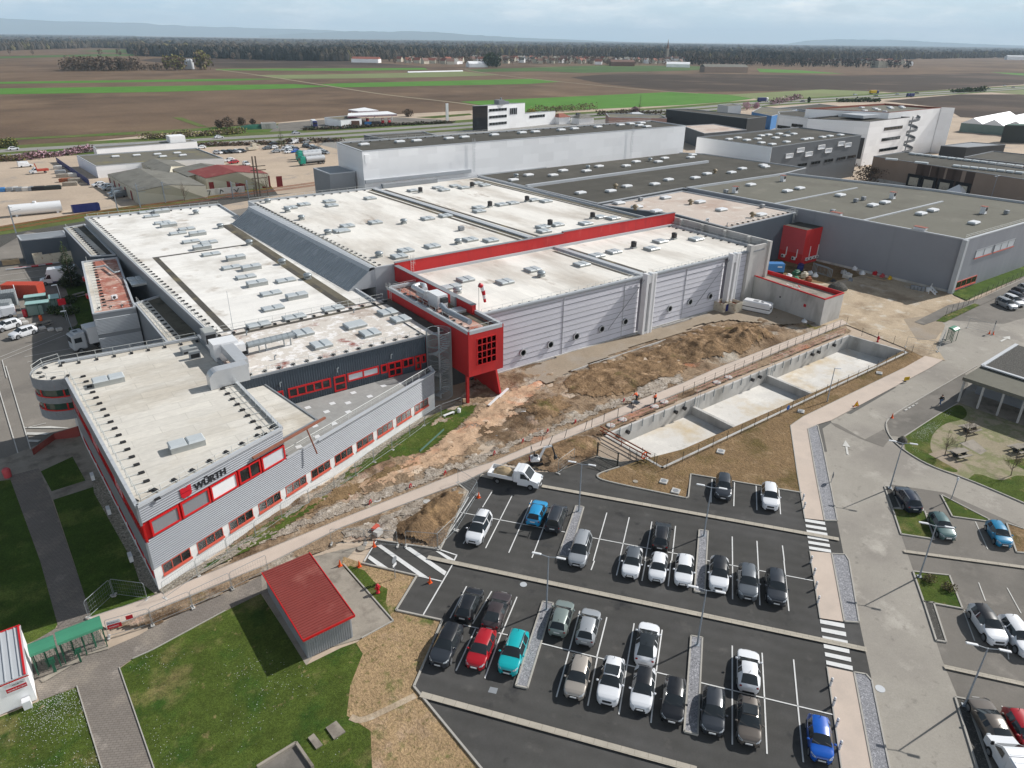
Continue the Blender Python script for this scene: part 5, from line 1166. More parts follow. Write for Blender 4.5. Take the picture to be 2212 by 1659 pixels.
pl_=MB();pa,pb_=V2(RHp[0]),V2(RHp[-1]);pl_.bar((pa.x-.05,pa.y,.3),(pb_.x-.05,pb_.y,.3),.2,.6);pl_.build('plinth',M['concrete'],rh)
fa,fb=(159.3,60.5),(215,59.8)
for s0,s1,z0,z1,c in((1.2,10.4,.7,2.3,4),(6.3,14.2,6.6,8.3,2),(14.9,25,6.6,8.3,3)):wD(rh,fa,fb,s0,s1,z0,z1,.05,c,1,'red_sill' if z0<2 else 'metal_grey','glass' if z0<2 else 'blind',.14,.12,.2)
for p in(Z(1,2,995,240),Z(1,2,1540,335)):
 a_=at(p,RZ);cb2=MB();cb2.box(a_.x-.6,a_.y-1.2,RZ,a_.x+.5,a_.y+1.2,RZ+.5,0);cb2.box(a_.x-.7,a_.y-1.3,RZ+.502,a_.x+.6,a_.y+1.3,RZ+.6,1);cb2.build('roof_box',[M['white'],M['tile_red']],rh)
rl(rh,[(160,61,RZ),(200,60.5,RZ)],.7,2.2,blocks=False)
ra_=tH('stair_house','red box annex with faded pink upper panels in the corner of the grey hall','building',(153,93,0))
wr=MB();wr.box(150.9,90.7,0,157.3,97.0,8.3);wr.build('wall',M['red'],ra_)
wf=MB();wf.box(150.85,90.68,2.6,150.89,97.0,8.1);wf.build('faded_panel',M['red_soft'],ra_)
wt=MB();wt.box(151.0,90.8,8.3,157.2,96.9,8.34);wt.build('roof',M['roof_dark'],ra_)
for x in(153.0,154.4,155.8,157.0):item('ac','outdoor_unit',ra_,(x-.4,90.4,.9),0)
for y in(92.6,95.4):item('ac','outdoor_unit',ra_,(150.55,y,.9),R(90+180))
pv=MB();[pv.box(x,90.55,1.6,x+.14,90.68,4.2)for x in(153.6,156.9)];[pv.box(150.7,y,1.6,150.84,y+.14,3.6)for y in(92.0,94.8)];pv.build('pipe_duct',M['white'],ra_)
lD(mh,rb2.x-1.2,rb2.y-.4,8.3,10.9,.5,0)
cbq=[(118.9,65.3),(125.3,65.4),(125.6,82.6),(120.4,82.6)]
cbd=hall('plant_building','low bare concrete building with bright red roof rim beside the white generator',cbq,5.25,'concrete','slab',.75,'red_trim',.22)
sq=MB();wq(sq,(120.4,82.6),(118.9,65.3),13.2,13.75,2.5,3.05,.03,0,.05);sq.build('fire_plate',M['sign_red'],cbd)
sq=MB();wq(sq,(120.4,82.6),(118.9,65.3),7.6,7.9,2.6,2.9,.03,0,.05);sq.build('vent_hole',M['black'],cbd)
lD(cbd,120.2,81.6,0.2,5.2,0,.5,False,'rail_white',(-1,0))
db=MB();rq=random.Random(3)
for k in range(5):
 db.cbox((121.8+rq.random()*1.5,73+rq.random()*3,4.6+.05*k),(.4+rq.random(),.2,.08),rq.choice((0,1)),rq.random()*3)
tag(db.build('roof_debris',[M['sign_red'],M['white']]),'red and white sheet metal scraps lying on the concrete building roof','scraps')
bas=tH('retention_basin','long open concrete basin in three bays with pale stained floor below ground level','basin',(89,53.8,0))
g0z=GZ+.06
bw=MB();n=4;inn=[]
Bc=[Vector((x,y,0))for x,y in BASIN]
for i in range(4):
 a,b=Bc[i],Bc[(i+1)%4];d=(b-a).normalized();nn_=Vector((-d.y,d.x,0))
 p,q=a+nn_*.35,b+nn_*.35
 bw.add([(a.x,a.y,g0z),(b.x,b.y,g0z),(q.x,q.y,g0z),(p.x,p.y,g0z),(p.x,p.y,-BD),(q.x,q.y,-BD),(a.x,a.y,-.3),(b.x,b.y,-.3)],[(0,1,2,3),(3,2,5,4),(6,7,1,0)])
bw.build('basin_wall',M['concrete'],bas)
bf=MB();bf.flat([(p.x,p.y,-BD+.02)for p in Bc]);bf.build('basin_floor',M['concrete_floor'],bas)
for x in(76.0,94.3):
 p_=MB();p_.box(x,48.8,-BD,x+.5,58.95,-1.0);p_.build('partition',M['concrete'],bas)
yb=lambda x:58.4+(x-58.3)*(59.6-58.4)/(119.0-58.3)-.35
C5=lambda x,y:((2300+x*.49729)*.548611,(1250+y*.49729)*.548611)
for(x,y)in((340,903),(262,936),(720,745),(788,716),(1327,491),(1386,468),(1803,292),(1853,272),(1975,218)):
 d=ray(*C5(x,y));t_=58.3/d.y;X=d.x*t_;t_=(yb(X)-.1)/d.y;X,z=d.x*t_,CAM_H+d.z*t_
 pb=MB();pb.tube((X,yb(X)+.02,z),(X,yb(X)-.45,z),.26,None,12);pb.tube((X,yb(X)-.4,z),(X,yb(X)-.46,z),.3,None,12);pb.build('outlet_pipe',M['vent_dark'],bas)
for k in range(26):
 X=61+k*2.2
 br=MB();br.box(X,yb(X)-.12,-.75,X+.08,yb(X)-.003,g0z+.3);br.build('rail_bracket',M['galv'],bas)
for x in(77.2,95.4):
 lb=MB()
 for s in(-.25,.25):lb.tube((x+s,yb(x)-.15,-BD),(x+s,yb(x)-.15,.9),.03,None,5)
 for k in range(10):lb.tube((x-.25,yb(x)-.15,-BD+.3*k+.1),(x+.25,yb(x)-.15,-BD+.3*k+.1),.02,None,4)
 lb.build('ladder',M['galv'],bas)
rm=pm('faded red rail',S(196,140,132),.12,1,rough=.7)
for x0,x1 in((60.2,73.5),(78,92.5),(96.5,108),(106,118.6)):
 gr=MB()
 for z in(.5,1.05):gr.tube((x0,yb(x0)+.95,g0z+z),(x1,yb(x1)+.95,g0z+z),.035,None,5)
 k=int((x1-x0)/2.4)
 for i in range(k+1):
  x=x0+(x1-x0)*i/k;gr.tube((x,yb(x)+.95,g0z),(x,yb(x)+.95,g0z+1.08),.03,None,5)
 tag(gr.build('guard_rail',rm),{60.2:'faded red guard rail on the basin rim nearest the dark green gate',78:'faded red guard rail on the rim of the middle basin bay',96.5:'faded red guard rail on the far basin bay, nearer length',106:'faded red guard rail at the very far end of the basin rim'}[x0],'guard rail')
pr=MB()
for z,o in((.45,0),(1.0,0)):pr.tube((58.2,58.9,g0z+z),(58.6,50.2,g0z+z),.09,None,8)
for y in(58.5,55,51):pr.tube((58.35,y,g0z-.1),(58.35,y,g0z+1.0),.05,None,6)
tag(pr.build('safety_rail',M['rust']),'pair of rusty pipes railing off the near end of the basin','rail')
for k,(x,y)in enumerate(((60.8,59.6),(63.3,59.9),(69.8,60.1),(72,60.3),(83.5,60.2),(86.5,60.4))):
 hc=MB();hc.lathe([(.62,0),(.62,.1),(.5,.12),(.05,.12)],(x,y,GZ+.05),18)
 tag(hc.build('manhole_cover',M['concrete']),('pale round concrete lid beside the basin rim, first from the dark green gate','pale round concrete lid beside the basin rim, second from the dark green gate','pale round concrete lid by the first basin bay, nearer of the far pair','pale round concrete lid just before the first partition of the basin','pale round concrete lid beside the middle basin bay, nearer one','pale round concrete lid beside the middle basin bay, farther one')[k],'lid')
def mf(name,label,ps,h=1.5,step=2.5,mat='fence_green',wires=7,post=.045,group=None,z=None):
 z=GZ if z is None else z
 c=sum((V2(p)for p in ps),Vector())/len(ps)
 t=tH(name,label,'fence',(c.x,c.y,z),0,group)
 wm=MB();posts=[]
 for i in range(len(ps)-1):
  a,b=V2(ps[i]),V2(ps[i+1]);L_=(b-a).length;k=max(1,round(L_/step))
  for j in range(k+1):posts.append(a.lerp(b,j/k))
  for w_ in range(wires):
   zz=z+.1+(h-.15)*w_/(wires-1);wm.tube((a.x,a.y,zz),(b.x,b.y,zz),.011,None,3,0,False)
 wm.build('wire_mesh',M[mat],t)
 done=[]
 for p in posts:
  if any((p-q).length<.3 for q in done):continue
  done.append(p);pb=MB();pb.box(p.x-post/2,p.y-post/2,z,p.x+post/2,p.y+post/2,z+h+.06);pb.build('post',M[mat],t)
 return t
fx0,fx1=Vector((58.9,47.75,0)),Vector((120.4,48.95,0))
mf('wire_fence','dark wire fence along the front of the basin with a blue round sign',[fx0,fx1,(121.6,52.8),(120.4,58)],1.45,2.9)
mf('wire_fence','short dark wire fence from the basin corner to the green gate',[(58.9,47.75),(57.4,51.4),(57.0,52.3)],1.45,1.2)
pf=[at(p)for p in(Z(2,1,1180,555),Z(2,1,1640,375),Z(2,1,2212,172),Z(1,2,620,1140),Z(1,2,1060,955))]
mf('wire_fence','row of dark fence posts along the far half of the pink path',[pf[2],pf[3],pf[4]],1.5,2.6,wires=4)
for k,(x,y,lean)in enumerate(((1445,452,.5),(1620,380,.1),(1790,315,.0),(1700,345,.0),(1575,400,.5),(1340,500,.9),(1290,500,.5),(1880,280,.4))):
 p=at(Z(2,1,x,y));b=MB();b.tube((p.x,p.y,GZ),(p.x+lean*1.1,p.y+lean*.3,GZ+1.5-.3*lean),.04,None,6);b.lathe([(.22,0),(.2,.07),(.05,.1)],(p.x,p.y,GZ),10)
 tag(b.build('fence_post',M['dark']),'loose dark fence post set beside the near half of the pink path','fence post','loose posts beside the pink path')
sg=MB();p=at(Z(2,2,637,228),1.0);sg.lathe([(.36,-.02),(.36,.02)],(p.x,47.9,GZ+1.0),20,0,True,'Y');tag(sg.build('round_sign',M['blue_sign']),'round blue sign hung on the basin fence','sign')
lf_=MB()
lf_.path([(57.9+.42*math.cos(R(30*k)),50.6,GZ+.9+.42*math.sin(R(30*k)))for k in range(13)],.07,6);tag(lf_.build('life_ring',M['orange']),'orange life ring hung on the rail by the green gate','life ring')
gp=[at(Z(2,1,1657,563)),at(Z(2,1,1722,600)),at(Z(2,1,1788,633))]
gt_=tH('double_gate','dark green double gate of upright bars at the basin entrance','gate',gp[1])
for i in range(2):
 b=MB();a_,b_=gp[i],gp[i+1]
 for z in(.12,1.0,1.85):b.bar((a_.x,a_.y,GZ+z),(b_.x,b_.y,GZ+z),.05,.06)
 for k in range(15):
  p=a_.lerp(b_,k/14);b.tube((p.x,p.y,GZ+.1),(p.x,p.y,GZ+1.85),.016,None,4)
 b.build('gate_leaf',M['fence_green'],gt_)
for p in(gp[0],gp[2]):
 b=MB();b.box(p.x-.06,p.y-.06,GZ,p.x+.06,p.y+.06,GZ+2.0);b.build('post',M['fence_green'],gt_)
a_=at(Z(2,1,1590,640));dg=MB();dg.flat([(p.x,p.y,ws+.004)for p in(at(Z(2,1,1590,640)),at(Z(2,1,1655,575)),at(Z(2,1,1765,635)),at(Z(2,1,1720,672)))])
sT('drain_grate',dg,M['gravel_dark'])
mf('wire_fence','dark wire fence beside the sloping asphalt at the green gate',[at(Z(2,1,1790,633)),at(Z(2,1,1945,575)),(58.9,47.75)],1.45,2.0)
def paint(name,c,metal=.0,rough=.28):
 m=pm(name,c,0,rough=rough,metal=metal,spec=.5,coat=.6);return m
P_={'white':paint('white paint',S(226,228,231,.95)),'silver':paint('silver paint',S(176,180,184),.25),'grey':paint('mid grey paint',S(104,110,116),.2),'dark':paint('dark grey paint',S(52,56,62,1),.1),'black':paint('black paint',S(30,31,34)),'red':paint('red paint',S(176,22,34)),'teal':paint('teal paint',S(20,176,182)),'blue':paint('blue paint',S(18,92,190)),'sky':paint('bright blue paint',S(40,152,206)),'beige':paint('champagne paint',S(176,168,158),.2),'brown':paint('dark brown paint',S(74,64,64),.15),'sage':paint('pale grey green paint',S(136,148,144),.2),'petrol':paint('grey green paint',S(84,112,112),.15),'navy':paint('navy paint',S(34,44,62),.1),'bronze':paint('bronze grey paint',S(112,104,96),.2),'seat':paint('azure paint',S(24,132,176)),}
M['car_glass']=glassy('car glass',(.026,.031,.034),.04,.7)
M['tyre']=pm('tyre',S(36,36,37),0,rough=.85)
M['rim']=pm('alloy rim',S(150,153,156),0,rough=.3,metal=.5)
M['headlamp']=pm('headlamp glass',S(206,212,216),0,rough=.12,spec=.7)
M['taillamp']=pm('tail lamp',S(150,20,24),0,rough=.2,spec=.6)
M['plate']=pm('number plate',S(226,228,228),0,rough=.5)
M['trim']=pm('black trim',S(34,35,37),0,rough=.5)
M['under']=pm('underbody',S(20,20,20),0,rough=.95)
def lT(tab,x):
 for i in range(len(tab)-1):
  if x<=tab[i+1][0]:
   a,b=tab[i],tab[i+1];t=(x-a[0])/(b[0]-a[0]+1e-9)
   return a[1]+(b[1]-a[1])*max(0,min(1,t))
 return tab[-1][1]
CARS={'hatch':dict(L=4.15,W=1.76,H=1.46,cowl=.27,rf=.44,rr=.86,tx=.965,tz=.98,hood=.92,nose=.72,wf=.185,wr=.80),'city':dict(L=3.75,W=1.68,H=1.47,cowl=.25,rf=.42,rr=.86,tx=.965,tz=.98,hood=.94,nose=.74,wf=.185,wr=.81),'suv':dict(L=4.45,W=1.84,H=1.64,cowl=.27,rf=.42,rr=.87,tx=.965,tz=1.08,hood=1.05,nose=.86,wf=.185,wr=.79),'mpv':dict(L=4.75,W=1.86,H=1.72,cowl=.22,rf=.40,rr=.92,tx=.98,tz=1.05,hood=1.02,nose=.80,wf=.185,wr=.79),'ludo':dict(L=4.4,W=1.82,H=1.82,cowl=.23,rf=.38,rr=.95,tx=.985,tz=1.06,hood=1.05,nose=.84,wf=.18,wr=.79),'sedan':dict(L=4.75,W=1.84,H=1.42,cowl=.30,rf=.46,rr=.72,tx=.90,tz=1.02,hood=.93,nose=.72,wf=.18,wr=.79),'fast':dict(L=4.70,W=1.86,H=1.44,cowl=.26,rf=.45,rr=.74,tx=.93,tz=1.02,hood=.90,nose=.70,wf=.18,wr=.80),'coupe':dict(L=4.28,W=1.80,H=1.43,cowl=.29,rf=.47,rr=.78,tx=.95,tz=1.0,hood=.91,nose=.70,wf=.185,wr=.80),}
def car_proto(kind):
 c=CARS[kind];L_,W,H=c['L'],c['W'],c['H'];R_=.33 if kind not in('suv',)else .355
 X=lambda f:f*L_
 zb=.21
 top=[(0,.45),(X(.004),c['nose']-.16),(X(.03),c['nose']+.02),(X(.10),c['hood']-.07),(X(c['cowl']),c['hood']+.06),(X(c['rf']),H-.05),(X((c['rf']+c['rr'])/2-.04),H),(X(c['rr']),H-.06),(X(c['tx']),c['tz']),(X(.99),c['tz']-.10),(L_,.5)]
 belt=[(0,.5),(X(.03),c['nose']-.03),(X(.10),c['hood']-.12),(X(c['cowl']),c['hood']-.02),(X(c['rr']),c['tz']-.03),(X(c['tx']),c['tz']-.06),(L_,.55)]
 wid=[(0,.17*W),(X(.01),.28*W),(X(.03),.375*W),(X(.06),.438*W),(X(.1),.472*W),(X(.15),.494*W),(X(.3),.5*W),(X(.72),.5*W),(X(.87),.485*W),(X(.93),.457*W),(X(.965),.42*W),(X(.985),.36*W),(L_,.22*W)]
 roofw=[(X(c['cowl']),.43*W),(X(c['rf']),.335*W),(X(.62),.35*W),(X(c['rr']),.305*W),(X(c['tx']),.37*W)]
 wf,wr_=X(c['wf']),X(c['wr'])
 xs={0,X(.01),X(.03),X(.06),X(.10),X(.15),X(.93),X(.985),X(c['cowl']),X((c['cowl']+c['rf'])/2),X(c['rf']),X((c['rf']+c['rr'])/2-.045),X((c['rf']+c['rr'])/2-.025),X(c['rr']-.06),X(c['rr']),X((c['rr']+c['tx'])/2),X(c['tx']),X(.99),L_}
 for w_ in(wf,wr_):
  for q in(-1.12,-.95,-.6,0,.6,.95,1.12):xs.add(w_+q*R_)
 xs=sorted(xs);xs=[x for i,x in enumerate(xs)if i==0 or x-xs[i-1]>.012 or x==L_]
 if L_-xs[-2]<.02 and xs[-2]!=L_:xs.pop(-2)
 ring=[]
 for x in xs:
  w=lT(wid,x);zt=lT(top,x);zs=min(lT(belt,x),zt-.015)
  bot=zb+(.12 if x<.02 or x>L_-.02 else 0)
  for w_ in(wf,wr_):
   dx=abs(x-w_)/(R_*1.12)
   if dx<1:bot=max(bot,R_+R_*1.12*math.sqrt(1-dx*dx)-.0)
  bot=min(bot,zs-.1)
  cabin=X(c['cowl'])-.001<=x<=X(c['tx'])+.001
  rw=lT(roofw,x)if cabin else w*.86
  rw=min(rw,w*.93)
  tt=zt-zs
  ring.append([(w*.93,bot),(w*.99,min(bot+.12,zs-.06)),(w,max(bot+.05,(bot+zs)/2)),(w*.975,zs),(rw,zs+tt*(.80 if cabin else .45)),(rw*.72,zs+tt*(.95 if cabin else .85)),(0,zt)])
 t=tH('car','x','car')
 part={k:MB()for k in('body','roof','windscreen','rear_window','side_l','side_r','side_l2','side_r2')}
 def face(k,pts_):part[k].add(pts_,[tuple(range(len(pts_)))],0,True)
 xm=X((c['rf']+c['rr'])/2-.045)
 for i in range(len(xs)-1):
  x0,x1=xs[i],xs[i+1];mid=(x0+x1)/2
  for j in range(6):
   for sgn in(1,-1):
    a,b,d,e=ring[i][j],ring[i+1][j],ring[i+1][j+1],ring[i][j+1]
    q=[(x0,sgn*a[0],a[1]),(x1,sgn*b[0],b[1]),(x1,sgn*d[0],d[1]),(x0,sgn*e[0],e[1])]
    if sgn>0:q=q[::-1]
    k='body'
    if j>=4 and X(c['cowl'])<mid<X(c['rf']):k='windscreen'
    elif j>=4 and X(c['rr'])<mid<X(c['tx']):k='rear_window'
    elif j>=4 and X(c['rf'])<=mid<=X(c['rr']):k='roof'
    elif j==3 and X((c['cowl']+c['rf'])/2)<mid<X(c['rr']-.06)and not(xm<mid<X((c['rf']+c['rr'])/2-.025)):
     k=('side_l' if sgn>0 else 'side_r')+('' if mid<xm else '2')
    face(k,q)
 for i,rev in((0,0),(len(xs)-1,1)):
  l=[(xs[i],p[0],p[1])for p in ring[i]]+[(xs[i],-p[0],p[1])for p in ring[i][-2::-1]]
  part['body'].add(l,[tuple(range(len(l)))[::(1 if rev else-1)]],0)
 Mz=Matrix.Rotation(0,4,'Z')@Matrix.Translation((-L_/2,0,0))
 def fin(k,nm,mat,parent=t):
  b=part[k]if isinstance(k,str)else k
  b.v=[tuple(Mz@Vector(v))for v in b.v]
  o=b.build(nm,M[mat]if isinstance(mat,str)else mat,parent,True)
  bm=bmesh.new();bm.from_mesh(o.data);bmesh.ops.remove_doubles(bm,verts=bm.verts,dist=.0005);bm.to_mesh(o.data);bm.free()
  return o
 body=fin('body','body',P_['white']);roof=fin('roof','roof',P_['white'])
 fin('windscreen','windscreen','car_glass');fin('rear_window','rear_window','car_glass')
 for k in('side_l','side_r','side_l2','side_r2'):fin(k,'side_window','car_glass')
 ub=MB();ub.box(X(.03),-.45*W,zb+.02,X(.97),.45*W,zb+.06);fin(ub,'underbody','under')
 for x in(wf,wr_):
  for sgn in(1,-1):
   y=sgn*(W/2-.115)
   tb=MB();tb.lathe([(R_-.05,-.11),(R_,-.08),(R_,.08),(R_-.05,.11)],(x,y,R_),16,0,True,'Y');w_=fin(tb,'wheel','tyre')
   rb_=MB();yo=y+sgn*.105;rb_.lathe([(R_-.09,-.012),(R_-.09,.016),(.07,.006),(.05,.02)]if sgn>0 else[(R_-.09,.012),(R_-.09,-.016),(.07,-.006),(.05,-.02)],(x,yo,R_),14,0,False,'Y');fin(rb_,'rim','rim',w_)
 fz=c['nose']
 for sgn in(1,-1):
  hb=MB();hb.add([(X(.012),sgn*.27*W,fz-.12),(X(.035),sgn*.385*W,fz-.1),(X(.09),sgn*.462*W,fz+.0),(X(.1),sgn*.44*W,fz+.085),(X(.05),sgn*.375*W,fz+.06),(X(.02),sgn*.27*W,fz-.01)],[(0,1,2,3,4,5)if sgn<0 else(5,4,3,2,1,0)])
  hb.v=[(v[0]-.022,v[1]*1.015,v[2]+.012)for v in hb.v];fin(hb,'headlight','headlamp')
  tb=MB();tb.cbox((X(.972),sgn*.355*W,c['tz']-.2),(.1,.2,.15),0,0,.03);fin(tb,'tail_light','taillamp')
  mb=MB();mb.cbox((X(c['cowl']+.07),sgn*(.5*W+.09),c['hood']+.1),(.16,.2,.14),0,0,.04);fin(mb,'mirror',P_['white'])
 gb=MB();gb.cbox((X(.006),0,fz-.2),(.08,.4*W,.17),0,0,.02);gb.cbox((X(.004),0,.36),(.1,.5*W,.12),0,0,.02);fin(gb,'grille','trim')
 for x,z,nm in((-.035,.52,'number_plate'),(L_+.015,.72 if kind not in('fast','sedan')else .66,'number_plate')):
  pb=MB();pb.cbox((x,0,z),(.03,.52,.12));fin(pb,nm,'plate')
 db=MB();db.cbox((L_+.0,0,.36),(.1,.5*W,.14),0,0,.02);fin(db,'rear_bumper','trim')
 for sgn in(.1,-.42):wb=MB();wb.bar((X(c['cowl']+.005),sgn*W,c['hood']+.085),(X(c['cowl']+.05),(sgn+.3)*W,c['hood']+.185),.016,.012);fin(wb,'wiper','trim')
 ab=MB();ab.bar((X(c['rr']-.05),0,H-.04),(X(c['rr']-.035),0,H+.14),.03,.03);fin(ab,'aerial','trim')
 return t
PROTO={}
def recolour(o,body,roof=None):
 for ch in BYPAR[o.name]:
  nm=ch.name.split('.')[0]
  if nm in('body','mirror','roof'):
   m=P_[body]if nm!='roof' or roof is None else(M['car_glass']if roof=='glass' else P_[roof])
   ch.material_slots[0].link='OBJECT';ch.material_slots[0].material=m
BYPAR={}
def aC(kind,loc,rz,colour,label,roof=None,sunroof=False,rails=False,group=None,cat='car'):
 if kind not in PROTO:
  p=car_proto(kind);PROTO[kind]=[p,tree_of(p),False]
 p,tree,used=PROTO[kind]
 if not used:o=p;PROTO[kind][2]=True;ch=tree[p.name]
 else:
  o=p.copy();COL.objects.link(o);ch=[]
  for c in tree[p.name]:
   n=c.copy();COL.objects.link(n);n.parent=o;ch.append(n)
   for g in tree[c.name]:
    n2=g.copy();COL.objects.link(n2);n2.parent=n
 BYPAR[o.name]=ch
 o.location=loc;o.rotation_euler=(0,0,rz)
 if 'group' in o:del o['group']
 tag(o,label,cat,group)
 recolour(o,colour,roof)
 c=CARS[kind];L_,W,H=c['L'],c['W'],c['H']
 if sunroof:
  b=MB();b.cbox(((c['rf']+.13-.5)*L_,0,H-.015),(.95,.62*W,.035),0,0,.015);b.build('sunroof',M['car_glass'],o,True)
 if rails:
  for s in(-1,1):
   b=MB();b.bar(((c['rf']-.48)*L_,s*.33*W,H-.02),((c['rr']-.52)*L_,s*.33*W,H-.02),.05,.06);b.build('roof_rail',M['rim'],o,True)
 return o
sa,sb_=at(Z(3,1,1545,325)),at(Z(3,1,1393,884))
STALL=math.atan2(sa.y-sb_.y,sa.x-sb_.x)
def here(px,py,z=.7):
 p=at((px,py),z+GZ);return Vector((p.x,p.y,GZ))
UP,DOWN=STALL+math.pi,STALL
new_lot=[('suv',1563,1050,DOWN,'dark','dark grey car nose out below the brown earth, left of the white one',dict()),('suv',1663,1071,DOWN,'white','white car nose out in the last stall beside the pink path, below the brown earth',dict()),('mpv',1035,1139,DOWN,'white','white people carrier with dark sunroof parked alone near the site fence',dict(sunroof=True,rails=True)),('hatch',1160,1104,UP,'sky','bright blue hatchback facing the construction site beside a dark boxy car',dict()),('ludo',1202,1117,UP,'dark','dark grey boxy car with roof rails right of the bright blue hatchback',dict(rails=True)),('mpv',1254,1185,DOWN,'silver','silver people carrier with roof rails touching the gravel island',dict(rails=True)),('suv',1429,1156,UP,'black','black car backed in behind three white cars, with dark roof rails',dict(rails=True)),('hatch',1366,1212,DOWN,'white','white car with grey roof, leftmost of the three white cars side by side',dict(roof='grey')),('city',1422,1223,DOWN,'white','small all white car between two white hatchbacks',dict()),('hatch',1478,1229,DOWN,'white','white hatchback right next to the gravel island, third of the white row',dict()),('suv',1553,1238,DOWN,'white','white car with black roof just right of the gravel island',dict(roof='black')),('suv',1615,1255,DOWN,'grey','slate grey car between a black roofed white car and a dark grey one',dict()),('suv',1676,1266,DOWN,'dark','dark grey car at the right end of the second row, nearest the bollards',dict()),('hatch',1014,1302,UP,'black','black hatchback with its tail to the red car row, first from the left',dict(rails=True)),('sedan',1073,1316,UP,'brown','dark brown saloon with curved roof right of the black hatchback',dict()),('suv',965,1390,DOWN,'dark','big anthracite car in the corner stall left of the red hatchback',dict(roof='black')),('hatch',1040,1398,DOWN,'red','red hatchback between the anthracite car and the turquoise one',dict()),('suv',1110,1406,DOWN,'teal','turquoise car beside the long gravel island',dict(rails=True)),('hatch',1213,1331,UP,'sage','old pale grey green hatchback right of the long gravel island',dict()),('hatch',1271,1350,UP,'silver','pale silver hatchback with red tail lights beside the grey green one',dict()),('hatch',1249,1458,DOWN,'beige','champagne hatchback nose out in front of the pale silver one',dict()),('suv',1320,1468,DOWN,'white','large white car with glass sunroof between champagne car and black roofed car',dict(sunroof=True)),('fast',1398,1386,UP,'white','white saloon with full dark glass roof, tail to the camera',dict(roof='glass')),('hatch',1389,1484,DOWN,'white','white small car with black roof parked in front of the glass roofed saloon',dict(roof='black')),('hatch',1456,1508,DOWN,'black','black hatchback left of the gravel island in the front row',dict(roof='black')),('coupe',1617,1444,UP,'white','white coupe standing alone with its tail to two grey cars',dict()),('hatch',1541,1531,DOWN,'dark','dark grey hatchback right of the gravel island in the front row',dict()),('hatch',1618,1553,DOWN,'bronze','bronze grey hatchback with dark sunroof in front of the white coupe',dict(sunroof=True)),('city',1771,1592,DOWN,'blue','bright blue hatchback at the bottom right corner by the bollards',dict()),]
for kind,px,py,rz,colr,lb_,kw in new_lot:aC(kind,here(px,py),rz,colr,lb_,**kw)
def head(p,q):
 a,b=at(p),at(q);return math.atan2(b.y-a.y,b.x-a.x)
right_h=head(Z(3,2,2050,480),Z(3,2,1920,290))
for kind,px,py,rz,colr,lb_,kw in[('suv',1961,1076,right_h+math.pi,'navy','black car with silver roof rails between gravel corner and grass island',dict(rails=True)),('hatch',2035,1134,right_h-.06,'petrol','grey green hatchback between two grass islands',dict()),('city',2158,1151,right_h-.12,'seat','small azure hatchback at the brown planting corner',dict()),('suv',2133,1347,right_h,'white','white car with black roof in the right bays beside the dark gravel',dict(roof='black')),('suv',2200,1372,right_h,'white','all white car cut by the right edge of the picture',dict()),('sedan',2142,1560,right_h+math.pi,'bronze','bronze saloon with shiny roof at the bottom right gravel bed',dict()),('hatch',2215,1580,right_h,'red','bright red car cut off at the lower right edge',dict())]:
 aC(kind,here(px,py),rz,colr,lb_,**kw)
far_h=head(Z(1,2,2160,840),Z(1,2,2030,780))
for kind,q,colr,lb_ in(('mpv',(2098,815),'silver','silver people carrier at the near end of the far right row'),('mpv',(2145,795),'white','white people carrier second in the far right row'),('mpv',(2168,775),'navy','dark blue people carrier third in the far right row'),('suv',(2195,745),'black','black car fourth in the far right row, by the fence'),('suv',(2235,722),'silver','silver car last in the far right row')):
 aC(kind,here(*Z(1,2,*q)),far_h,colr,lb_)
lh_=head(Z(1,0,80,1030),Z(1,0,220,985))
for q,lb_ in(((148,1000),'white crossover nearest the round office bay in the left yard'),((45,955),'white crossover farther from the office, half out of the left edge')):
 aC('suv',here(*Z(1,0,*q)),lh_,'white',lb_)
def box_vehicle(name,label,cat,loc,rz,parts,group=None):
 t=tH(name,label,cat,loc,rz,group)
 for nm,mat,fn_ in parts:
  b=MB();fn_(b);b.build(nm,M[mat]if mat in M else P_[mat],t,True)
 return t
def wH(t,xs,W,r=.36,w=.24):
 for x in xs:
  for s in(-1,1):
   b=MB();b.lathe([(r-.05,-w/2),(r,-w/2+.03),(r,w/2-.03),(r-.05,w/2)],(x,s*(W/2-w/2+.01),r),14,0,True,'Y');o=b.build('wheel',M['tyre'],t,True)
   b=MB();b.lathe([(r*.6,-.01),(r*.6,.012),(.05,.0)],(x,s*(W/2+.012),r),10,0,False,'Y');b.build('rim',M['rim'],o,True)
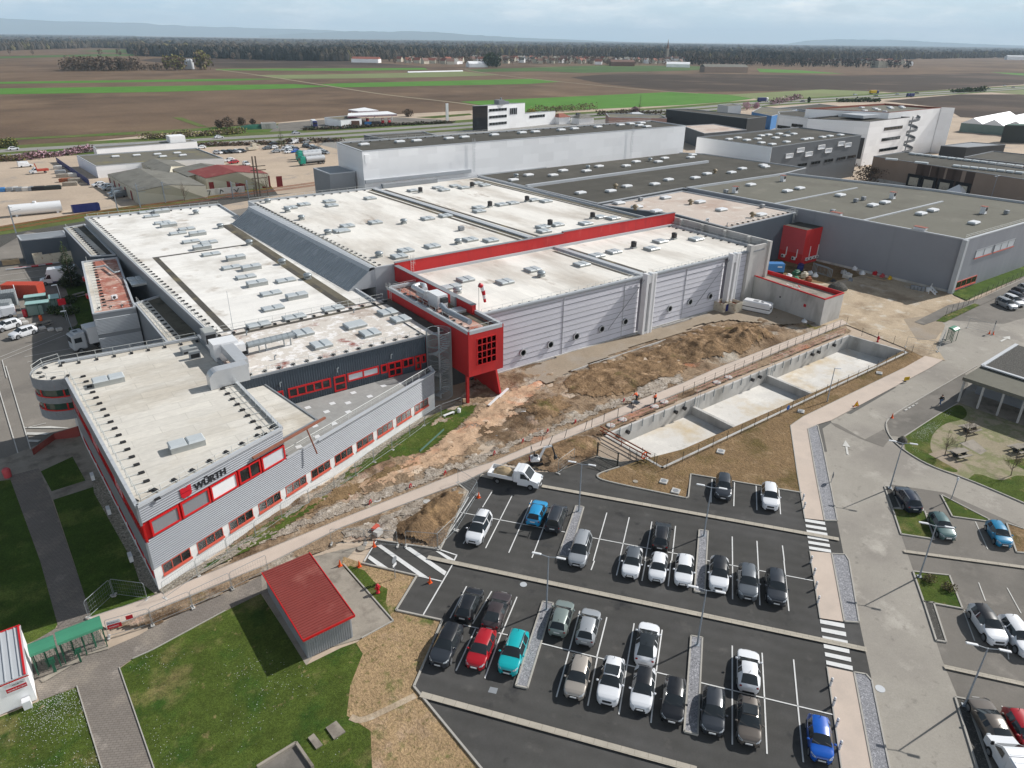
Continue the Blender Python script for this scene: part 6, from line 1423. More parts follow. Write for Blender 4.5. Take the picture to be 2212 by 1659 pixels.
def cab(t,L0,L1,W,H,hood,colr,z0=.4):
 """van cab, nose at -X: L0 nose, L1 back of the cab"""
 prof=[(L0,z0),(L0,.85),(L0+.15,hood-.1),(L0+.95,hood+.08),(L0+1.75,H-.08),(L0+2.0,H),(L1,H),(L1,z0)]
 b=MB();n=len(prof)
 yw=lambda i:W/2*(.93 if i in(4,5)or(i==6)else(.90 if i<2 else .97))
 vs=[(x,-yw(i),z)for i,(x,z)in enumerate(prof)]+[(x,yw(i),z)for i,(x,z)in enumerate(prof)]
 fs=[(i,(i+1)%n,n+(i+1)%n,n+i)for i in range(n)][:n]
 b.add(vs,[tuple(reversed(f))for f in fs]+[tuple(range(n)),tuple(range(2*n-1,n-1,-1))]);bo=b.build('cab',P_[colr],t,True)
 a_,c_=Vector((L0+1.0,0,hood+.13)),Vector((L0+1.72,0,H-.12));nrm=Vector((-(c_.z-a_.z),0,c_.x-a_.x)).normalized()*.02
 g_=MB();g_.add([(a_.x+nrm.x,-W*.42,a_.z+nrm.z),(a_.x+nrm.x,W*.42,a_.z+nrm.z),(c_.x+nrm.x,W*.40,c_.z+nrm.z),(c_.x+nrm.x,-W*.40,c_.z+nrm.z)],[(3,2,1,0)]);g_.build('windscreen',M['car_glass'],t,True)
 for s in(-1,1):
  g_=MB();y0=s*(W/2*.97+.012)
  q=[(L0+1.2,y0,hood+.12),(L0+2.2,y0,hood+.06),(L0+2.2,s*(W/2*.94+.014),H-.28),(L0+1.75,s*(W/2*.94+.014),H-.28)]
  g_.add(q,[(0,1,2,3)if s<0 else(3,2,1,0)]);g_.build('side_window',M['car_glass'],t,True)
  h_=MB();h_.cbox((L0+.06,s*W*.36,hood-.22),(.2,.3,.24),0,0,.04);h_.build('headlight',M['headlamp'],t,True)
  h_=MB();h_.cbox((L0+1.15,s*(W/2+.16),hood+.3),(.14,.22,.34),0,0,.04);h_.build('mirror',M['trim'],t,True)
 h_=MB();h_.cbox((L0+.0,0,.5),(.12,W*.86,.3),0,0,.04);h_.cbox((L0+.0,0,.78),(.1,W*.5,.18),0,0,.03);h_.build('bumper',M['trim'],t,True)
 h_=MB();h_.cbox((L0-.07,0,.5),(.03,.52,.11));h_.build('number_plate',M['plate'],t,True)
def van(loc,rz,label,L_=5.4,W=2.0,H=2.4,colr='white',group=None,roof_ribs=True):
 t=tH('van',label,'van',loc,rz,group)
 cab(t,-L_/2,-L_/2+2.6,W,H,1.25,colr)
 b=MB();b.cbox((1.3-.02,0,(H+.4)/2),(L_-2.6,W,H-.4),0,0,.09)
 if roof_ribs:
  for k in range(5):b.cbox((-.05+k*.62,0,H+.005),(.1,W*.8,.03))
 b.build('cargo_body',P_[colr],t,True)
 for s in(-1,1):b=MB();b.cbox((L_/2-.02,s*(W/2-.08),1.2),(.08,.14,.5));b.build('tail_light',M['taillamp'],t,True)
 wH(t,(-L_/2+.95,L_/2-1.05),W)
 return t
van(here(2197,1655,1.0),right_h+.03+math.pi,'white panel van with ribbed roof cut by the bottom right corner',5.0,1.95,2.1)
tp0,tp1=at(Z(2,1,975,690),.5),at(Z(2,1,1320,760),.5)
trz=math.atan2(tp0.y-tp1.y,tp0.x-tp1.x);tc_=(tp0+tp1)/2+Vector((0,.55,0))
tip=tH('tipper_truck','white tipper truck loaded with sand beside the mini excavator','truck',(tc_.x,tc_.y,GZ),trz)
cab(tip,-3.1,-.55,2.0,2.25,1.25,'white')
b=MB();b.cbox((-.3,0,1.45),(.5,2.0,1.5),0,0,.05);b.build('tool_box',P_['white'],tip,True)
b=MB();b.box(0,-1.02,.88,3.1,1.02,.95)
for s in(-1,1):b.box(0,s*1.02-.03,.9,3.1,s*1.02+.03,1.35)
b.box(0,-1,.9,.06,1,1.7);b.box(3.05,-1,.9,3.11,1,1.35);b.build('tipper_bed',M['white'],tip,True)
b=MB();b.bar((-2.0,0,.6),(3.0,0,.6),.9,.22);b.build('chassis',M['trim'],tip,True)
b=MB();b.blob((1.45,-.05,.95),1.25,.9,.75,16,6,.09,0,5,True);b.build('sand_load',M['sand'],tip,True)
wH(tip,(-2.15,1.9),2.0)
mp=at(Z(2,1,1262,600),.3);mx_=tH('mini_excavator','white mini excavator with folded arm behind the tipper truck','excavator',(mp.x,mp.y,GZ),R(150))
b=MB()
for s in(-1,1):b.cbox((0,s*.5,.24),(1.7,.3,.44),0,0,.14)
b.build('track',M['tyre'],mx_,True)
b=MB();b.cbox((.2,0,.8),(1.2,1.15,.6),0,0,.15);b.cbox((.1,.15,1.2),(.7,.7,.25),0,0,.08);b.build('upper_body',M['white'],mx_,True)
b=MB();b.cbox((.1,.2,1.25),(.5,.5,.35),0,0,.08);b.cbox((.3,.2,1.6),(.15,.5,.55),0,0,.06);b.build('seat',M['trim'],mx_,True)
b=MB();b.cbox((.82,0,.85),(.1,.9,.3),0,0,.04);b.build('rear_stripe',M['sign_red'],mx_,True)
b=MB();b.bar((-.4,0,.85),(-1.0,0,2.3),.2,.26);b.bar((-1.0,0,2.3),(-1.9,0,2.5),.18,.22);b.build('boom',M['white'],mx_,True)
b=MB();b.bar((-1.9,0,2.5),(-2.3,0,1.2),.16,.18);b.tube((-.6,0,1.6),(-1.5,0,2.55),.05,None,6);b.build('arm',M['dark'],mx_,True)
b=MB();b.add([(-2.3,-.3,1.25),(-2.3,.3,1.25),(-2.6,.3,.9),(-2.6,-.3,.9),(-2.2,.3,.6),(-2.2,-.3,.6)],[(0,1,2,3),(3,2,4,5),(0,3,5),(1,4,2)]);b.build('bucket',M['dark'],mx_,True)
b=MB();b.path([(.6,-.5,1.0),(.6,-.5,2.3),(.6,.5,2.3),(.6,.5,1.0)],.035,6);b.build('roll_bar',M['dark'],mx_,True)
adir=(at(Z(2,2,1010,1108))-at(Z(2,1,1300,762))).normalized();arz=math.atan2(adir.y,adir.x)
def lamp_proto():
 t=tH('street_lamp','x','street lamp')
 b=MB();b.tube((0,0,0),(0,0,6.1),.085,.05,10);b.build('pole',M['steel'],t,True)
 b=MB();b.box(-.2,-.2,0,.2,.2,.04);b.build('base_plate',M['steel'],t,True)
 for s in(-1,1):
  b=MB();b.tube((0,0,6.05),(s*.75,0,6.18),.035,None,6);b.build('arm',M['steel'],t,True)
  b=MB();b.cbox((s*1.1,0,6.2),(.85,.26,.1),0,0,.04);b.build('lamp_head',M['white'],t,True)
 return t
lp=lamp_proto();lpt=tree_of(lp)
for q,lb_ in(((2,1,1538,925),'double headed street lamp on the gravel island right of the dark boxy car'),((3,1,1328,320),'double headed street lamp on the long gravel island by the turquoise car'),((2,2,135,1085),'double headed street lamp on the gravel island behind three white cars'),((3,2,92,548),'double headed street lamp on the gravel island between the black and dark grey hatchbacks'),((2,2,1340,775),'double headed street lamp on the dark gravel corner beside the black car with rails'),((3,2,1530,105),'double headed street lamp on the grass island with two shrubs'),((3,2,1822,940),'double headed street lamp on the gravel bed beside the bronze saloon')):
 p=at(Z(*q));place(lp,lpt,(p.x,p.y,GZ+.1),arz,lb_)
p=at(Z(2,2,935,210));sl=tH('street_lamp','single headed thin street lamp on the earth strip by the basin fence','street lamp',(p.x,p.y,GZ),arz)
b=MB();b.tube((0,0,0),(0,0,5.4),.08,.05,8);b.build('pole',M['steel'],sl,True)
b=MB();b.cbox((.45,0,5.4),(.9,.22,.1),0,0,.03);b.build('lamp_head',M['white'],sl,True)
p=at(Z(2,2,1738,845));sl=tH('small_post_lamp','short post with a white head at the corner of the triangular grass island','post lamp',(p.x,p.y,GZ))
b=MB();b.tube((0,0,0),(0,0,2.6),.05,None,8);b.build('pole',M['steel'],sl,True)
b=MB();b.cbox((0,0,2.8),(.22,.22,.45),0,0,.05);b.build('lamp_head',M['white'],sl,True)
def boll():
 t=tH('bollard','x','bollard')
 b=MB();b.lathe([(.1,0),(.1,.82),(.085,.9),(.02,.93)],(0,0,0),12);b.build('post',M['white'],t,True)
 b=MB();b.lathe([(.103,.62),(.103,.7)],(0,0,0),12);b.build('reflector_band',M['dark'],t,True)
 return t
bo=boll();bot=tree_of(bo)
bl=[((2,2,777,852),'white bollard beside the pink path, topmost, above the upper crossing'),((2,2,785,905),'white bollard beside the pink path, nearest above the upper crossing'),((3,2,828,12),'white bollard first below the upper crossing'),((3,2,848,92),'white bollard second below the upper crossing'),((3,2,860,180),'white bollard third below the upper crossing'),((3,2,874,273),'white bollard just above the lower crossing'),((3,2,955,810),'white bollard nearest below the lower crossing'),((3,2,973,937),'white bollard second below the lower crossing'),((3,2,993,1073),'white bollard beside the roof of the blue hatchback'),((3,2,1013,1219),'white bollard beside the nose of the blue hatchback')]
for q,lb_ in bl:
 p=at(Z(*q));place(bo,bot,(p.x,p.y,GZ),0,lb_,'white bollards along the pink path')
sx0,sx1,sy0,sy1=12.35,16.4,44.95,54.6
sh=tH('tool_shed','grey ribbed shed with red sheet roof on the concrete pad by the lawn','shed',((sx0+sx1)/2,(sy0+sy1)/2,GZ))
b=MB()
for a_,c_ in(((sx0,sy0),(sx1,sy0)),((sx1,sy0),(sx1,sy1)),((sx1,sy1),(sx0,sy1)),((sx0,sy1),(sx0,sy0))):vribs(b,a_,c_,GZ,GZ+2.3,.2,.05)
b.build('wall',M['metal_grey'],sh)
b=MB();b.add([(sx0-.2,sy0-.2,GZ+2.35),(sx1+.25,sy0-.2,GZ+2.5),(sx1+.25,sy1+.2,GZ+2.5),(sx0-.2,sy1+.2,GZ+2.35),(sx0-.2,sy0-.2,GZ+2.28),(sx1+.25,sy0-.2,GZ+2.43),(sx1+.25,sy1+.2,GZ+2.43),(sx0-.2,sy1+.2,GZ+2.28)],[(0,1,2,3),(7,6,5,4),(4,5,1,0),(5,6,2,1),(6,7,3,2),(7,4,0,3)])
k=32
for i in range(k):y=sy0+(sy1-sy0)*i/(k-1);b.bar((sx0-.15,y,GZ+2.375),(sx1+.2,y,GZ+2.523),.07,.06)
b.build('roof',M['red_sheet'],sh)
b=MB();b.bar((sx0-.25,sy0-.26,GZ+2.3),(sx1+.3,sy0-.26,GZ+2.45),.08,.22);b.bar((sx1+.3,sy0-.26,GZ+2.45),(sx1+.3,sy1+.2,GZ+2.45),.08,.2);b.bar((sx0-.25,sy0-.26,GZ+2.3),(sx0-.25,sy1+.2,GZ+2.3),.08,.16);b.build('roof_trim',M['red_trim'],sh)
gx0,gx1,gy0,gy1=-12.5,-6.4,53.25,59.3
gh=tH('gatehouse','white panel gatehouse with ribbed grey roof and red notice at the left edge','gatehouse',(-9,56,GZ))
b=MB();b.prism([(gx0,gy0),(gx1,gy0),(gx1,gy1),(gx0,gy1)],GZ,GZ+2.75,0,False);b.build('wall',M['clad_white'],gh)
b=MB();b.box(gx0,gy0-.05,GZ+2.75,gx1+.05,gy1+.05,GZ+2.8)
for i in range(13):x=gx1-.45-i*.48;b.box(x,gy0,GZ+2.8,x+.06,gy1,GZ+2.87)
b.build('roof',M['metal_light'],gh)
b=MB();b.box(gx1-.2,gy0-.03,GZ+2.801,gx1-.06,gy1,GZ+2.9);b.box(gx0,gy1-.02,GZ+2.79,gx1,gy1+.1,GZ+2.88);b.box(gx0,gy0-.1,GZ+2.62,gx1+.08,gy0-.06,GZ+2.7);b.build('roof_trim',M['red_trim'],gh)
b=MB();b.box(-7.95,gy0-.04,GZ+1.72,-6.62,gy0-.01,GZ+2.5);nb=b.build('notice_board',M['white'],gh)
b=MB();b.box(-7.95,gy0-.055,GZ+1.72,-6.62,gy0-.042,GZ+2.08);b.build('red_panel',M['sign_red'],nb)
tP('WÜRTH',nb,oW((gx0,gy0),(gx1,gy0),5.0,GZ+2.2,.05),.2,'sign_black','lettering',.005)
tP('MODECO INTERIM',nb,oW((gx0,gy0),(gx1,gy0),4.62,GZ+1.83,.06),.145,'white','lettering',.005)
b=MB();b.box(-7.3,52.6,GZ,-6.75,53.15,GZ+.75);tag(b.build('air_conditioner',M['white']),'white air conditioner box standing against the gatehouse wall','air conditioner')
def tU(name,label,x0,x1,y0,y1,bays):
 t=tH(name,label,'turnstile',((x0+x1)/2,(y0+y1)/2,GZ))
 b=MB();prof=[(y0-.15,2.15),(y0-.1,2.35),(y0+.35,2.55),(y1-.1,2.6),(y1+.1,2.5),(y1+.1,2.4),(y0-.1,2.12)]
 n=len(prof);vs=[(x0-.1,y,GZ+z)for y,z in prof]+[(x1+.1,y,GZ+z)for y,z in prof]
 b.add(vs,[(i,n+i,n+(i+1)%n,(i+1)%n)for i in range(n)]+[tuple(range(n)),tuple(range(2*n-1,n-1,-1))]);b.build('canopy',M['green_sheet'],t)
 for x in[x0+(x1-x0)*i/bays for i in range(bays+1)]:
  for y in(y0,y1):p_=MB();p_.box(x-.04,y-.04,GZ,x+.04,y+.04,GZ+2.3);p_.build('post',M['green_steel'],t)
 for i in range(bays):
  c=x0+(x1-x0)*(i+.5)/bays;r_=MB();r_.tube((c,(y0+y1)/2,GZ),(c,(y0+y1)/2,GZ+2.3),.06,None,8)
  for a_ in(20,140,260):
   for kz in range(8):
    z=GZ+.25+kz*.26;r_.tube((c,(y0+y1)/2,z),(c+.55*math.cos(R(a_)),(y0+y1)/2+.55*math.sin(R(a_)),z),.018,None,4)
  r_.build('rotor',M['green_steel'],t)
  g_=MB();w=(x1-x0)/bays
  for kx in range(5):
   xa=c-w/2+kx*w/5;g_.tube((xa,y1,GZ+.1),(xa+w/5,y1,GZ+2.2),.012,None,4);g_.tube((xa+w/5,y1,GZ+.1),(xa,y1,GZ+2.2),.012,None,4)
  g_.build('grille',M['green_steel'],t)
 return t
tU('turnstile','single green turnstile with rounded canopy next to the gatehouse',-6.05,-4.45,55.9,56.9,1)
tU('turnstile','double green turnstile with long canopy ending at the site fence',-4.1,-1.0,56.0,57.1,2)
b=MB();b.box(-5.0,55.4,GZ,-4.8,55.55,GZ+1.2);b.box(-5.1,55.35,GZ+1.0,-4.7,55.6,GZ+1.5);tag(b.build('card_reader',M['green_steel']),'green card reader pillar between the two turnstiles','card reader')
b=MB();b.box(-3.15,55.4,GZ,-3.0,55.5,GZ+1.2);b.box(-3.2,55.35,GZ+1.0,-2.8,55.55,GZ+1.4);tag(b.build('card_reader',M['green_steel']),'green card reader in front of the double turnstile','card reader')
p=at(Z(1,2,1735,1060));tU('turnstile','single dark green turnstile standing far right by the road',p.x-.8,p.x+.8,p.y-.5,p.y+.5,1)
def panel(a,b,label,group='mesh panels of the site fence'):
 a,b=Vector((a.x,a.y,GZ)),Vector((b.x,b.y,GZ));d=b-a;L_=d.length;rz=math.atan2(d.y,d.x)
 t=tH('site_fence_panel',label,'fence panel',(a+b)/2,rz,group);w=L_/2-.04
 f=MB();f.path([(-w,0,.05),(-w,0,1.8),(-w+.12,0,1.95),(w-.12,0,1.95),(w,0,1.8),(w,0,.05)],.021,6);f.tube((-w,0,.2),(w,0,.2),.018,None,5);f.build('frame',M['galv'],t,True)
 m_=MB()
 for k in range(int(L_/.24)):x=-w+.24*(k+.5);m_.tube((x,0,.2),(x,0,1.95),.004,None,3,0,False)
 for z in(.6,1.05,1.5):m_.tube((-w,0,z),(w,0,z),.006,None,3,0,False)
 m_.build('wire_mesh',M['galv'],t,True)
 for s in(-1,1):k_=MB();k_.cbox((s*w,0,.07),(.22,.62,.13),0,0,.03);k_.build('foot',M['concrete'],t,True)
 return t
F1=[at(Z(*q))for q in((3,0,1068,248),(3,0,1283,95),(2,0,1478,1200),(2,0,1660,1092),(2,0,1830,972),(2,0,2005,872),(2,0,2170,787),(2,1,95,692),(2,1,212,605),(2,1,330,525),(2,1,445,442),(2,1,540,370),(2,1,648,310),(2,1,780,262))]
ordw=['first','second','third','fourth','fifth','sixth','seventh','eighth','ninth','tenth','eleventh','twelfth','thirteenth']
for i in range(len(F1)-1):panel(F1[i],F1[i+1],'%s mesh fence panel from the office corner along its white wall'%ordw[i])
F2=[at(Z(*q))for q in((3,0,705,497),(3,0,990,415),(3,0,1250,302),(3,0,1505,180),(3,0,1740,62))]
for i in range(4):panel(F2[i],F2[i+1],'%s mesh fence panel from the green turnstile along the pink path'%ordw[i])
for(p,q,lb_)in((H5(15,245),H5(505,245),'mesh fence panel behind the red roofed shed, beside the pink path'),(H5(515,245),H5(985,275),'mesh fence panel over the upper edge of the hatched area'),(H5(1095,272),H5(1575,312),'mesh fence panel between hatched area and earth heap'),(Z(2,1,883,818),Z(2,1,745,1045),'mesh fence panel left of the white people carrier, upper one'),(Z(2,1,742,1050),Z(2,1,622,1168),'mesh fence panel left of the white people carrier, lower one'),(Z(2,1,755,735),Z(2,1,880,815),'mesh fence panel at the tail of the tipper truck'),(Z(2,1,1402,680),Z(2,1,1510,600),'mesh fence panel in front of the mini excavator'),(Z(3,0,575,375),Z(3,0,738,225),'mesh fence panel rising from the turnstile to the shaded lawn'),(Z(3,0,740,222),Z(3,0,960,250),'mesh fence panel on the shaded lawn near the office corner'),(Z(1,2,1840,975),Z(1,2,2010,1020),'mesh fence panel beside the round road sign at far right'),(Z(1,2,1690,1050),Z(1,2,1650,1130),'mesh fence panel near the far green turnstile'),(Z(1,2,1440,1100),Z(1,2,1650,1135),'mesh fence panel at the far end of the basin')):
 panel(at(p),at(q),lb_)
sb=tH('site_notice','red and white notice boards on the fence beside the turnstile','notice',(-.2,56.2,GZ))
fa_,fb_=F2[0],F2[1]
sgm=MB();wq(sgm,fa_,fb_,.15,1.25,GZ+.9,GZ+1.35,.06,0,.02);sgm.build('red_board',M['sign_red'],sb)
sgm=MB();wq(sgm,fa_,fb_,.15,1.2,GZ+1.36,GZ+1.75,.06,0,.02);sgm.build('white_board',M['white'],sb)
sgm=MB();wq(sgm,fa_,fb_,1.65,2.2,GZ+1.4,GZ+1.8,.06,0,.02);sgm.build('red_board',M['sign_red'],sb)
tP('MODECO',sb,oW(fa_,fb_,.2,GZ+1.45,.08),.2,'navy','lettering',.004);tP('INTERDIT',sb,oW(fa_,fb_,.28,GZ+1.05,.08),.17,'white','lettering',.004)
ff=[at(Z(1,2,*q))for q in((1700,905),(1880,815),(1930,780),(2212,650),(2500,520))]
pA('pavement','asphalt_mid',[at(Z(1,2,*q))for q in((1500,940),(1720,830),(1920,790),(2212,660),(2500,520),(2500,560),(2212,700),(1930,830),(1560,960))],.1)
pA('lawn','grass_dense',[at(Z(1,2,*q))for q in((1765,705),(1850,660),(2090,590),(2212,560),(2500,440),(2500,520),(2212,640),(1900,770),(1840,800),(1750,760))],.1)
pA('lawn','grass',[at(Z(1,2,*q))for q in((1640,935),(1700,895),(1890,820),(1925,830),(1700,940))],.11)
mf('wire_fence','tall dark wire fence between bright lawn and the far right parking',ff,1.9,2.6,wires=8)
def rS(p,label,shape='round',h=2.1,face='metal_grey',plate=None,rz=0):
 t=tH('road_sign',label,'sign',(p.x,p.y,GZ),rz)
 b=MB();b.tube((0,0,0),(0,0,h),.035,None,6);b.build('pole',M['steel'],t,True)
 b=MB()
 if shape=='round':b.lathe([(.38,-.015),(.38,.015)],(0,-.05,h-.1),20,0,True,'Y')
 else:b.box(-.35,-.07,h-.4,.35,-.04,h)
 b.build('sign_plate',M[face],t,True)
 if plate:b=MB();b.box(-.3,-.06,h-.85,.3,-.04,h-.55);b.build('small_plate',M[plate],t,True)
rS(at(H5(945,735)),'round traffic sign seen from behind, beside the hatched area',plate='white',h=2.35,rz=.5)
rS(at(Z(1,2,2005,1010)),'round traffic sign beside the far right site fence',h=2.2,rz=.5)
p=at(Z(2,2,960,735));rS(p,'round temporary sign on a black foot at the gravel strip',h=1.2,rz=.6)
def a_sign(p,label,mat,tri,rz):
 t=tH('roadworks_sign',label,'sign',(p.x,p.y,GZ),rz)
 b=MB();b.bar((0,.3,0),(0,0,.9),.05,.05);b.cbox((0,.35,.06),(.6,.35,.12),0,0,.03);b.build('stand',M['black'],t,True)
 if tri:
  b=MB();pO(b,[(-.5,0),(.5,0),(0,.88)],.03,Matrix(((1,0,0,0),(0,0,-1,0),(0,1,0,.25),(0,0,0,1))));b.build('edge',M['orange'],t,True)
  b=MB();pO(b,[(-.36,.08),(.36,.08),(0,.72)],.01,Matrix(((1,0,0,0),(0,0,-1,-.031),(0,1,0,.25),(0,0,0,1))));b.build('face',M['yellow'],t,True)
  b=MB();b.box(-.1,-.06,.4,.04,-.045,.52);b.box(.02,-.06,.36,.14,-.045,.42);b.build('symbol',M['sign_black'],t,True)
 else:b=MB();b.box(-.5,-.03,.35,.5,0,.95);b.build('face',M['yellow'],t,True);tP('DEVIATION',t,Matrix.Translation(p+Vector((0,0,GZ)))@Matrix.Rotation(rz,4,'Z')@Matrix.Translation((-.44,-.04,.58))@Matrix.Rotation(R(90),4,'X'),.16,'sign_black','lettering',.004)
a_sign(at(Z(2,2,1120,250)),'triangular yellow and orange roadworks sign at the kerb of the wide path','yellow',True,R(-20))
a_sign(at(Z(2,2,1445,85)),'rectangular yellow roadworks sign farther up the wide path','yellow',False,R(-20))
def cone_proto():
 t=tH('traffic_cone','x','traffic cone')
 b=MB();b.cbox((0,0,.025),(.4,.4,.05),0,0,.02);b.lathe([(.15,.05),(.03,.72)],(0,0,0),12);b.build('cone',M['orange'],t,True)
 b=MB();b.lathe([(.115,.24),(.085,.4)],(0,0,0),12);b.build('white_band',M['white'],t,True)
 return t
co=cone_proto();cot=tree_of(co)
for q,lb_ in((H5(145,555),'orange traffic cone on the concrete pad edge right of the shed'),(H5(425,565),'orange traffic cone at the left tip of the hatched area'),(H5(640,275),'orange traffic cone under the fence above the hatched area'),(H5(1450,800),'orange traffic cone at the lower edge of the hatched area'),(Z(2,1,890,832),'orange traffic cone at the corner fence near the tipper truck'),(Z(2,2,1355,315),'red and white cone at the rounded road corner'),(Z(1,2,1985,1015),'red cone left of the far right traffic sign'),(Z(1,2,2010,1020),'red cone right of the far right traffic sign')):
 p=at(q);place(co,cot,(p.x,p.y,GZ),0,lb_)
def hY(p,label):
 t=tH('fire_hydrant',label,'hydrant',(p.x,p.y,GZ))
 b=MB();b.lathe([(.2,0),(.2,.08),(.13,.1),(.13,.75),(.2,.78),(.2,.84),(.15,.98),(.04,1.05)],(0,0,0),14);b.build('barrel',M['sign_red'],t,True)
 b=MB();b.tube((-.3,0,.6),(.3,0,.6),.09,None,10);b.tube((0,0,.6),(0,-.28,.6),.1,None,10);b.build('outlet',M['sign_red'],t,True)
hY(at(H5(695,945)),'red fire hydrant in the grass left of the hatched area')
hY(at(Z(1,2,1262,1065)),'red fire hydrant near the far end of the basin')
def fT(name,label,cat,poly,h,m):b=MB();b.prism([(p.x,p.y)for p in poly],GZ+.0,GZ+h);return tag(b.build(name,M[m]),label,cat)
for q,s_,lb_ in(((2,2,245,538),.8,'square pale concrete cover in the brown earth nearest the parked cars'),((2,2,765,277),.75,'square pale concrete cover halfway up the earth strip'),((2,2,1272,28),.75,'square pale concrete cover at the top of the earth strip'),((2,1,2088,732),.75,'pale concrete cover in the brown earth near the car park kerb'),((2,1,2165,795),.8,'pale concrete cover lying against the car park kerb')):
 p=at(Z(*q));b=MB();b.cbox((p.x,p.y,GZ+.12),(1.3*s_,1.2*s_,.16),0,.5,.03);b.lathe([(.33,.2),(.33,.215),(.02,.215)],(p.x,p.y,GZ),16,1,False);tag(b.build('chamber_cover',[M['concrete'],M['metal_grey']]),lb_,'cover')
for q,r_,lb_,m_ in(((2,1,130,1163),.42,'round manhole cover on the asphalt above the hatched area','slab'),((3,1,1180,152),.34,'round pale manhole cover in the middle of the car park','metal_light'),((3,2,1278,828),.38,'round manhole cover in the concrete road','metal_light'),((2,1,230,848),.5,'round pale cover in the dirt just above the near path','concrete'),((2,1,553,860),.4,'round pale cover in the dirt by the earth heap','concrete'),((2,1,1000,425),.4,'round grey cover in the middle of the site dirt','metal_grey'),((2,1,1905,730),.3,'round cover in the brown earth left of the square one','slab')):
 p=at(Z(*q));b=MB();b.lathe([(r_,0),(r_,.012 if q[0]==3 else .08),(.02,.012 if q[0]==3 else .08)],(p.x,p.y,GZ+.008),20,0,False);tag(b.build('manhole_cover',M[m_]),lb_,'manhole')
fT('gully_grate','square grey gully grate in the car park below the turquoise car','grate',[at(Z(3,1,x,y))for x,y in((965,815),(1015,825),(1003,862),(950,850))],.012,'metal_grey')
fT('concrete_slab','larger grey concrete slab set in the lawn near the bottom','slab',[at(Z(3,0,x,y))for x,y in((2112,1085),(2180,1040),(2240,1110),(2165,1160))],.1,'slab')
fT('concrete_slab','smaller grey concrete slab left of the larger one in the lawn','slab',[at(Z(3,0,x,y))for x,y in((1997,1150),(2035,1122),(2093,1195),(2050,1222))],.1,'slab')
pit=tH('loading_pit','grey walled concrete pit cut by the bottom edge of the picture','pit',at(Z(3,0,1850,1400)))
b=MB();l_=[at(Z(3,0,x,y))for x,y in((1670,1345),(1922,1188),(2030,1345))]
for i in range(2):b.bar(l_[i]+Vector((0,0,GZ+.12)),l_[i+1]+Vector((0,0,GZ+.12)),.2,.3)
b.build('rim',M['slab'],pit)
b=MB();b.flat([(p.x,p.y,GZ+.03)for p in l_]);b.build('floor',M['asphalt_mid'],pit)
p=at(Z(2,1,690,300));b=MB();b.box(-.9,-.18,.4,.9,.18,.46);b.box(-.8,-.15,0,-.7,.15,.4);b.box(.7,-.15,0,.8,.15,.4);b.v=[tuple(Matrix.Translation((p.x,p.y-.3,GZ))@Matrix.Rotation(.1,4,'Z')@Vector(v))for v in b.v];tag(b.build('bench',M['white']),'white bench at the foot of the spiral staircase','bench')
p=at(Z(2,1,700,290));b=MB();b.lathe([(.25,0),(.25,.6),(.2,.68)],(p.x+1.2,p.y-.6,GZ+.1),12);tag(b.build('white_drum',M['white']),'white drum on the lawn by the bench','drum')
b=MB();a_,c_=at(Z(2,1,510,545)),at(Z(2,1,665,405))
for k in range(4):b.tube(a_+Vector((.05*k,.1*k,.3)),c_+Vector((.05*k,.1*k,.35)),.05,None,6)
tag(b.build('green_pipes',M['green_steel']),'bundle of green pipes lying across the lawn edge','pipes')
for q,lb_ in(((2,1,1180,290),'scrap of white sheet on the dirt in the middle of the site'),):
 p=at(Z(*q));b=MB();b.blob((p.x,p.y,GZ+.1),.5,.3,.35,7,4,.4,0,3,True);tag(b.build('white_sheet',M['white']),lb_,'sheet')
b=MB();l_=[at(Z(2,1,x,y))for x,y in((955,245),(1020,190),(1080,140))]
for i in range(2):b.bar(l_[i]+Vector((0,0,.35)),l_[i+1]+Vector((0,0,.5)),.35,.12)
tag(b.build('rolled_tarpaulin',M['white']),'long rolled white tarpaulin at the foot of the red fin','tarpaulin')
for k,q in enumerate(((2,1,180,880),(2,1,440,775),(2,1,665,690),(2,1,985,560),(2,1,1170,480),(2,1,1330,415),(2,1,1510,355),(2,1,1825,215),(2,1,2130,1070))[:8]):
 p=at(Z(*q));b=MB();b.path([(p.x,p.y,GZ),(p.x+.1,p.y,GZ+.5),(p.x+.3,p.y+.1,GZ+.55),(p.x+.35,p.y+.1,GZ+.1)],.06,6);tag(b.build('cable_sleeve',M['sign_red']),'red cable sleeve sticking out of the ground beside the pink path','cable sleeve','red cable sleeves along the path')
b=MB();p=at(Z(2,1,240,1075));b.cbox((p.x,p.y,GZ+.35),(.9,.6,.55),0,.4);b.cbox((p.x+.1,p.y+.8,GZ+.35),(.9,.4,.5),1,.5);tag(b.build('block_stack',[M['concrete'],M['red_sill']]),'stack of concrete blocks behind the fence above the hatched area','blocks')
mo=tE('earth_mound','mound',[tuple(at(Z(2,1,x,y)).xy)for x,y in((360,1090),(345,1000),(500,900),(740,800),(815,790),(640,1150))],.25,lambda x,y:1.15*math.exp(-(sD(x,y,at(Z(2,1,470,1060)),at(Z(2,1,700,860)))/1.5)**2)*(1+.3*noise.noise((x*1.2,y*1.2,0)))+.18*noise.fractal((x,y,2),1,2,4)-.05,.05)
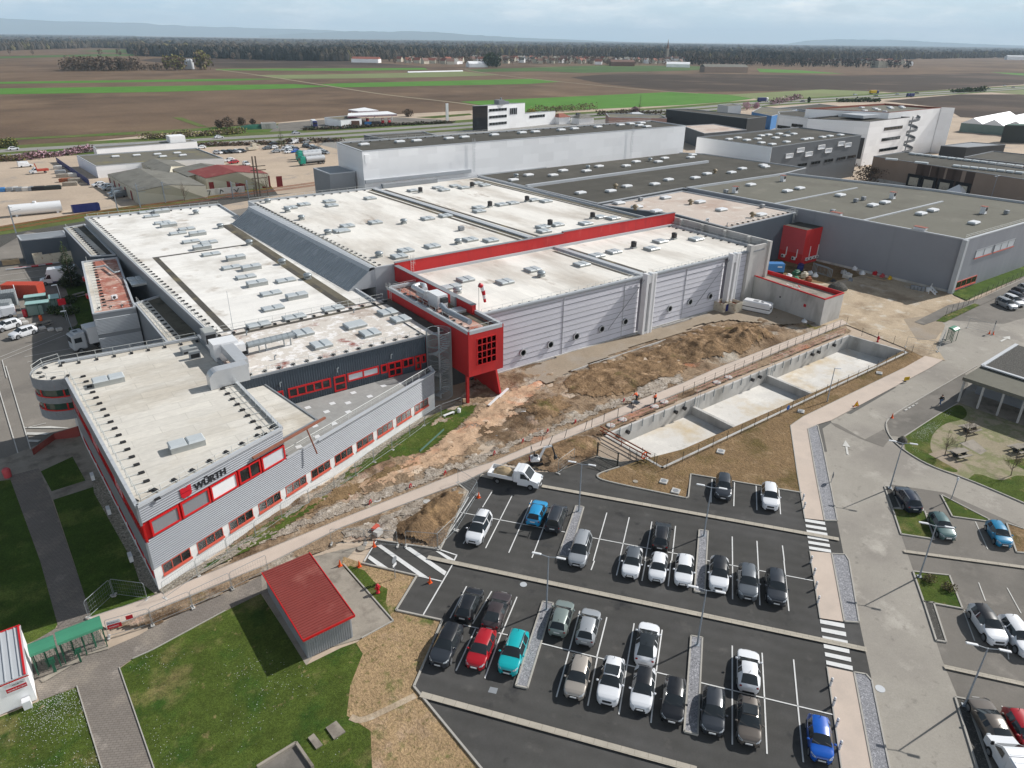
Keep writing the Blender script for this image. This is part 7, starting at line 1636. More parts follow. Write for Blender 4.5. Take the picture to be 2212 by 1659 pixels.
def skin_obj(name,verts,edges,mat,parent,root=0,sub_=1):
 me=bpy.data.meshes.new(name);me.from_pydata([v[:3]for v in verts],edges,[]);me.materials.append(M[mat])
 o=bpy.data.objects.new(name,me);COL.objects.link(o);o.parent=parent
 if not me.skin_vertices:
  bm=bmesh.new();bm.from_mesh(me);bm.verts.layers.skin.verify();bm.to_mesh(me);bm.free()
 for i,v in enumerate(verts):
  r_=v[3];me.skin_vertices[0].data[i].radius=(r_,r_);me.skin_vertices[0].data[i].use_root=(i==root)
 o.modifiers.new('skin','SKIN').use_smooth_shade=True
 s_=o.modifiers.new('round','SUBSURF');s_.levels=sub_;s_.render_levels=sub_
 return o
def pE(label,loc,rz,pose,torso,legs,extra=None,hair='hair'):
 """pose: joints of the figure, metres, facing -Y"""
 t=tH('person',label,'person',loc,rz)
 J=dict(pel=(0,0,.95),sp=(0,0,1.2),ch=(0,0,1.38),nk=(0,0,1.5),hd=(0,-.02,1.62),ht=(0,-.01,1.74),ls=(-.19,0,1.42),le=(-.27,.02,1.14),lw=(-.28,-.1,.9),rs=(.19,0,1.42),re=(.27,.02,1.14),rw=(.28,-.1,.9),lh=(-.1,0,.93),lk=(-.11,-.02,.5),la=(-.11,.02,.09),lt=(-.12,-.15,.04),rh=(.1,0,.93),rk=(.11,-.02,.5),ra=(.11,.02,.09),rt=(.12,-.15,.04))
 J.update(pose)
 rad=dict(pel=.14,sp=.125,ch=.15,nk=.06,hd=.095,ht=.075,ls=.075,le=.048,lw=.034,rs=.075,re=.048,rw=.034,lh=.095,lk=.06,la=.042,lt=.035,rh=.095,rk=.06,ra=.042,rt=.035)
 ids=list(J);vs=[(*J[k],rad[k])for k in ids];ix={k:i for i,k in enumerate(ids)}
 ed=[('pel','sp'),('sp','ch'),('ch','nk'),('nk','hd'),('hd','ht'),('ch','ls'),('ls','le'),('le','lw'),('ch','rs'),('rs','re'),('re','rw'),('pel','lh'),('lh','lk'),('lk','la'),('la','lt'),('pel','rh'),('rh','rk'),('rk','ra'),('ra','rt')]
 edges=[(ix[a],ix[b])for a,b in ed]
 for w_,e_ in(('lw','le'),('rw','re')):
  d=(Vector(J[w_])-Vector(J[e_])).normalized();s=Vector((1,0,0));base=Vector(J[w_])+d*.09
  n0=len(vs);vs.append((*base,.03));edges.append((ix[w_],n0))
  for f,ln_ in((-.03,.07),(-.01,.085),(.01,.08),(.03,.06)):
   a_=len(vs);vs.append((*(base+s*f+d*.035),.010));vs.append((*(base+s*f*1.2+d*ln_+Vector((0,-.015,0))),.008));edges+=[(n0,a_),(a_,a_+1)]
  a_=len(vs);vs.append((*(Vector(J[w_])+d*.05+Vector((-.045 if w_=='rw' else .045,-.02,0))),.011));edges.append((ix[w_],a_))
 skin_obj('body',vs,edges,'skin',t,ix['pel'])
 def cloth(name,keys,pairs,mat,grow):
  kk={k:i for i,k in enumerate(keys)};skin_obj(name,[(*J[k],rad[k]+grow)for k in keys],[(kk[a],kk[b])for a,b in pairs],mat,t,0)
 cloth('trousers',['pel','lh','lk','la','rh','rk','ra'],[('pel','lh'),('lh','lk'),('lk','la'),('pel','rh'),('rh','rk'),('rk','ra')],legs,.028)
 cloth('jacket',['sp','pel','ch','ls','le','lw','rs','re','rw'],[('pel','sp'),('sp','ch'),('ch','ls'),('ls','le'),('le','lw'),('ch','rs'),('rs','re'),('re','rw')],torso,.026)
 for s,k in((-1,'la'),(1,'ra')):
  tt='lt' if s<0 else 'rt';skin_obj('shoe',[(*J[k],.055),(*J[tt],.05)],[(0,1)],'black',t,0)
 h=Vector(J['hd']);up=(Vector(J['ht'])-h).normalized()
 b=MB();b.blob(tuple(h+up*.06+Vector((0,.015,0))),.108,.118,.10,10,6,.03,0,2);b.build('hair',M[hair],t,True)
 b=MB();b.blob(tuple(h+Vector((0,-.1,.01))),.018,.03,.025,6,4)
 for s in(-1,1):b.blob(tuple(h+Vector((s*.1,0,.01))),.018,.028,.035,6,4)
 b.build('face_features',M['skin'],t,True)
 b=MB()
 for s in(-1,1):b.blob(tuple(h+Vector((s*.035,-.088,.04))),.013,.012,.01,6,4)
 b.build('eyes',M['black'],t,True)
 if extra:extra(t)
 return t
p=at(Z(2,1,2030,228));pE('worker in orange vest and dark trousers standing on the pink path with a shovel',(p.x,p.y,GZ+.1),R(200),dict(rw=(.2,-.3,1.0),re=(.27,-.08,1.15),lw=(-.05,-.32,1.15),le=(-.26,-.1,1.2)),'hivis','trouser',lambda t:(lambda b:(b.tube((.28,-.34,.02),(-.12,-.32,1.35),.018,None,6),b.build('shovel_handle',M['timber'],t,True)))(MB()))
bend=dict(sp=(0,-.12,1.15),ch=(0,-.3,1.25),nk=(0,-.42,1.31),hd=(0,-.53,1.36),ht=(0,-.6,1.44),ls=(-.19,-.3,1.25),le=(-.25,-.42,1.0),lw=(-.2,-.6,.85),rs=(.19,-.3,1.25),re=(.25,-.42,1.0),rw=(.2,-.6,.85),lk=(-.12,-.1,.5),rk=(.12,-.02,.5))
p=at(Z(2,1,1912,215));pE('worker in orange vest bending over a wheelbarrow beside the pink path',(p.x,p.y,GZ+.1),R(185),bend,'hivis','trouser')
wbp=at(Z(2,1,1905,240));wbr=tH('wheelbarrow','grey wheelbarrow in front of the bending worker','wheelbarrow',(wbp.x,wbp.y-.2,GZ+.1),R(190))
b=MB();b.add([(-.3,-.5,.35),(.3,-.5,.35),(.3,.2,.35),(-.3,.2,.35),(-.4,-.7,.65),(.4,-.7,.65),(.4,.35,.65),(-.4,.35,.65)],[(3,2,1,0),(0,1,5,4),(1,2,6,5),(2,3,7,6),(3,0,4,7)]);b.build('tray',M['metal_grey'],wbr,True)
b=MB();[b.tube((s*.28,.8,.6),(s*.15,-.75,.25),.02,None,6)for s in(-1,1)];b.build('handle_frame',M['steel'],wbr,True)
b=MB();b.lathe([(.18,-.04),(.18,.04)],(0,-.8,.18),12,0,True,'X');b.build('wheel',M['tyre'],wbr,True)
walk=dict(lk=(-.11,-.2,.52),la=(-.11,-.32,.1),lt=(-.12,-.48,.06),rk=(.11,.08,.5),ra=(.11,.34,.16),rt=(.12,.22,.06),lw=(-.27,.16,.92),le=(-.27,.12,1.15),rw=(.25,-.26,1.0))
p=at(Z(2,2,1665,235));pE('person in dark jacket and pale blue jeans walking along the pavement',(p.x,p.y,GZ),R(150),walk,'sign_black','denim')
def sB(name,label,c,rz,d,m,poster=False):
 t=tH(name,label,'skip',(c.x,c.y,GZ),rz);L_,W,H=d
 b=MB()
 for s in(-1,1):b.box(-L_/2,s*W/2-.04,.1,L_/2,s*W/2+.04,H);b.box(s*L_/2-.04,-W/2,.1,s*L_/2+.04,W/2,H)
 for k in range(5):
  x=-L_/2+(k+.5)*L_/5
  for s in(-1,1):b.box(x-.04,s*W/2-.09,.1,x+.04,s*W/2+.09,H)
 b.build('body',M[m],t,True);b=MB();b.box(-L_/2+.05,-W/2+.05,.1,L_/2-.05,W/2-.05,H*.75);b.build('rubble',M['rust'],t,True)
 if poster:b=MB();b.box(-.6,-W/2-.12,.35,.55,-W/2-.1,H-.3);b.build('poster',M['navy'],t,True)
sB('skip_container','chipped cream skip with a dark blue poster, left of the pair',at(Z(1,2,255,850),.5),R(2),(2.6,2.2,2.0),'skip',True)
sB('skip_container','chipped yellowish skip with slatted top, right of the pair',at(Z(1,2,325,845),.8),R(2),(2.2,2.4,2.1),'skip')
gn=tH('generator','white generator cabin with dark stripe before the concrete building','generator',(*((at(Z(1,2,375,870))+at(Z(1,2,560,895)))/2).xy,GZ),math.atan2((at(Z(1,2,545,895))-at(Z(1,2,375,860))).y,(at(Z(1,2,545,895))-at(Z(1,2,375,860))).x))
b=MB();b.cbox((0,1.0,1.25),(5.4,2.1,2.0),0,0,.2);b.build('cabin',M['white'],gn,True)
b=MB();b.box(-2.72,-.07,1.05,2.72,-.055,1.2);b.box(2.7,-.0,1.3,2.715,1.0,1.6);b.build('stripe',M['dark'],gn,True)
b=MB();b.cbox((-.3,.9,2.28),(1.0,.8,.1));b.cbox((.9,.9,2.32),(.6,.6,.14),0,0,.1);b.build('roof_hatch',M['metal_grey'],gn,True)
b=MB();b.box(-2.5,0.1,0,2.5,1.9,.3);b.build('skid',M['dark'],gn,True)
bcn=tH('equipment_container','bright blue container half hidden behind the concrete end wall','container',(*at(Z(1,2,590,620)).xy,GZ),R(-38))
b=MB();b.cbox((0,0,1.45),(3.8,2.0,1.9),0,0,.05);b.build('body',M['blue_steel'],bcn,True);b=MB();b.box(-1.8,-.95,0,1.8,.95,.5);b.build('skid',M['black'],bcn,True);b=MB();b.box(.3,-1.02,1.6,1.3,-1.005,1.85);b.build('label_plate',M['white'],bcn,True)
b=MB();p=at(Z(1,2,545,620));b.lathe([(1.3,0),(1.3,1.6),(1.15,1.6),(1.15,1.0)],(p.x,p.y+.8,GZ),20);tag(b.build('concrete_ring',M['white']),'white concrete ring with red rim behind the concrete building','ring')
rnd2=random.Random(12)
K5=lambda x,y:((2960+x*600/2212.0)*.548611,(1000+y*600/2212.0)*.548611)
for(x,y,r_,m_,lb_)in((845,305,.9,'white','slumped white bulk bag left of the glazed racks'),(915,335,.9,'white','upright white bulk bag just below the glazed racks'),(1500,235,1.1,'white','white bulk bag against the grey wall, topmost of the heap'),(1600,300,.9,'white','white bulk bag at the right end of the heap by the grey wall'),(1330,290,.9,'concrete','greyish bulk bag at the left end of the heap by the grey wall'),(755,1005,.75,'white','lone white bulk bag on the ground before the concrete building')):
 p=at(K5(x,y));b=MB();b.blob((p.x,p.y,GZ),r_*.75,r_*.75,r_*.95,9,5,.22,0,x,True);tag(b.build('bulk_bag',M[m_]),lb_,'bag')
for(x,y,d,m_,lb_)in((700,235,(2.4,1.3,1.2),'navy','blue wrapped bundle near the blue container'),(640,310,(2.2,1.2,.9),'petrol_','green grey pallet bundle in front of the blue wrapped one'),(530,360,(1.5,1.1,.8),'white','white crate stack behind the red roof rim'),(640,380,(2.0,1.2,.4),'green_sheet','pale green pallet beside the white crates'),(760,350,(1.4,1.2,1.1),'skip','cream open crate among the site materials'),(820,400,(1.5,1.0,.8),'rust','rusty brown bench frame among the site materials'),(1380,350,(2.0,1.4,.9),'concrete','grey covered block pile at the heap by the wall'),(1430,400,(1.3,.9,.5),'metal_grey','small grey bundle in front of the covered block pile'),(1180,410,(1.6,.9,.35),'dark','dark flat bundle below the glazed racks'),(1790,310,(1.4,.9,.8),'sign_red','bright red machine against the grey wall'),(1890,345,(1.3,.8,.6),'red_soft','pinkish crate right of the bright red machine'),(2000,375,(1.3,.7,.5),'yellow','yellow roll at the foot of the grey wall')):
 p=at(K5(x,y));mm_=M.get(m_,M['green_steel']);b=MB();b.cbox((p.x,p.y,GZ+d[2]/2),d,0,rnd2.random(),.1)
 b.cbox((p.x+.2,p.y+.1,GZ+d[2]+.1),(d[0]*.6,d[1]*.6,.2),0,rnd2.random(),.06);b.cbox((p.x,p.y,GZ+.05),(d[0]*1.05,d[1]*1.05,.1),1,rnd2.random()*.2);tag(b.build('material_stack',[mm_,M['timber']]),lb_,'materials')
b=MB();p,q=at(K5(930,280)),at(K5(1150,350));
for k in range(4):
 o=Vector((.3*k,.5*k,0));b.path([p+o+Vector((0,0,.1)),p+o+Vector((0,0,1.9)),q+o+Vector((0,0,1.9)),q+o+Vector((0,0,.1)),p+o+Vector((0,0,.1))],.07,6)
 for j in range(5):b.tube(p.lerp(q,j/4)+o+Vector((0,0,.1)),p.lerp(q,j/4)+o+Vector((0,0,1.9)),.03,None,4)
tag(b.build('steel_rack',M['galv']),'row of tall galvanised racks among the site materials','rack')
b=MB();p,q=at(K5(1690,350)),at(K5(1960,405));[b.bar(p+Vector((0,.2*k,.1+.1*(k%2))),q+Vector((0,.2*k,.1+.1*(k%2))),.18,.1)for k in range(4)];tag(b.build('timber_beams',M['timber']),'pale timber beams on the ground before the grey wall','timber')
b=MB();p=at(K5(1280,530));b.blob((p.x,p.y+.6,GZ),2.2,1.9,1.5,22,7,.05,0,8,True);tag(b.build('gravel_heap',M['gravel_dark']),'cone shaped heap of brown gravel behind the concrete building','heap')
for k,x in enumerate((350,400,455,520,600)):
 p=at(((3500+(x+25)*532/2206.0)*.548611,(950+790*532/2206.0+k*2.4)*.548611));b=MB();b.lathe([(.38,0),(.42,.5),(.4,.9),(.36,.92),(.34,.5)],(p.x,p.y,GZ),12);tag(b.build('plastic_drum',M['white' if k==4 else 'metal_grey']),'tall white drum at the right end of the row by the grey wall' if k==4 else 'grey drum in the row at the foot of the grey wall','drum',None if k==4 else 'grey drums by the wall')
p=at(Z(1,2,1635,755));b=MB();M4_=Matrix.Translation((p.x,p.y,GZ))@Matrix.Rotation(.3,4,'Z')
for k in range(3):b.box(-1.0,-.2+.45*k,.25+.35*k,1.0,.2+.45*k,.33+.35*k,0,M4_)
for s in(-1,1):b.bar(M4_@Vector((s*1.0,-.3,0)),M4_@Vector((s*1.0,1.1,1.1)),.08,.2);b.bar(M4_@Vector((s,1.1,0)),M4_@Vector((s,1.1,1.8)),.08,.08)
tag(b.build('steps',M['white']),'white mobile steps at the corner of the grey hall','steps')
pv_=tH('pavilion','flat roofed pavilion with slim posts and pale roof rim at the right edge','building',(115,31,GZ))
b=MB();b.prism([(107.4,36.0),(127,36.8),(127,20),(107.8,20)],GZ+3.45,GZ+3.95,0,True,True);b.build('roof',M['roof_dark_b'],pv_)
b=MB();b.prism([(113.5,36.1),(126.8,36.6),(126.8,20.2),(113.8,20.2)],GZ+3.955,GZ+4.2,0,False);b.build('roof_rim',M['concrete'],pv_)
b=MB();b.flat([(x,y,GZ+4.19)for x,y in((113.5,36.1),(126.8,36.6),(126.8,20.2),(113.8,20.2))]);b.build('gravel_roof',M['gravel_dark'],pv_)
b=MB();cL(b,[(113.5,20.3),(113.4,36.0),(126.9,36.6)],GZ+4.32,.5,.16);b.build('roof_edge',M['metal_light'],pv_)
for y in(35.7,33.1,30.5,27.9,25.3):b=MB();b.box(107.5,y-.12,GZ,107.75,y+.12,GZ+3.45);b.build('post',M['concrete'],pv_)
b=MB();b.prism([(112.5,35.5),(126,36),(126,20),(112.8,20)],GZ,GZ+3.45,0,False);b.build('wall',M['metal_grey'],pv_)
b=MB();b.flat([(x,y,GZ+.06)for x,y in((107.3,36),(113,36),(113,20),(107.5,20))]);b.build('floor',M['slab'],pv_)
wD(pv_,(112.8,20),(112.5,35.5),9.2,10.3,GZ+1.6,GZ+2.7,.05,1,1,'metal_light','glass');wD(pv_,(112.8,20),(112.5,35.5),5,6.1,GZ+.1,GZ+2.3,.05,1,1,'metal_grey','black')
def table_proto():
 t=tH('picnic_table','x','picnic table')
 b=MB()
 for k in range(5):b.box(-1.1,-.42+k*.17,.72,1.1,-.42+k*.17+.155,.78)
 b.build('table_top',M['slab'],t,True)
 for s in(-1,1):
  b=MB();b.box(-1.1,s*.85-.16,.42,1.1,s*.85+.16,.48);b.build('bench_seat',M['slab'],t,True)
  b=MB();b.box(s*.7-.08,-.85,.3,s*.7+.08,.85,.42);b.box(s*.7-.08,-.3,0,s*.7+.08,.3,.72);b.build('support',M['dark'],t,True)
 return t
pt=table_proto();ptt=tree_of(pt)
for q,lb_ in(((2,2,1862,378),'pale picnic table nearest the pavilion, under a bare tree'),((2,2,1795,540),'pale picnic table nearest the road corner'),((2,2,2185,510),'pale picnic table cut by the right edge of the picture')):
 p=at(Z(*q),.6);place(pt,ptt,(p.x,p.y,GZ+.1),R(-16),lb_)
b=MB();p=at(Z(2,2,1418,470));b.blob((p.x,p.y,GZ),.75,.6,.75,9,5,.15,0,4,True);tag(b.build('boulder',M['gravel_dark']),'grey boulder at the kerb of the picnic corner','boulder')
b=MB();a_,c_=at(Z(2,2,1437,270)),at(Z(2,2,1528,218))
for k in range(4):p=a_.lerp(c_,k/4);q=a_.lerp(c_,(k+.7)/4);b.bar(p+Vector((0,0,GZ+.06)),q+Vector((0,0,GZ+.06)),.18,.12)
tag(b.build('kerb_stones',M['concrete']),'four loose kerb stones laid in a line on the pavement','kerb stones')
def bT(name,label,p,h,sd,spread=.45,mat='twig',lv=4,leaf=None,z=None,group=None):
 rr=random.Random(sd);t=tH(name,label,'tree',(p.x,p.y,GZ if z is None else z),0,group)
 tb,cbm=MB(),MB()
 def grow(a,d,L_,r_,lev):
  b_=a+d*L_;(tb if lev==0 else cbm).tube(a,b_,r_,r_*.6,5 if lev<2 else 3,0,False)
  if lev>=lv:return
  for k in range(5 if lev==0 else 3):
   q=Vector((rr.uniform(-1,1),rr.uniform(-1,1),rr.uniform(.25,1)));nd=(d*.5+q*(.75+spread*.5)).normalized()
   grow(a+d*L_*rr.uniform(.4,1.0),nd,L_*rr.uniform(.5,.75),r_*.5,lev+1)
  grow(b_,(d+Vector((rr.uniform(-.25,.25),rr.uniform(-.25,.25),.15))).normalized(),L_*.72,r_*.6,lev+1)
 grow(Vector((0,0,0)),Vector((rr.uniform(-.08,.08),rr.uniform(-.08,.08),1)).normalized(),h*.36,h*.016,0)
 tb.build('trunk',M['bark'],t,True);cbm.build('crown',M[mat],t,True)
 return t
for q,h,sd,lb_ in(((2,2,1698,555),3.6,3,'small bare tree left of the road corner picnic table'),((2,2,1830,470),3.9,5,'small bare tree between the two picnic tables'),((2,2,2125,690),3.9,8,'small bare tree beside the cut off picnic table')):
 bT('bare_tree',lb_,at(Z(*q)),h,sd)
def lF(mb,c,rx,ry,rz_,n,size,rr,flat=False):
 for k in range(n):
  while True:
   x,y,z=rr.uniform(-1,1),rr.uniform(-1,1),rr.uniform(-1,1)
   d=x*x+y*y+z*z
   if .25<d<1:break
  q=Vector((c[0]+x*rx,c[1]+y*ry,c[2]+z*rz_));s=size*rr.uniform(.6,1.4)
  a=Vector((rr.gauss(0,1),rr.gauss(0,1),rr.gauss(0,.6))).normalized();b_=a.cross(Vector((rr.gauss(0,1),rr.gauss(0,1),rr.gauss(0,1)))).normalized()
  mb.add([q-a*s,q+b_*s*.7,q+a*s,q-b_*s*.7],[(0,1,2,3)],rr.randrange(2))
M['leaf_dark']=pm('dark needles',S(46,62,34),.3,1.0,rough=.8,obj=True);M['leaf_mid']=pm('mid leaves',S(74,92,44),.3,1.0,rough=.8,obj=True)
M['leaf_grey']=pm('bare brown twigs',S(112,98,82),.25,.6,rough=.9,obj=True);M['leaf_olive']=pm('olive buds',S(128,124,70),.25,.6,rough=.9,obj=True);M['leaf_pink']=pm('pale blossom',S(198,160,172),.15,1,rough=.9,obj=True);M['leaf_yellow']=pm('yellow blossom',S(184,164,82),.2,1,rough=.9,obj=True);M['leaf_brown']=pm('reddish twigs',S(98,80,68),.25,.6,rough=.9,obj=True)
def bU(name,label,c,r_,h,m1,m2,n=260,sd=1,size=.12,group=None,cat='bush'):
 t=tH(name,label,cat,c,0,group);rr=random.Random(sd);b=MB()
 for k in range(5):
  a=rr.uniform(0,6.28);q=rr.uniform(0,.5)*r_
  lF(b,(q*math.cos(a),q*math.sin(a),h*rr.uniform(.4,.6)),r_*.7,r_*.7,h*.5,n//5,size,rr)
 b.build('foliage',[M[m1],M[m2]],t,True)
 s_=MB()
 for k in range(4):s_.tube((0,0,0),(rr.uniform(-.4,.4)*r_,rr.uniform(-.4,.4)*r_,h*.6),.03,.015,4)
 s_.build('stem',M['bark'],t,True);return t
for q,lb_ in(((3,2,1600,140),'small bare brown shrub on the grass island, left of two'),((3,2,1715,185),'small bare brown shrub on the grass island, right of two')):bU('shrub',lb_,at(Z(*q))+Vector((0,0,GZ)),.75,.8,'leaf_grey','leaf_olive',380,q[2],.07)
def cF(label,c,h,r_,sd,group=None,n=1400,lean=0):
 t=tH('conifer',label,'tree',c,0,group);rr=random.Random(sd);b=MB()
 for k in range(n):
  z=h*(1-math.sqrt(rr.random()))*.96+h*.03;rad=r_*(1-z/h)**.8*(.55+.5*rr.random())*(1+.35*math.sin(z*3.1+sd));a=rr.uniform(0,6.28)
  q=Vector((rad*math.cos(a),rad*math.sin(a),z-rad*.15));d=Vector((math.cos(a),math.sin(a),rr.uniform(-.1,.6))).normalized();s=.32*(1.1-.5*z/h)*rr.uniform(.7,1.3);w_=d.cross(Vector((0,0,1))).normalized()
  b.add([q-d*s,q+w_*s*.45,q+d*s*1.2,q-w_*s*.45],[(0,1,2,3)],rr.randrange(2))
 b.build('foliage',[M['leaf_dark'],M['leaf_mid']],t,True)
 s_=MB();s_.tube((0,0,0),(0,0,h*.9),r_*.09,.03,7);s_.build('trunk',M['bark'],t,True)
 return t
W1=lambda x,y:((x*500/1843.0)*.548611,(950+y*500/1843.0)*.548611)
cF('dark shaggy conifer between the luton van and the red roofed annex',at(W1(1060,660)),9.6,2.0,2,n=1800)
for x,y,r_,lb_ in((980,650,1.7,'low dark shrub left of the shaggy conifer'),(830,1060,1.4,'green shrub at the end of the glass shelters'),(1010,1060,1.8,'dark shrub behind the red notice post'),(1000,900,1.5,'dark shrub beside the lamp post in the yard'),(1230,1330,2.2,'wide dark shrub beneath the annex corner')):bU('shrub',lb_,at(W1(x,y)),r_,1.5,'leaf_dark','leaf_mid',600,x,.17)
pA('lawn','grass_dense',[at(W1(*q))for q in((920,640),(1230,600),(1400,1380),(1040,1480),(1060,1300),(1130,1200),(960,700))],.06)
def cO(label,p0,p1,w,h,m,z=0):
 a,b_=at(p0),at(p1);d=b_-a;L_=d.length;rz=math.atan2(d.y,d.x);t=tH('shipping_container',label,'container',(*((a+b_)/2).xy,.05),rz)
 b=MB();vribs(b,(-L_/2,0),(L_/2,0),0,h,.28,.04);vribs(b,(L_/2,w),(-L_/2,w),0,h,.28,.04);vribs(b,(L_/2,0),(L_/2,w),0,h,.28,.03);vribs(b,(-L_/2,w),(-L_/2,0),0,h,.28,.03);b.build('wall',M[m],t,True)
 b=MB();b.box(-L_/2,0,h-.02,L_/2,w,h+.03)
 for k in range(int(L_/.4)):b.box(-L_/2+.4*k,.06,h+.03,-L_/2+.4*k+.16,w-.06,h+.07)
 b.build('roof',M[m],t,True);return t
M['cont_red']=pm('orange red steel',S(186,74,54),.1,.5,rough=.6,obj=True);M['cont_grey']=pm('grey steel',S(150,156,158),.08,.5,rough=.6,obj=True)
cO('rusty orange red shipping container in the left yard',W1(55,830),W1(575,830),2.5,2.6,'cont_red')
cO('pale grey container behind the white van, nearer of two',W1(-160,1120),W1(190,1080),2.4,2.5,'cont_grey')
cO('pale grey container next to the white billboard, farther of two',W1(-120,980),W1(260,930),2.4,2.6,'cont_grey')
b=MB();a_,c_=at(W1(300,990)),at(W1(395,960));p0=at(W1(300,1005));b.box(p0.x,p0.y-.1,0.8,p0.x+.12,p0.y+3.2,4.2);b.box(p0.x,p0.y,0,p0.x+.1,p0.y+.15,.9);b.box(p0.x,p0.y+2.8,0,p0.x+.1,p0.y+2.95,.9);tag(b.build('billboard',M['white']),'tall white billboard seen edge on beside the glass shelters','billboard')
def sR(label,p0,p1,w,h):
 a,b_=at(p0),at(p1);d=b_-a;L_=d.length;rz=math.atan2(d.y,d.x);t=tH('shelter',label,'shelter',(*((a+b_)/2).xy,.05),rz)
 b=MB();b.box(-L_/2-.1,-.1,h,L_/2+.1,w+.1,h+.1);b.build('roof',M['roof_shelter'],t,True)
 n=max(2,int(L_/1.4))
 for k in range(n+1):
  x=-L_/2+L_*k/n
  for y in(0,w):b=MB();b.box(x-.04,y-.04,0,x+.04,y+.04,h);b.build('post',M['green_steel'],t,True)
 b=MB();b.box(-L_/2,w-.03,.3,L_/2,w-.01,h-.2);b.box(-L_/2,.01,.3,L_/2*.4,.03,h-.3);b.build('glass_panel',M['shelter_glass'],t,True)
 return t
M['roof_shelter']=pm('pale green roof glass',S(158,196,190),.05,.5,rough=.4,obj=True);M['shelter_glass']=pm('shelter glass',S(120,142,136),.05,.5,rough=.2,obj=True)
sR('long glass shelter with pale green roof in the left yard, front one',W1(420,1110),W1(745,1070),1.7,2.4);sR('long glass shelter with pale green roof in the left yard, back one',W1(400,1000),W1(700,960),1.6,2.3);sR('square glass shelter with pale green roof by the shrubs',W1(770,1030),W1(900,1010),2.6,2.5)
b=MB();p=at(W1(380,1095));b.lathe([(.4,0),(.45,1.3),(.3,1.4)],(p.x,p.y,0.05),12);tag(b.build('litter_bin',M['sign_red']),'red litter bin at the left end of the front glass shelter','bin')
b=MB();p=at(W1(600,1155));b.lathe([(.25,0),(.28,.9),(.2,1.0)],(p.x,p.y,0.05),12);tag(b.build('litter_bin',M['orange']),'small orange bin below the front glass shelter','bin')
b=MB();p=at(Z(2,0,55,700));b.lathe([(.4,0),(.45,.9),(.4,1.0),(.25,1.15)],(p.x,p.y,.15),12);tag(b.build('litter_bin',M['red_soft']),'faded pink bin at the corner of the shaded left lawn','bin')
for x,y,lb_ in((370,1200,'square concrete block left of the picnic bench in the yard'),(495,1240,'square concrete block beside the nearer white crossover'),(620,1280,'square concrete block below the yard picnic bench'),(740,1300,'square concrete block on the shade line in the yard'),(865,1300,'square concrete block wholly in the shade in the yard'),(305,1100,'square concrete block by the red litter bin'),(320,1155,'square concrete block below the one by the red bin')):
 p=at(W1(x,y));b=MB();b.cbox((p.x,p.y,.3),(.95,.8,.5),0,.2,.06);tag(b.build('concrete_block',M['concrete']),lb_,'block')
for x,y,lb_ in((660,1230,'weathered picnic bench in the sun of the left yard'),(1160,810,'weathered picnic bench in the annex shade')):p=at(W1(x,y));place(pt,ptt,(p.x,p.y,.05),R(20),lb_)
b=MB();p=at(W1(970,1150));b.tube((p.x,p.y,0),(p.x,p.y,4.2),.05,None,8);tag_=b.build('pole',M['steel']);tag(tag_,'red notice on a grey post in the left yard','sign');b=MB();b.box(p.x-.6,p.y-.07,3.0,p.x+.6,p.y-.055,4.2);b.build('notice',M['sign_red'],tag_)
for x,y,h,lb_ in((1075,1370,4.6,'blue grey lamp post nearest the lorry in the yard'),(965,1080,6.0,'tall lamp post behind the red notice in the yard')):
 p=at(W1(x,y));b=MB();b.tube((p.x,p.y,0),(p.x-.2,p.y,h),.07,.05,8);b.cbox((p.x-.6,p.y,h),(.9,.3,.14),0,0,.04);tag(b.build('street_lamp',M['steel']),lb_,'street lamp')
lw0,lw1=at(W1(690,640)),at(W1(1060,600));lrz=math.atan2(lw1.y-lw0.y,lw1.x-lw0.x)
lv=tH('luton_van','white box van with sloped luton body beside the shaggy conifer','van',((lw0.x+lw1.x)/2,(lw0.y+lw1.y)/2+.9,.05),lrz)
cab(lv,-3.4,-1.1,2.1,2.4,1.2,'white');b=MB();pr2=[(-2.0,2.3),(-1.6,3.2),(3.4,3.3),(3.4,.7),(-1.05,.7),(-1.05,2.3)];n=6
vs=[(x,-1.1,z)for x,z in pr2]+[(x,1.1,z)for x,z in pr2];b.add(vs,[tuple(range(n-1,-1,-1)),tuple(range(n,2*n))]+[(i,(i+1)%n,n+(i+1)%n,n+i)for i in range(n)]);b.build('box_body',P_['white'],lv,True)
b=MB();b.bar((-3,0,.55),(3.3,0,.55),1.7,.25);b.build('chassis',M['navy'],lv,True);wH(lv,(-2.4,2.2),2.1)
t0,t1=at(Z(1,0,600,1110)),at(Z(1,0,985,1010));trz2=math.atan2(t1.y-t0.y,t1.x-t0.x)
trk_=tH('lorry','white articulated lorry backed against the annex dock','lorry',(*((t0+t1)/2).xy,.05),trz2)
b=MB();b.box(-5.2,-.9,1.2,8.5,1.6,3.95);b.build('trailer',M['white'],trk_,True)
b=MB();b.cbox((-6.6,.35,1.9),(2.1,2.4,2.6),0,0,.15);b.cbox((-6.3,.35,3.3),(1.6,2.2,.4),0,0,.12);b.build('cab',M['metal_light'],trk_,True)
b=MB();b.box(-7.67,-.6,1.9,-7.655,1.3,2.9);b.box(-7.3,-.87,1.9,-6.2,-.855,2.7);b.build('windscreen',M['car_glass'],trk_,True);b=MB();b.cbox((-6.6,.35,3.52),(.7,.7,.06));b.build('roof_hatch',M['car_glass'],trk_,True);wH(trk_,(-6.8,-3.8,5.5,7),2.4,.5,.3)
b=MB();b.box(t1.x-2.5,t1.y-1.3,0,t1.x-.8,t1.y+2.2,4.6);b.box(t1.x-1.2,t1.y+2,0,t1.x+1,t1.y+6,4.2);tag(b.build('dock_house',M['metal_grey']),'grey loading dock housing behind the articulated lorry','dock')
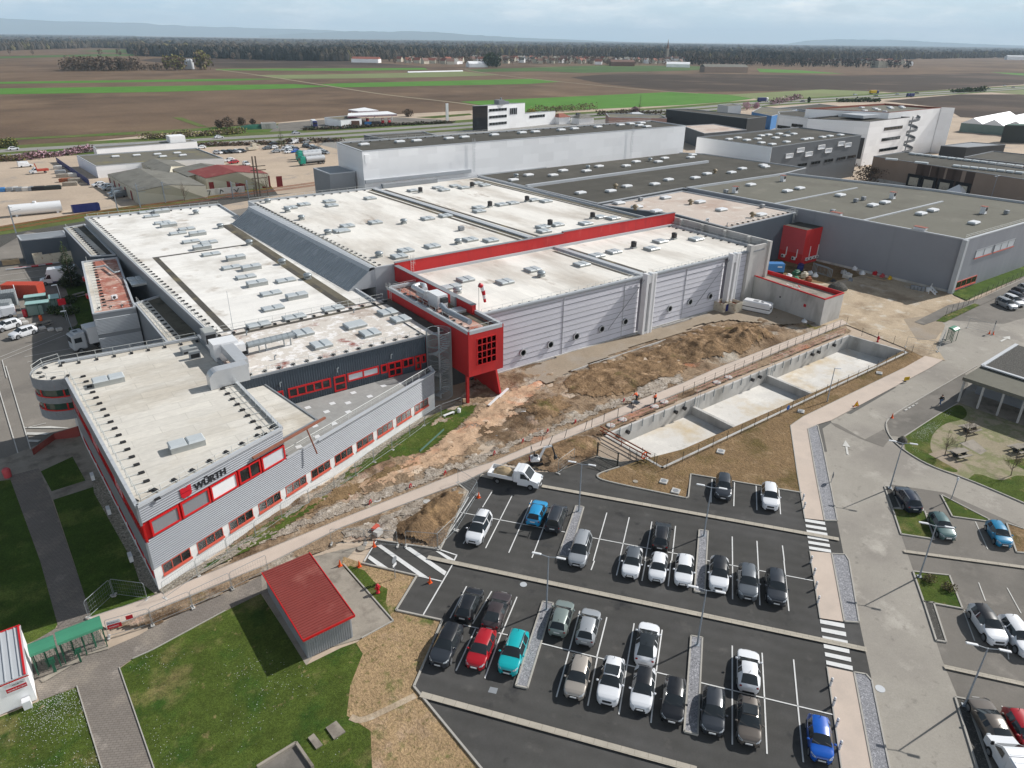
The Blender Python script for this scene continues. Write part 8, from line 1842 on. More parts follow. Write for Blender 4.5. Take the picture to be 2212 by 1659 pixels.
van(at(W1(30,1120))+Vector((0,.3,.05)),math.atan2((at(W1(140,1090))-at(W1(-100,1130))).y,(at(W1(140,1090))-at(W1(-100,1130))).x),'white and dark red van at the left edge of the yard',4.8,1.9,2.0,roof_ribs=False)
for x,y,lb_ in((110,340,'yellow pallet stack at the left edge by the dark shed, left one'),(225,330,'yellow pallet stack against the dark shed, right one')):
 p=at(W1(x,y));b=MB();[b.box(p.x-.9,p.y-.6,.1+.3*k,p.x+.9,p.y+.6,.28+.3*k)for k in range(4)];tag(b.build('pallet_stack',M['timber']),lb_,'pallets')
skp=at(W1(830,300));sB('skip_container','long chipped white skip with rusty rim in front of the dark shed',skp,R(2),(8.5,2.4,2.3),'skip')
b=MB();a_,c_=at(W1(90,430)),at(W1(900,340))
for k in range(5):b.tube(a_.lerp(c_,k*.15)+Vector((0,.3*k,.3)),a_.lerp(c_,.45+k*.13)+Vector((0,.3*k,.3)),.14,None,6,k%2)
tag(b.build('pipe_rack',[M['metal_light'],M['red_trim']]),'long red and grey pipes stored along the far side of the yard','pipes')
b=MB();st0=at(Z(2,0,210,500));l_=[at(Z(2,0,x,y),z)for x,y,z in((205,515,.9),(345,415,.9),(500,368,1.6))]
for i in range(2):b.add([l_[i]+Vector((0,0,-1.4)),l_[i+1]+Vector((0,0,-1.4)),l_[i+1],l_[i],l_[i]+Vector((.15,.15,-1.4)),l_[i+1]+Vector((.15,.15,-1.4)),l_[i+1]+Vector((.15,.15,0)),l_[i]+Vector((.15,.15,0))],[(0,1,2,3),(7,6,5,4),(3,2,6,7)])
tag(b.build('ramp_wall',M['red_sheet']),'low dark red parapet of the entrance ramp under the round bay','wall')
def daisies(poly,n,sd,label):
 rr=random.Random(sd);b=MB();xs_,ys_=[p.x for p in poly],[p.y for p in poly];c=[(rr.uniform(min(xs_),max(xs_)),rr.uniform(min(ys_),max(ys_)))for _ in range(7)];k=0
 while k<n:
  q=rr.choice(c);x,y=rr.gauss(q[0],1.1),rr.gauss(q[1],1.1)
  if not iN(x,y,[tuple(p.xy)for p in poly]):k+=.2;continue
  s=rr.uniform(.012,.03);z=GZ+rr.uniform(.03,.06);a=rr.uniform(0,3);b.add([(x+s*math.cos(a+i*1.57),y+s*math.sin(a+i*1.57),z)for i in range(4)],[(0,1,2,3)]);k+=1
 tag(b.build('daisies',M['white']),label,'flowers',None,'stuff')
daisies([at(Z(3,0,x,y))for x,y in((500,825),(690,1430),(-200,1430),(-100,1020),(240,915))],1500,5,'white daisies scattered over the lawn by the gatehouse')
daisies([at(Z(2,2,x,y))for x,y in((1440,450),(1670,300),(1790,230),(1660,370),(1600,440),(1600,560),(1500,540))],900,6,'white daisies in the grass of the picnic corner')
daisies([at(Z(3,0,x,y))for x,y in((800,690),(1400,350),(1990,680),(2212,700),(2212,1300),(1050,1330))],380,9,'sparse white daisies across the big lawn')
f1=lambda x,y:((x*660/2212.0)*.548611,(540+y*660/2212.0)*.548611)
f2=lambda x,y:((640+x*680/2212.0)*.548611,(500+y*680/2212.0)*.548611)
f3=lambda x,y:((1240+x*960/1270.0)*.548611,(400+y*960/1270.0)*.548611)
f5=lambda x,y:((2600+x*900/1270.0)*.548611,(360+y*900/1270.0)*.548611)
f6=lambda x,y:((3300+x*732/1270.0)*.548611,(400+y*732/1270.0)*.548611)
r0=lambda x,y:Z(0,0,x,y)
r1=lambda x,y:Z(0,1,x,y)
r2=lambda x,y:Z(0,2,x,y)
def hz(name,label,P4,z,wm,rm,par=.3,cm='metal_light'):return hall(name,label,[at(p,z)for p in P4],z,wm,rm,par,cm)
rails=MB()
for o in(0,1.5,4.2,5.7):
 a,b_=at(Z(1,0,-200,385)),at(Z(1,0,540,268));c=at(Z(1,1,-50,45));a.y+=o;b_.y+=o+1;c.y+=o+1.5
 for p,q in((a,b_),(b_,c)):rails.bar(p+Vector((0,0,.3)),q+Vector((0,0,.3)),.12,.14)
sT('railway_track',rails,M['rust'])
def cY(p,h,lb_,big=False):
 p=at(p);b=MB()
 if big:
  for s in(-.5,.5):b.bar((p.x+s,p.y,0),(p.x+s,p.y,h),.35,.35)
  for z in(h*.45,h*.65,h*.75):b.bar((p.x-1.6,p.y,z),(p.x+3.4,p.y,z),.2,.25)
 else:
  b.bar((p.x,p.y,0),(p.x,p.y,h),.3,.3);b.bar((p.x,p.y,h*.8),(p.x+2.4,p.y-.6,h*.86),.09,.09);b.bar((p.x,p.y,h*.66),(p.x+2.2,p.y-.6,h*.66),.09,.09)
  b.bar((p.x-.6,p.y,h-.4),(p.x+.7,p.y,h-.4),.1,.1)
 tag(b.build('catenary_mast',M['steel' if not big else 'bark']),lb_,'mast')
for q,h,lb_ in((f1(1555,970),8,'grey railway mast in front of the vans by the grey barn'),(f1(1855,930),7,'grey railway mast at the corner of the grey barn'),(f2(40,975),6.5,'grey railway mast before the graffiti wall, left one'),(f2(905,920),5.5,'grey railway mast before the graffiti wall, middle one'),(f2(1105,905),5.5,'grey railway mast below the red roofed shed'),(Z(1,0,105,360),7,'grey railway mast beside the dark shed')):cY(q,h,lb_)
cY(f2(1235,885),12.5,'tall double timber mast in front of the red roofed shed',True)
wb_=hz('workshop','white walled flat workshop with mossy roof beyond the railway',[r0(495,1006),r0(620,1076),r0(1010,1044),r0(1448,1024),r0(1272,958)],4.3,'clad_white','moss_roof',.35,'metal_light')
rI(wb_,4.0,[('sk_dome','skylight',[r0(750,1018),r0(887,1010),r0(1022,1003),r0(1058,1018),r0(1150,995),r0(1187,1010)])])
ws2=hz('showroom','long thin white building with raised sign block along the highway',[r0(600,946),r0(622,965),r0(1275,914),r0(1235,902),r0(880,928)],4.8,'clad_white','moss_roof',.3)
b=MB();p,q=at(r0(1090,900),6),at(r0(1190,893),6);b.prism([(p.x,p.y-3),(q.x,q.y-3),(q.x,q.y+4),(p.x,p.y+4)],0,7.2);b.build('sign_block',M['clad_white'],ws2)
def gB(name,label,A0,A1,R0_,R1_,B0,B1,ze,zr,wm,rm,doors=()):
 """gabled shed: eave A, ridge, eave B, each from back to front end"""
 a0,a1,b0,b1=at(A0,ze),at(A1,ze),at(B0,ze),at(B1,ze);q0,q1=at(R0_,zr),at(R1_,zr)
 t=tH(name,label,'building',(*((a0+a1+b0+b1)/4).xy,0));b=MB()
 b.add([a0,a1,q1,q0,b0,b1],[(0,1,2,3),(3,2,5,4)]);b.v=[(v[0],v[1],v[2]+.12)for v in b.v];b.build('roof',M[rm],t)
 w_=MB();g=lambda v:Vector((v.x,v.y,0));w_.add([g(a0),g(a1),a1,a0],[(0,1,2,3)]);w_.add([g(b1),g(b0),b0,b1],[(0,1,2,3)]);w_.add([g(a1),g(b1),b1,q1,a1],[(0,1,2,3,4)]);w_.add([g(b0),g(a0),a0,q0,b0],[(0,1,2,3,4)]);w_.build('wall',M[wm],t)
 for side,s0,s1,z1 in doors:
  d=MB();aa,bb=(a1,b1)if side=='f' else(a0,a1);wq(d,aa,bb,s0,s1,.1,z1,.06,0,.04);d.build('door',M['barn_door'],t)
 return t
M['barn_door']=pm('dark red door',S(132,38,38),.08,1,rough=.6)
bl_=(at(f1(1800,712),3.9)-at(f1(1420,492),3.9)).length
gB('barn','large grey roofed barn with rust red doors facing the parked vans',f1(1418,492),f1(1815,722),f1(1830,412),f1(2215,630),f2(250,600),f2(555,755),3.9,5.4,'barn_wall','barn_roof',[('l',bl_*f,bl_*f+1.8,3.0)for f in(.03,.2,.38,.58,.78)])
gB('barn','second grey roofed barn behind the red roofed shed',f2(105,545),f2(330,640),f2(490,465),f2(700,545),f2(640,480),f2(800,520),4.2,5.6,'barn_wall','barn_roof')
gB('barn','low grey link roof between white workshop and barns',f1(1865,345),f1(2215,560),f1(2030,285),f2(110,505),f2(130,430),f2(300,500),4.0,5.0,'barn_wall','barn_roof')
gB('red_roofed_shed','cream walled shed with red roof and dark red doors',f2(320,572),f2(556,662),f2(692,486),f2(956,580),f2(1120,500),f2(1356,602),4.6,6.2,'barn_wall','red_sheet',[('f',.6,2.1,3.4),('f',6.2,7.6,4.0),('f',8.9,12.0,4.1),('f',17.5,20.4,4.0),('f',22.5,24.5,3.6)])
b=MB();p,q=at(f2(330,915)),at(f2(1060,840));b.bar(p+Vector((0,0,1.1)),q+Vector((0,0,1.1)),.2,2.2)
gw_=b.build('graffiti_wall',M['concrete']);tag(gw_,'low grey wall sprayed with black graffiti below the barns','wall')
b=MB();dd=(q-p)
for f,pat in((.1,[(0,1.6),(1.2,.5),(2.2,1.2)]),(.3,[(0,1.8),(1.6,1.7),(1.0,.4)]),(.55,[(0,.4),(.4,1.8),(1.2,1.0)]),(.8,[(0,1.5),(1,.6),(1.6,1.7)])):
 o=p+dd*f;u=dd.normalized()
 for i in range(len(pat)-1):b.bar(o+u*pat[i][0]+Vector((0,-.12,pat[i][1])),o+u*pat[i+1][0]+Vector((0,-.12,pat[i+1][1])),.04,.22)
b.build('graffiti',M['sign_black'],gw_)
b=MB();p,q=at(f1(150,1050)),at(f1(830,985));u=(q-p).normalized();z=Vector((0,0,1.75));b.tube(p+z,q+z,1.55,None,20);b.lathe([(.5,0),(.5,.5)],(*((p+q)/2).xy,3.2),10);b.box(p.x+1,p.y-1,0,p.x+1.6,p.y+1,.5);b.box(q.x-1.6,q.y-1,0,q.x-1,q.y+1,.5);tag(b.build('storage_tank',M['white']),'big white cylindrical tank lying beside the railway','tank')
sB('skip_container','open dark blue skip beside the white tank',(at(f1(965,1000))+at(f1(1320,960)))/2,.05,(7,2.3,2.0),'navy')
b=MB();p,q=at(f1(750,330)),at(f1(1190,640))
for k in range(12):a,c=p.lerp(q,k/12),p.lerp(q,(k+.94)/12);b.bar(a+Vector((0,0,1.0)),c+Vector((0,0,1.0)),.08,2.0)
tag(b.build('hoarding',M['blue_hoard']if 'blue_hoard' in M else M['navy']),'faded blue hoarding dividing the material yard from the white workshop','hoarding')
for k,(x,y,w_,m_,lb_)in enumerate(((770,420,3,'concrete','grey block bay nearest the highway hedge in the material yard'),(800,480,3.5,'metal_grey','pale covered bay in the material yard'),(830,530,4,'slab','stone bay in the middle of the material yard'),(880,590,4.5,'rust','rusty bay of beams in the material yard'),(950,520,4,'concrete','grey stone heap beside the blue hoarding'),(990,590,4,'slab','brown stone heap beside the blue hoarding'),(930,640,4.5,'slab','long low stone pile nearest the sandy road'),(700,690,5,'fence_green','dark mesh covered crate row by the sandy road'),(515,700,4,'black','black covered heap by the sandy road'),(415,705,1.6,'metal_grey','wrapped grey block row, rightmost pallet'),(335,710,1.8,'concrete','wrapped grey block row, second pallet from the right'),(260,712,2,'metal_grey','wrapped grey block row, third pallet from the right'),(200,705,2,'concrete','wrapped grey block row, fourth pallet from the right'),(130,715,2,'metal_grey','wrapped grey block row, fifth pallet from the right'),(20,720,2.4,'blue_steel','pale blue wrapped pallet at the left edge'))):
 p=at(f1(x,y));b=MB();b.cbox((p.x,p.y,.6),(w_,1.6,1.2),0,-.2,.1);b.cbox((p.x+.3,p.y+.6,.5),(w_*.8,1.2,1.5),0,-.15,.12);tag(b.build('material_pile',M[m_]),lb_,'materials')
def sC(c,m_,kind='car'):
 key='far_%s_%s'%(kind,m_)
 if key not in MESH:
  b=MB();L_,W,H={'car':(4.3,1.8,1.5),'van':(5.0,1.95,2.1)}[kind]
  pr=[(-L_/2,.3),(-L_/2,.75),(-L_*.27,.95),(-L_*.1 if kind=='car' else-L_*.2,H-.05),(L_*.3 if kind=='car' else L_*.46,H),(L_*.47,.95 if kind=='car' else H-.1),(L_/2,.7),(L_/2,.3)]
  n=len(pr);ins=[.0,.0,.03,.22,.2 if kind=='car' else .08,.05,0,0]
  vs=[(x,-W/2+o,z)for(x,z),o in zip(pr,ins)]+[(x,W/2-o,z)for(x,z),o in zip(pr,ins)]
  b.add(vs,[tuple(range(n)),tuple(range(2*n-1,n-1,-1))],0);b.add(vs,[(i+n,(i+1)%n+n,(i+1)%n,i)for i in range(n)],0)
  b.m[-n+2]=1
  if kind=='car':b.m[-n+4]=1
  for s in(-1,1):b.add([(-L_*.2,s*(W/2-.03),.97),(L_*.34 if kind=='car' else-.3,s*(W/2-.03),.97),(L_*.27 if kind=='car' else-.3,s*(W/2-.17),H-.12),(-L_*.08,s*(W/2-.17),H-.12)],[(0,1,2,3)if s<0 else(3,2,1,0)],1)
  for x in(-L_*.31,L_*.3):
   for s in(-1,1):b.lathe([(.32,-.1),(.32,.1)],(x,s*(W/2-.08),.32),9,2,False,'Y')
  me=bpy.data.meshes.new(key);me.from_pydata(b.v,[],b.f)
  for mm in(P_[m_],M['car_glass'],M['tyre']):me.materials.append(mm)
  me.polygons.foreach_set('material_index',b.m);MESH[key]=me
 o=bpy.data.objects.new('parked_van' if kind=='van' else 'parked_car',MESH[key]);COL.objects.link(o);return o
cn_={'white':'white','silver':'silver grey','dark':'dark grey','black':'black','red':'red','blue':'blue','grey':'grey','bronze':'bronze','teal':'turquoise'}
def lot(lst,where,group,rz):
 for x,y,m_,*k in lst:
  kind=k[0]if k else 'car';o=sC(None,m_,kind);p=at((x,y));o.location=(p.x,p.y,.1);o.rotation_euler=(0,0,rz+rnd2.uniform(-.1,.1))
  tag(o,'%s %s %s'%(cn_[m_],kind,where),kind,group)
F=lambda f,l:[(*f(a[0],a[1]),*a[2:])for a in l]
lot(F(f2,[(710,345,'white'),(800,340,'black'),(875,335,'dark'),(955,330,'white'),(1020,326,'black')]),'parked in the row of five right of the white workshop','row of five cars by the workshop',R(120))
lot(F(f2,[(1590,278,'white'),(1600,296,'white'),(1612,316,'silver'),(1622,336,'white'),(1690,300,'dark'),(1690,330,'blue'),(1575,305,'white'),(1640,280,'silver')]),'in the dense block of cars below the dark spruce','cars below the spruce',R(15))
lot(F(f2,[(1840,262,'dark'),(1930,272,'white'),(1975,292,'bronze'),(2030,318,'dark'),(2090,345,'silver'),(2060,332,'white'),(1855,255,'black'),(1945,285,'silver'),(2010,305,'grey')]),'in the diagonal row left of the grey tower','diagonal row of cars',R(100))
lot(F(f2,[(1685,215,'white','van'),(1840,208,'silver'),(2135,190,'black'),(1420,232,'black'),(1340,290,'grey'),(1420,280,'white'),(495,280,'white')]),'standing by the hedge along the service road','vehicles by the hedge',R(10))
lot(F(f2,[(1455,330,'silver')]),'driving alone across the lorry park',None,R(5));lot(F(f2,[(860,445,'white'),(910,470,'red'),(320,480,'teal')]),'half hidden behind the grey barns','cars behind the barns',R(10));lot(F(f2,[(1075,490,'white')]),'pickup standing above the red roofed shed',None,R(95))
lot(F(f1,[(1310,650,'white'),(1400,675,'white'),(1440,700,'silver'),(1540,760,'silver','van'),(1560,800,'grey','van')]),'in the row beside the red doors of the barn','vehicles by the barn doors',R(15));lot(F(f1,[(340,395,'white','van')]),'alone in the sandy material yard',None,R(185))
for(q,m_,k,lb_,rz)in((r0(90,975),'white','car','white car on the highway at far left',190),(r0(1420,898),'white','car','white car on the highway above the white workshop',190),(r0(1920,870),'silver','car','silver car on the highway by the hedge of the petrol station',190),(r1(1372,757),'white','van','white van on the highway right of the glass block',185),(r1(1537,748),'dark','car','dark car on the highway right of the white van',185),(r2(1117,619),'white','car','white car on the highway behind the yellow lorry',170),(r2(1250,626),'dark','car','dark car on the highway below the yellow lorry',-10),(r2(1388,615),'silver','car','silver car on the highway left of the far blue lorry',-10),(r2(1517,608),'black','car','black car on the highway above the far blue lorry',170),(r2(775,662),'dark','car','dark car on the highway by the small dark conifer',-10),(r2(1985,580),'silver','car','silver car on the highway right of the dark hedge',170),(r2(2085,560),'white','car','white car farthest up the highway',170),(r2(2140,569),'grey','car','grey car near the right edge on the highway',-10)):
 o=sC(None,m_,k);p=at(q);o.location=(p.x,p.y,.22);o.rotation_euler=(0,0,R(rz)-SITE+R(30));tag(o,lb_,k)
def lY(label,p,rz,cabm,boxm,tank=False,L_=9.5,z=.1):
 t=tH('lorry',label,'lorry',(p.x,p.y,z),rz)
 b=MB();b.cbox((-L_/2-.4,0,1.9),(2.2,2.4,2.6),0,0,.2);b.cbox((-L_/2-.1,0,3.3),(1.5,2.2,.5),0,0,.15);b.build('cab',M[cabm],t,True)
 b=MB();b.box(-L_/2-1.52,-1,2.0,-L_/2-1.505,1,2.9);b.build('windscreen',M['car_glass'],t,True)
 b=MB()
 if tank:b.tube((-L_/2+1.2,0,2.2),(L_/2,0,2.2),1.2,None,16);[b.cbox((-L_/2+2+2*k,0,3.4),(.7,.7,.25))for k in range(4)]
 else:b.cbox((1.0,0,2.3),(L_-1.2,2.45,2.7),0,0,.06)
 b.build('tank' if tank else 'box_body',M[boxm],t,True);b=MB();b.box(-L_/2,-.9,.6,L_/2,.9,1.0);b.build('chassis',M['trim'],t,True);wH(t,(-L_/2-.6,L_/2-1,L_/2-2.2),2.4,.5,.3)
 return t
M['teal_cab']=pm('turquoise cab',S(30,150,130),.05,1,rough=.4)
la=R(6)
for x,y,lb_ in((1900,400,'turquoise and silver tanker lorry, farthest of three'),(1900,425,'turquoise and silver tanker lorry, middle of three'),(1940,480,'turquoise and silver tanker lorry, nearest of three')):
 p=at(f2(x,y));lY(lb_,p,la,'teal_cab','metal_light',True)
lY('lorry with white and blue body beside the petrol station',at(r0(2037,822)),R(75),'navy','white');lY('dark blue lorry on the highway before the pale meadow',at(r2(515,662)),R(172),'white','navy',z=.2);lY('yellow container lorry on the highway',at(r2(1235,610)),R(165),'navy','yellow',z=.2);lY('dark blue lorry on the near highway lane at right',at(r2(1475,630)),R(-15),'navy','navy',z=.2,L_=7)
tp_=tH('crane_truck','small tipper truck with red bed in the sandy material yard','truck',(*at(f1(520,480)).xy,.1),R(185-180));cab(tp_,-3,-.8,2,2.2,1.2,'white');b=MB();b.box(-.6,-1,.8,3.2,1,1.5);b.bar((-.4,0,1.4),(-.8,0,3.6),.3,.3);b.build('tipper_bed',M['cont_red'],tp_,True);wH(tp_,(-2.1,2.0),2)
b=MB();p=at(f2(1150,300));b.cbox((p.x,p.y,1.0),(5,2.4,1.2),0,.2,.1);b.cbox((p.x+.8,p.y,2.2),(2,2,1.4),0,.2,.1);b.bar((p.x-.5,p.y,3.8),(p.x+4,p.y,2.0),.6,.5);tag(b.build('mobile_crane',M['skip']),'cream mobile crane with raised boom in the lorry park','crane')
cF('dark spruce beside the crowded car rows by the highway',at(f2(1530,265)),9.5,2.6,5,n=700)
def hE(label,ps,w,h,m1,m2,n,sd,size=.5,z=.1):
 rr=random.Random(sd);b=MB();c=sum((V2(p)for p in ps),Vector())/len(ps)
 tot=sum((ps[i+1]-ps[i]).length for i in range(len(ps)-1))
 for i in range(len(ps)-1):
  k=int(n*(ps[i+1]-ps[i]).length/tot)
  for j in range(k):
   p=ps[i].lerp(ps[i+1],rr.random());hh=h*(.65+.5*noise.noise((p.x*.12,p.y*.12,sd)));lF(b,(p.x+rr.gauss(0,w*.35),p.y+rr.gauss(0,w*.35),z+hh*rr.uniform(.1,.9)),.5,.5,.5,1,size,rr)
 return tag(b.build('hedge',[M[m1],M[m2]]),label,'hedge')
hE('brown winter hedge between highway and material yard',A(r0(130,1040),r0(330,1015),r0(600,985)),4,3.4,'leaf_brown','leaf_pink',1500,3);hE('low brown hedge along the left highway edge',A(r0(-100,1050),r0(150,1038)),3,2.4,'leaf_brown','leaf_olive',700,4)
hE('long brown hedge between highway and lorry park',A(r0(1290,950),r0(1800,935),r0(2212,915)),3,2.6,'leaf_brown','leaf_grey',1700,5);hE('tall olive brown hedge above the white workshop',A(r0(930,905),r0(1200,890),r0(1580,865)),5,4.2,'leaf_grey','leaf_olive',1700,6)
hE('dark clipped hedge below the petrol station',A(r0(1960,845),r0(2212,838),r1(350,815),r1(725,800)),3,2.4,'leaf_brown','leaf_dark',2400,7);hE('bare shrub belt before the bright green field',A(r1(1210,745),r1(1400,725),r1(1640,710)),6,6.5,'leaf_grey','leaf_olive',1300,8);hE('dark evergreen hedge on the highway bank',A(r2(1010,662),r2(1270,660)),4,5,'leaf_dark','leaf_mid',800,9,.8);hE('dark hedge far along the highway at right',A(r2(1760,600),r2(1960,592)),8,6.5,'leaf_dark','leaf_mid',800,10,1.0)
hE('pink blossoming shrub row behind the grey halls',A(r2(575,680),r2(640,665),r2(760,640)),5,6,'leaf_pink','leaf_grey',700,11,.7);hE('brown hedge right of the white store along the road',A(r1(1660,750),r1(1900,735),r1(2100,745)),4,4,'leaf_brown','leaf_grey',900,12,.6)
for q,r_,h,m1,m2,lb_ in((r0(90,955),3.2,4.2,'leaf_olive','leaf_mid','round olive bush beside the highway at far left'),(r0(10,960),3.0,4.0,'leaf_olive','leaf_mid','round olive bush cut by the left edge'),(r0(1485,830),4.4,6.0,'leaf_brown','leaf_grey','big round brown bush by the field path'),(r0(1425,828),2.6,4.2,'leaf_brown','leaf_grey','smaller round brown bush left of the big one'),(r0(1565,812),2.8,4.5,'leaf_grey','leaf_brown','round grey bush above the green water bag'),(r0(1640,808),2.0,3.2,'leaf_brown','leaf_grey','small round bush right above the green water bag'),(r1(425,755),4,5,'leaf_brown','leaf_grey','brown bush between canopy and station sign'),(r1(1235,755),3.6,5.5,'leaf_yellow','leaf_olive','yellow blossoming bush right of the white office block'),(r2(412,712),4.2,6.0,'leaf_pink','leaf_pink','larger pink blossom tree by the grey silo hall'),(r2(473,705),3.2,4.6,'leaf_pink','leaf_pink','smaller pink blossom tree right of the larger one'),(r2(813,665),1.5,5,'leaf_dark','leaf_mid','small dark conifer on the highway bank'),(r1(1895,735),3,5,'leaf_pink','leaf_grey','pale blossoming bush left of the spruce by the brick house')):
 p=at(q);bU('bush',lb_,(p.x,p.y,.1),r_,h,m1,m2,420,int(h*10),.42)
cF('dark spruce rising behind the brick house',at(r1(1930,738)),15,3.5,9,n=600)
for q,h,sd,lb_ in((f2(290,970),7,11,'bare tree in front of the graffiti wall'),(f2(1180,890),7,12,'bare tree left of the tall double mast'),(f2(1355,885),9,13,'bare tree right of the tall double mast'),(f2(2010,330),8,14,'bare tree by the diagonal car row')):bT('bare_tree',lb_,at(q),h,sd,lv=3,z=.1)
hz('station_shop','low white petrol station shop with dark red front',[r1(-110,760),r1(-5,778),r1(130,768),r1(40,748)],4.2,'clad_white','moss_roof',.3)
a,c=at(r1(5,822)),at(r1(132,822));b=MB();wq(b,a,c,.5,(c-a).length-1,.2,3.4,.5,0,.1);so=b.build('shop_front',M['tile_brown']);tag(so,'dark red front of the petrol station shop','shop front');b=MB();wq(b,a,c,13,17,.3,2.8,.7,0,.1);b.build('blue_panel',M['blue_steel'],so)
def cP(label,P4,z,cols):
 pl_=[at(p,z)for p in P4];c=sum(pl_,Vector())/4;t=tH('canopy',label,'canopy',(c.x,c.y,0));b=MB();b.prism([(p.x,p.y)for p in pl_],z-.9,z-.02,0,True,True);b.build('fascia',M['sign_plum'],t);b=MB();b.prism([(p.x,p.y)for p in pl_],z,z+.15);b.build('roof',M['clad_white'],t)
 b=MB();b.prism([(c.x+(p.x-c.x)*1.004,c.y+(p.y-c.y)*1.004)for p in pl_],z-.5,z-.25);b.build('white_stripe',M['clad_white'],t)
 for q in cols:p=at(q);b=MB();b.box(p.x-.2,p.y-.2,0,p.x+.2,p.y+.2,z-.9);b.build('column',M['white'],t)
M['sign_plum']=pm('plum red fascia',S(132,30,72),.05,1,rough=.5)
cP('front petrol station canopy with white and plum red edge',[r1(40,752),r1(360,740),r1(300,722),r1(45,735)],5.5,[r1(70,790),r1(215,785),r1(330,782)]);cP('rear petrol station canopy with white and plum red edge',[r1(45,712),r1(110,722),r1(240,716),r1(150,698)],6.2,[r1(70,765),r1(180,760)])
for x,y,lb_ in((170,785,'red pump island under the front canopy, left'),(270,800,'red pump island under the front canopy, middle'),(312,800,'red pump island under the front canopy, right')):p=at(r1(x,y));b=MB();b.cbox((p.x,p.y,.9),(1.6,.9,1.8),0,.3,.1);b.path([(p.x-.9,p.y,0),(p.x-.9,p.y,3),(p.x+.9,p.y,3)],.15,6);tag(b.build('fuel_pump',M['sign_red']),lb_,'fuel pump')
p=at(r1(687,785));b=MB();b.box(p.x-.9,p.y-.3,0,p.x+.9,p.y+.3,10.5);tag(b.build('station_pylon',M['white']),'white pylon sign at the exit of the petrol station','sign')
p=at(r0(1665,832));b=MB();b.blob((p.x,p.y,0),12,5,2.2,16,5,.04,0,2,True);tag(b.build('water_bag',M['green_steel']),'big flat dark green water bag by the field','water bag');hz('transformer_hut','small concrete hut behind the green water bag',[r0(1692,800),r0(1790,798),r0(1775,790),r0(1690,793)],3,'concrete','slab',.1)
gA,gB,gC=at(f3(822,155)),at(f3(900,152)),at(f3(1092,132));gD=gA+(gC-gB)
ot=hall('office_tower','four storey office block with dark glass gable and white window front',[gA,gB,gC,gD],13.5,'clad_white','moss_roof',.4)
b=MB();wq(b,gA,gB,0,(gB-gA).length,0,13.3,.15,0,.2);b.build('glass_gable',M['glass_blue'],ot)
Lw=(gC-gB).length
for z in(2.6,6.3,10):wD(ot,gB,gC,1.0,Lw*.5,z,z+1.6,.1,6,1,'metal_light','glass',.12,.15)
wD(ot,gB,gC,Lw*.58,Lw*.78,7.5,11.2,.1,4,1,'metal_light','glass',.2,.15)
b=MB();c=(gA+gB+gC+gD)/4;b.cbox((c.x,c.y,14.6),(4,5,2.4));b.cbox((c.x+5,c.y+1,14.2),(3,3,1.4));b.tube((c.x+1,c.y,15),(c.x+1,c.y,17),.5,None,8);b.build('roof_plant',M['metal_grey'],ot)
g2_=gC+(gC-gB)*.9;lwn=hall('office_wing','two storey white wing right of the glass gabled office block',[gC,g2_,g2_+(gD-gC),gD],7.5,'clad_white','moss_roof',.4);wD(lwn,gC,g2_,4,18,4.6,6.2,.1,6,1,'metal_light','glass',.12,.15)
hz('low_store','low dark roofed store behind the left end of the white warehouse',[r1(145,873),r1(330,905),r1(640,880),r1(530,850)],5.5,'clad_slate','roof_dark',.4);hz('brick_house','long pinkish brick building behind the white warehouse',[r1(1712,730),r1(1760,760),r1(2110,770),r1(2060,745)],7,'brick','moss_roof',.3)if 0 else None
M['brick']=pm('pinkish brick',S(190,150,136),.08,.5,rough=.8)
hz('brick_house','long pinkish brick building behind the white warehouse',[r1(1714,733),r1(1735,758),r1(2110,765),r1(2070,742)],7,'brick','moss_roof',.3)
for k,(q,h_,w_,m_,lb_)in enumerate(((r1(1420,800),4,9,'tile_red','low house with red hipped roof right of the office wing'),(r1(1330,795),3.6,10,'moss_roof','grey flat roofed house beside the office wing'),(r1(1560,800),3.5,12,'barn_roof','low grey shed left of the brick building'),(r1(1900,790),4,14,'metal_light','pale low roof in front of the brick building'))):
 p=at(q);t=tH('low_house',lb_,'building',(p.x,p.y,0));b=MB();b.cbox((p.x,p.y,h_/2),(w_,8,h_));b.build('wall',M['clad_white'],t);b=MB();b.add([(p.x-w_/2-.4,p.y-4.4,h_),(p.x+w_/2+.4,p.y-4.4,h_),(p.x+w_/2+.4,p.y+4.4,h_),(p.x-w_/2-.4,p.y+4.4,h_),(p.x-w_*.2,p.y,h_+2),(p.x+w_*.2,p.y,h_+2)],[(0,1,5,4),(1,2,5),(2,3,4,5),(3,0,4)]);b.build('roof',M[m_],t)
hz('dark_store','long anthracite hall behind the right end of the white warehouse',[f5(33,98),f5(485,150),f5(592,138),f5(150,96)],11,'clad_anth','roof_dark',.4,'metal_grey');hz('flat_hall','flat pale roofed hall between white warehouse and dark hall',[f5(125,190),f5(245,232),f5(480,212),f5(300,180)],7.5,'clad_slate','roof_tan',.3)
hz('blue_hall','low hall with blue front and brown grey roof behind the dark hall',[f5(508,112),f5(620,135),f5(760,100),f5(560,84)],8,'blue_steel','moss_roof',.3,'metal_light');hz('silo_hall','pale grey box building beside the pink blossom trees',[f5(320,72),f5(378,82),f5(452,78),f5(400,66)],10,'metal_light','moss_roof',.3);hz('long_roof','long flat dark roof along the highway behind the white works',[f5(640,92),f5(820,100),f5(1000,82),f5(880,68)],7.5,'clad_slate','roof_dark',.3)
GZ2=15.5
gh_=hz('grey_works','dark grey works hall with offset white window boxes and roof glass',[f5(205,252),f5(622,308),f5(1118,242),f5(770,197)],GZ2,'clad_slate','roof_dark',.4,'metal_grey')
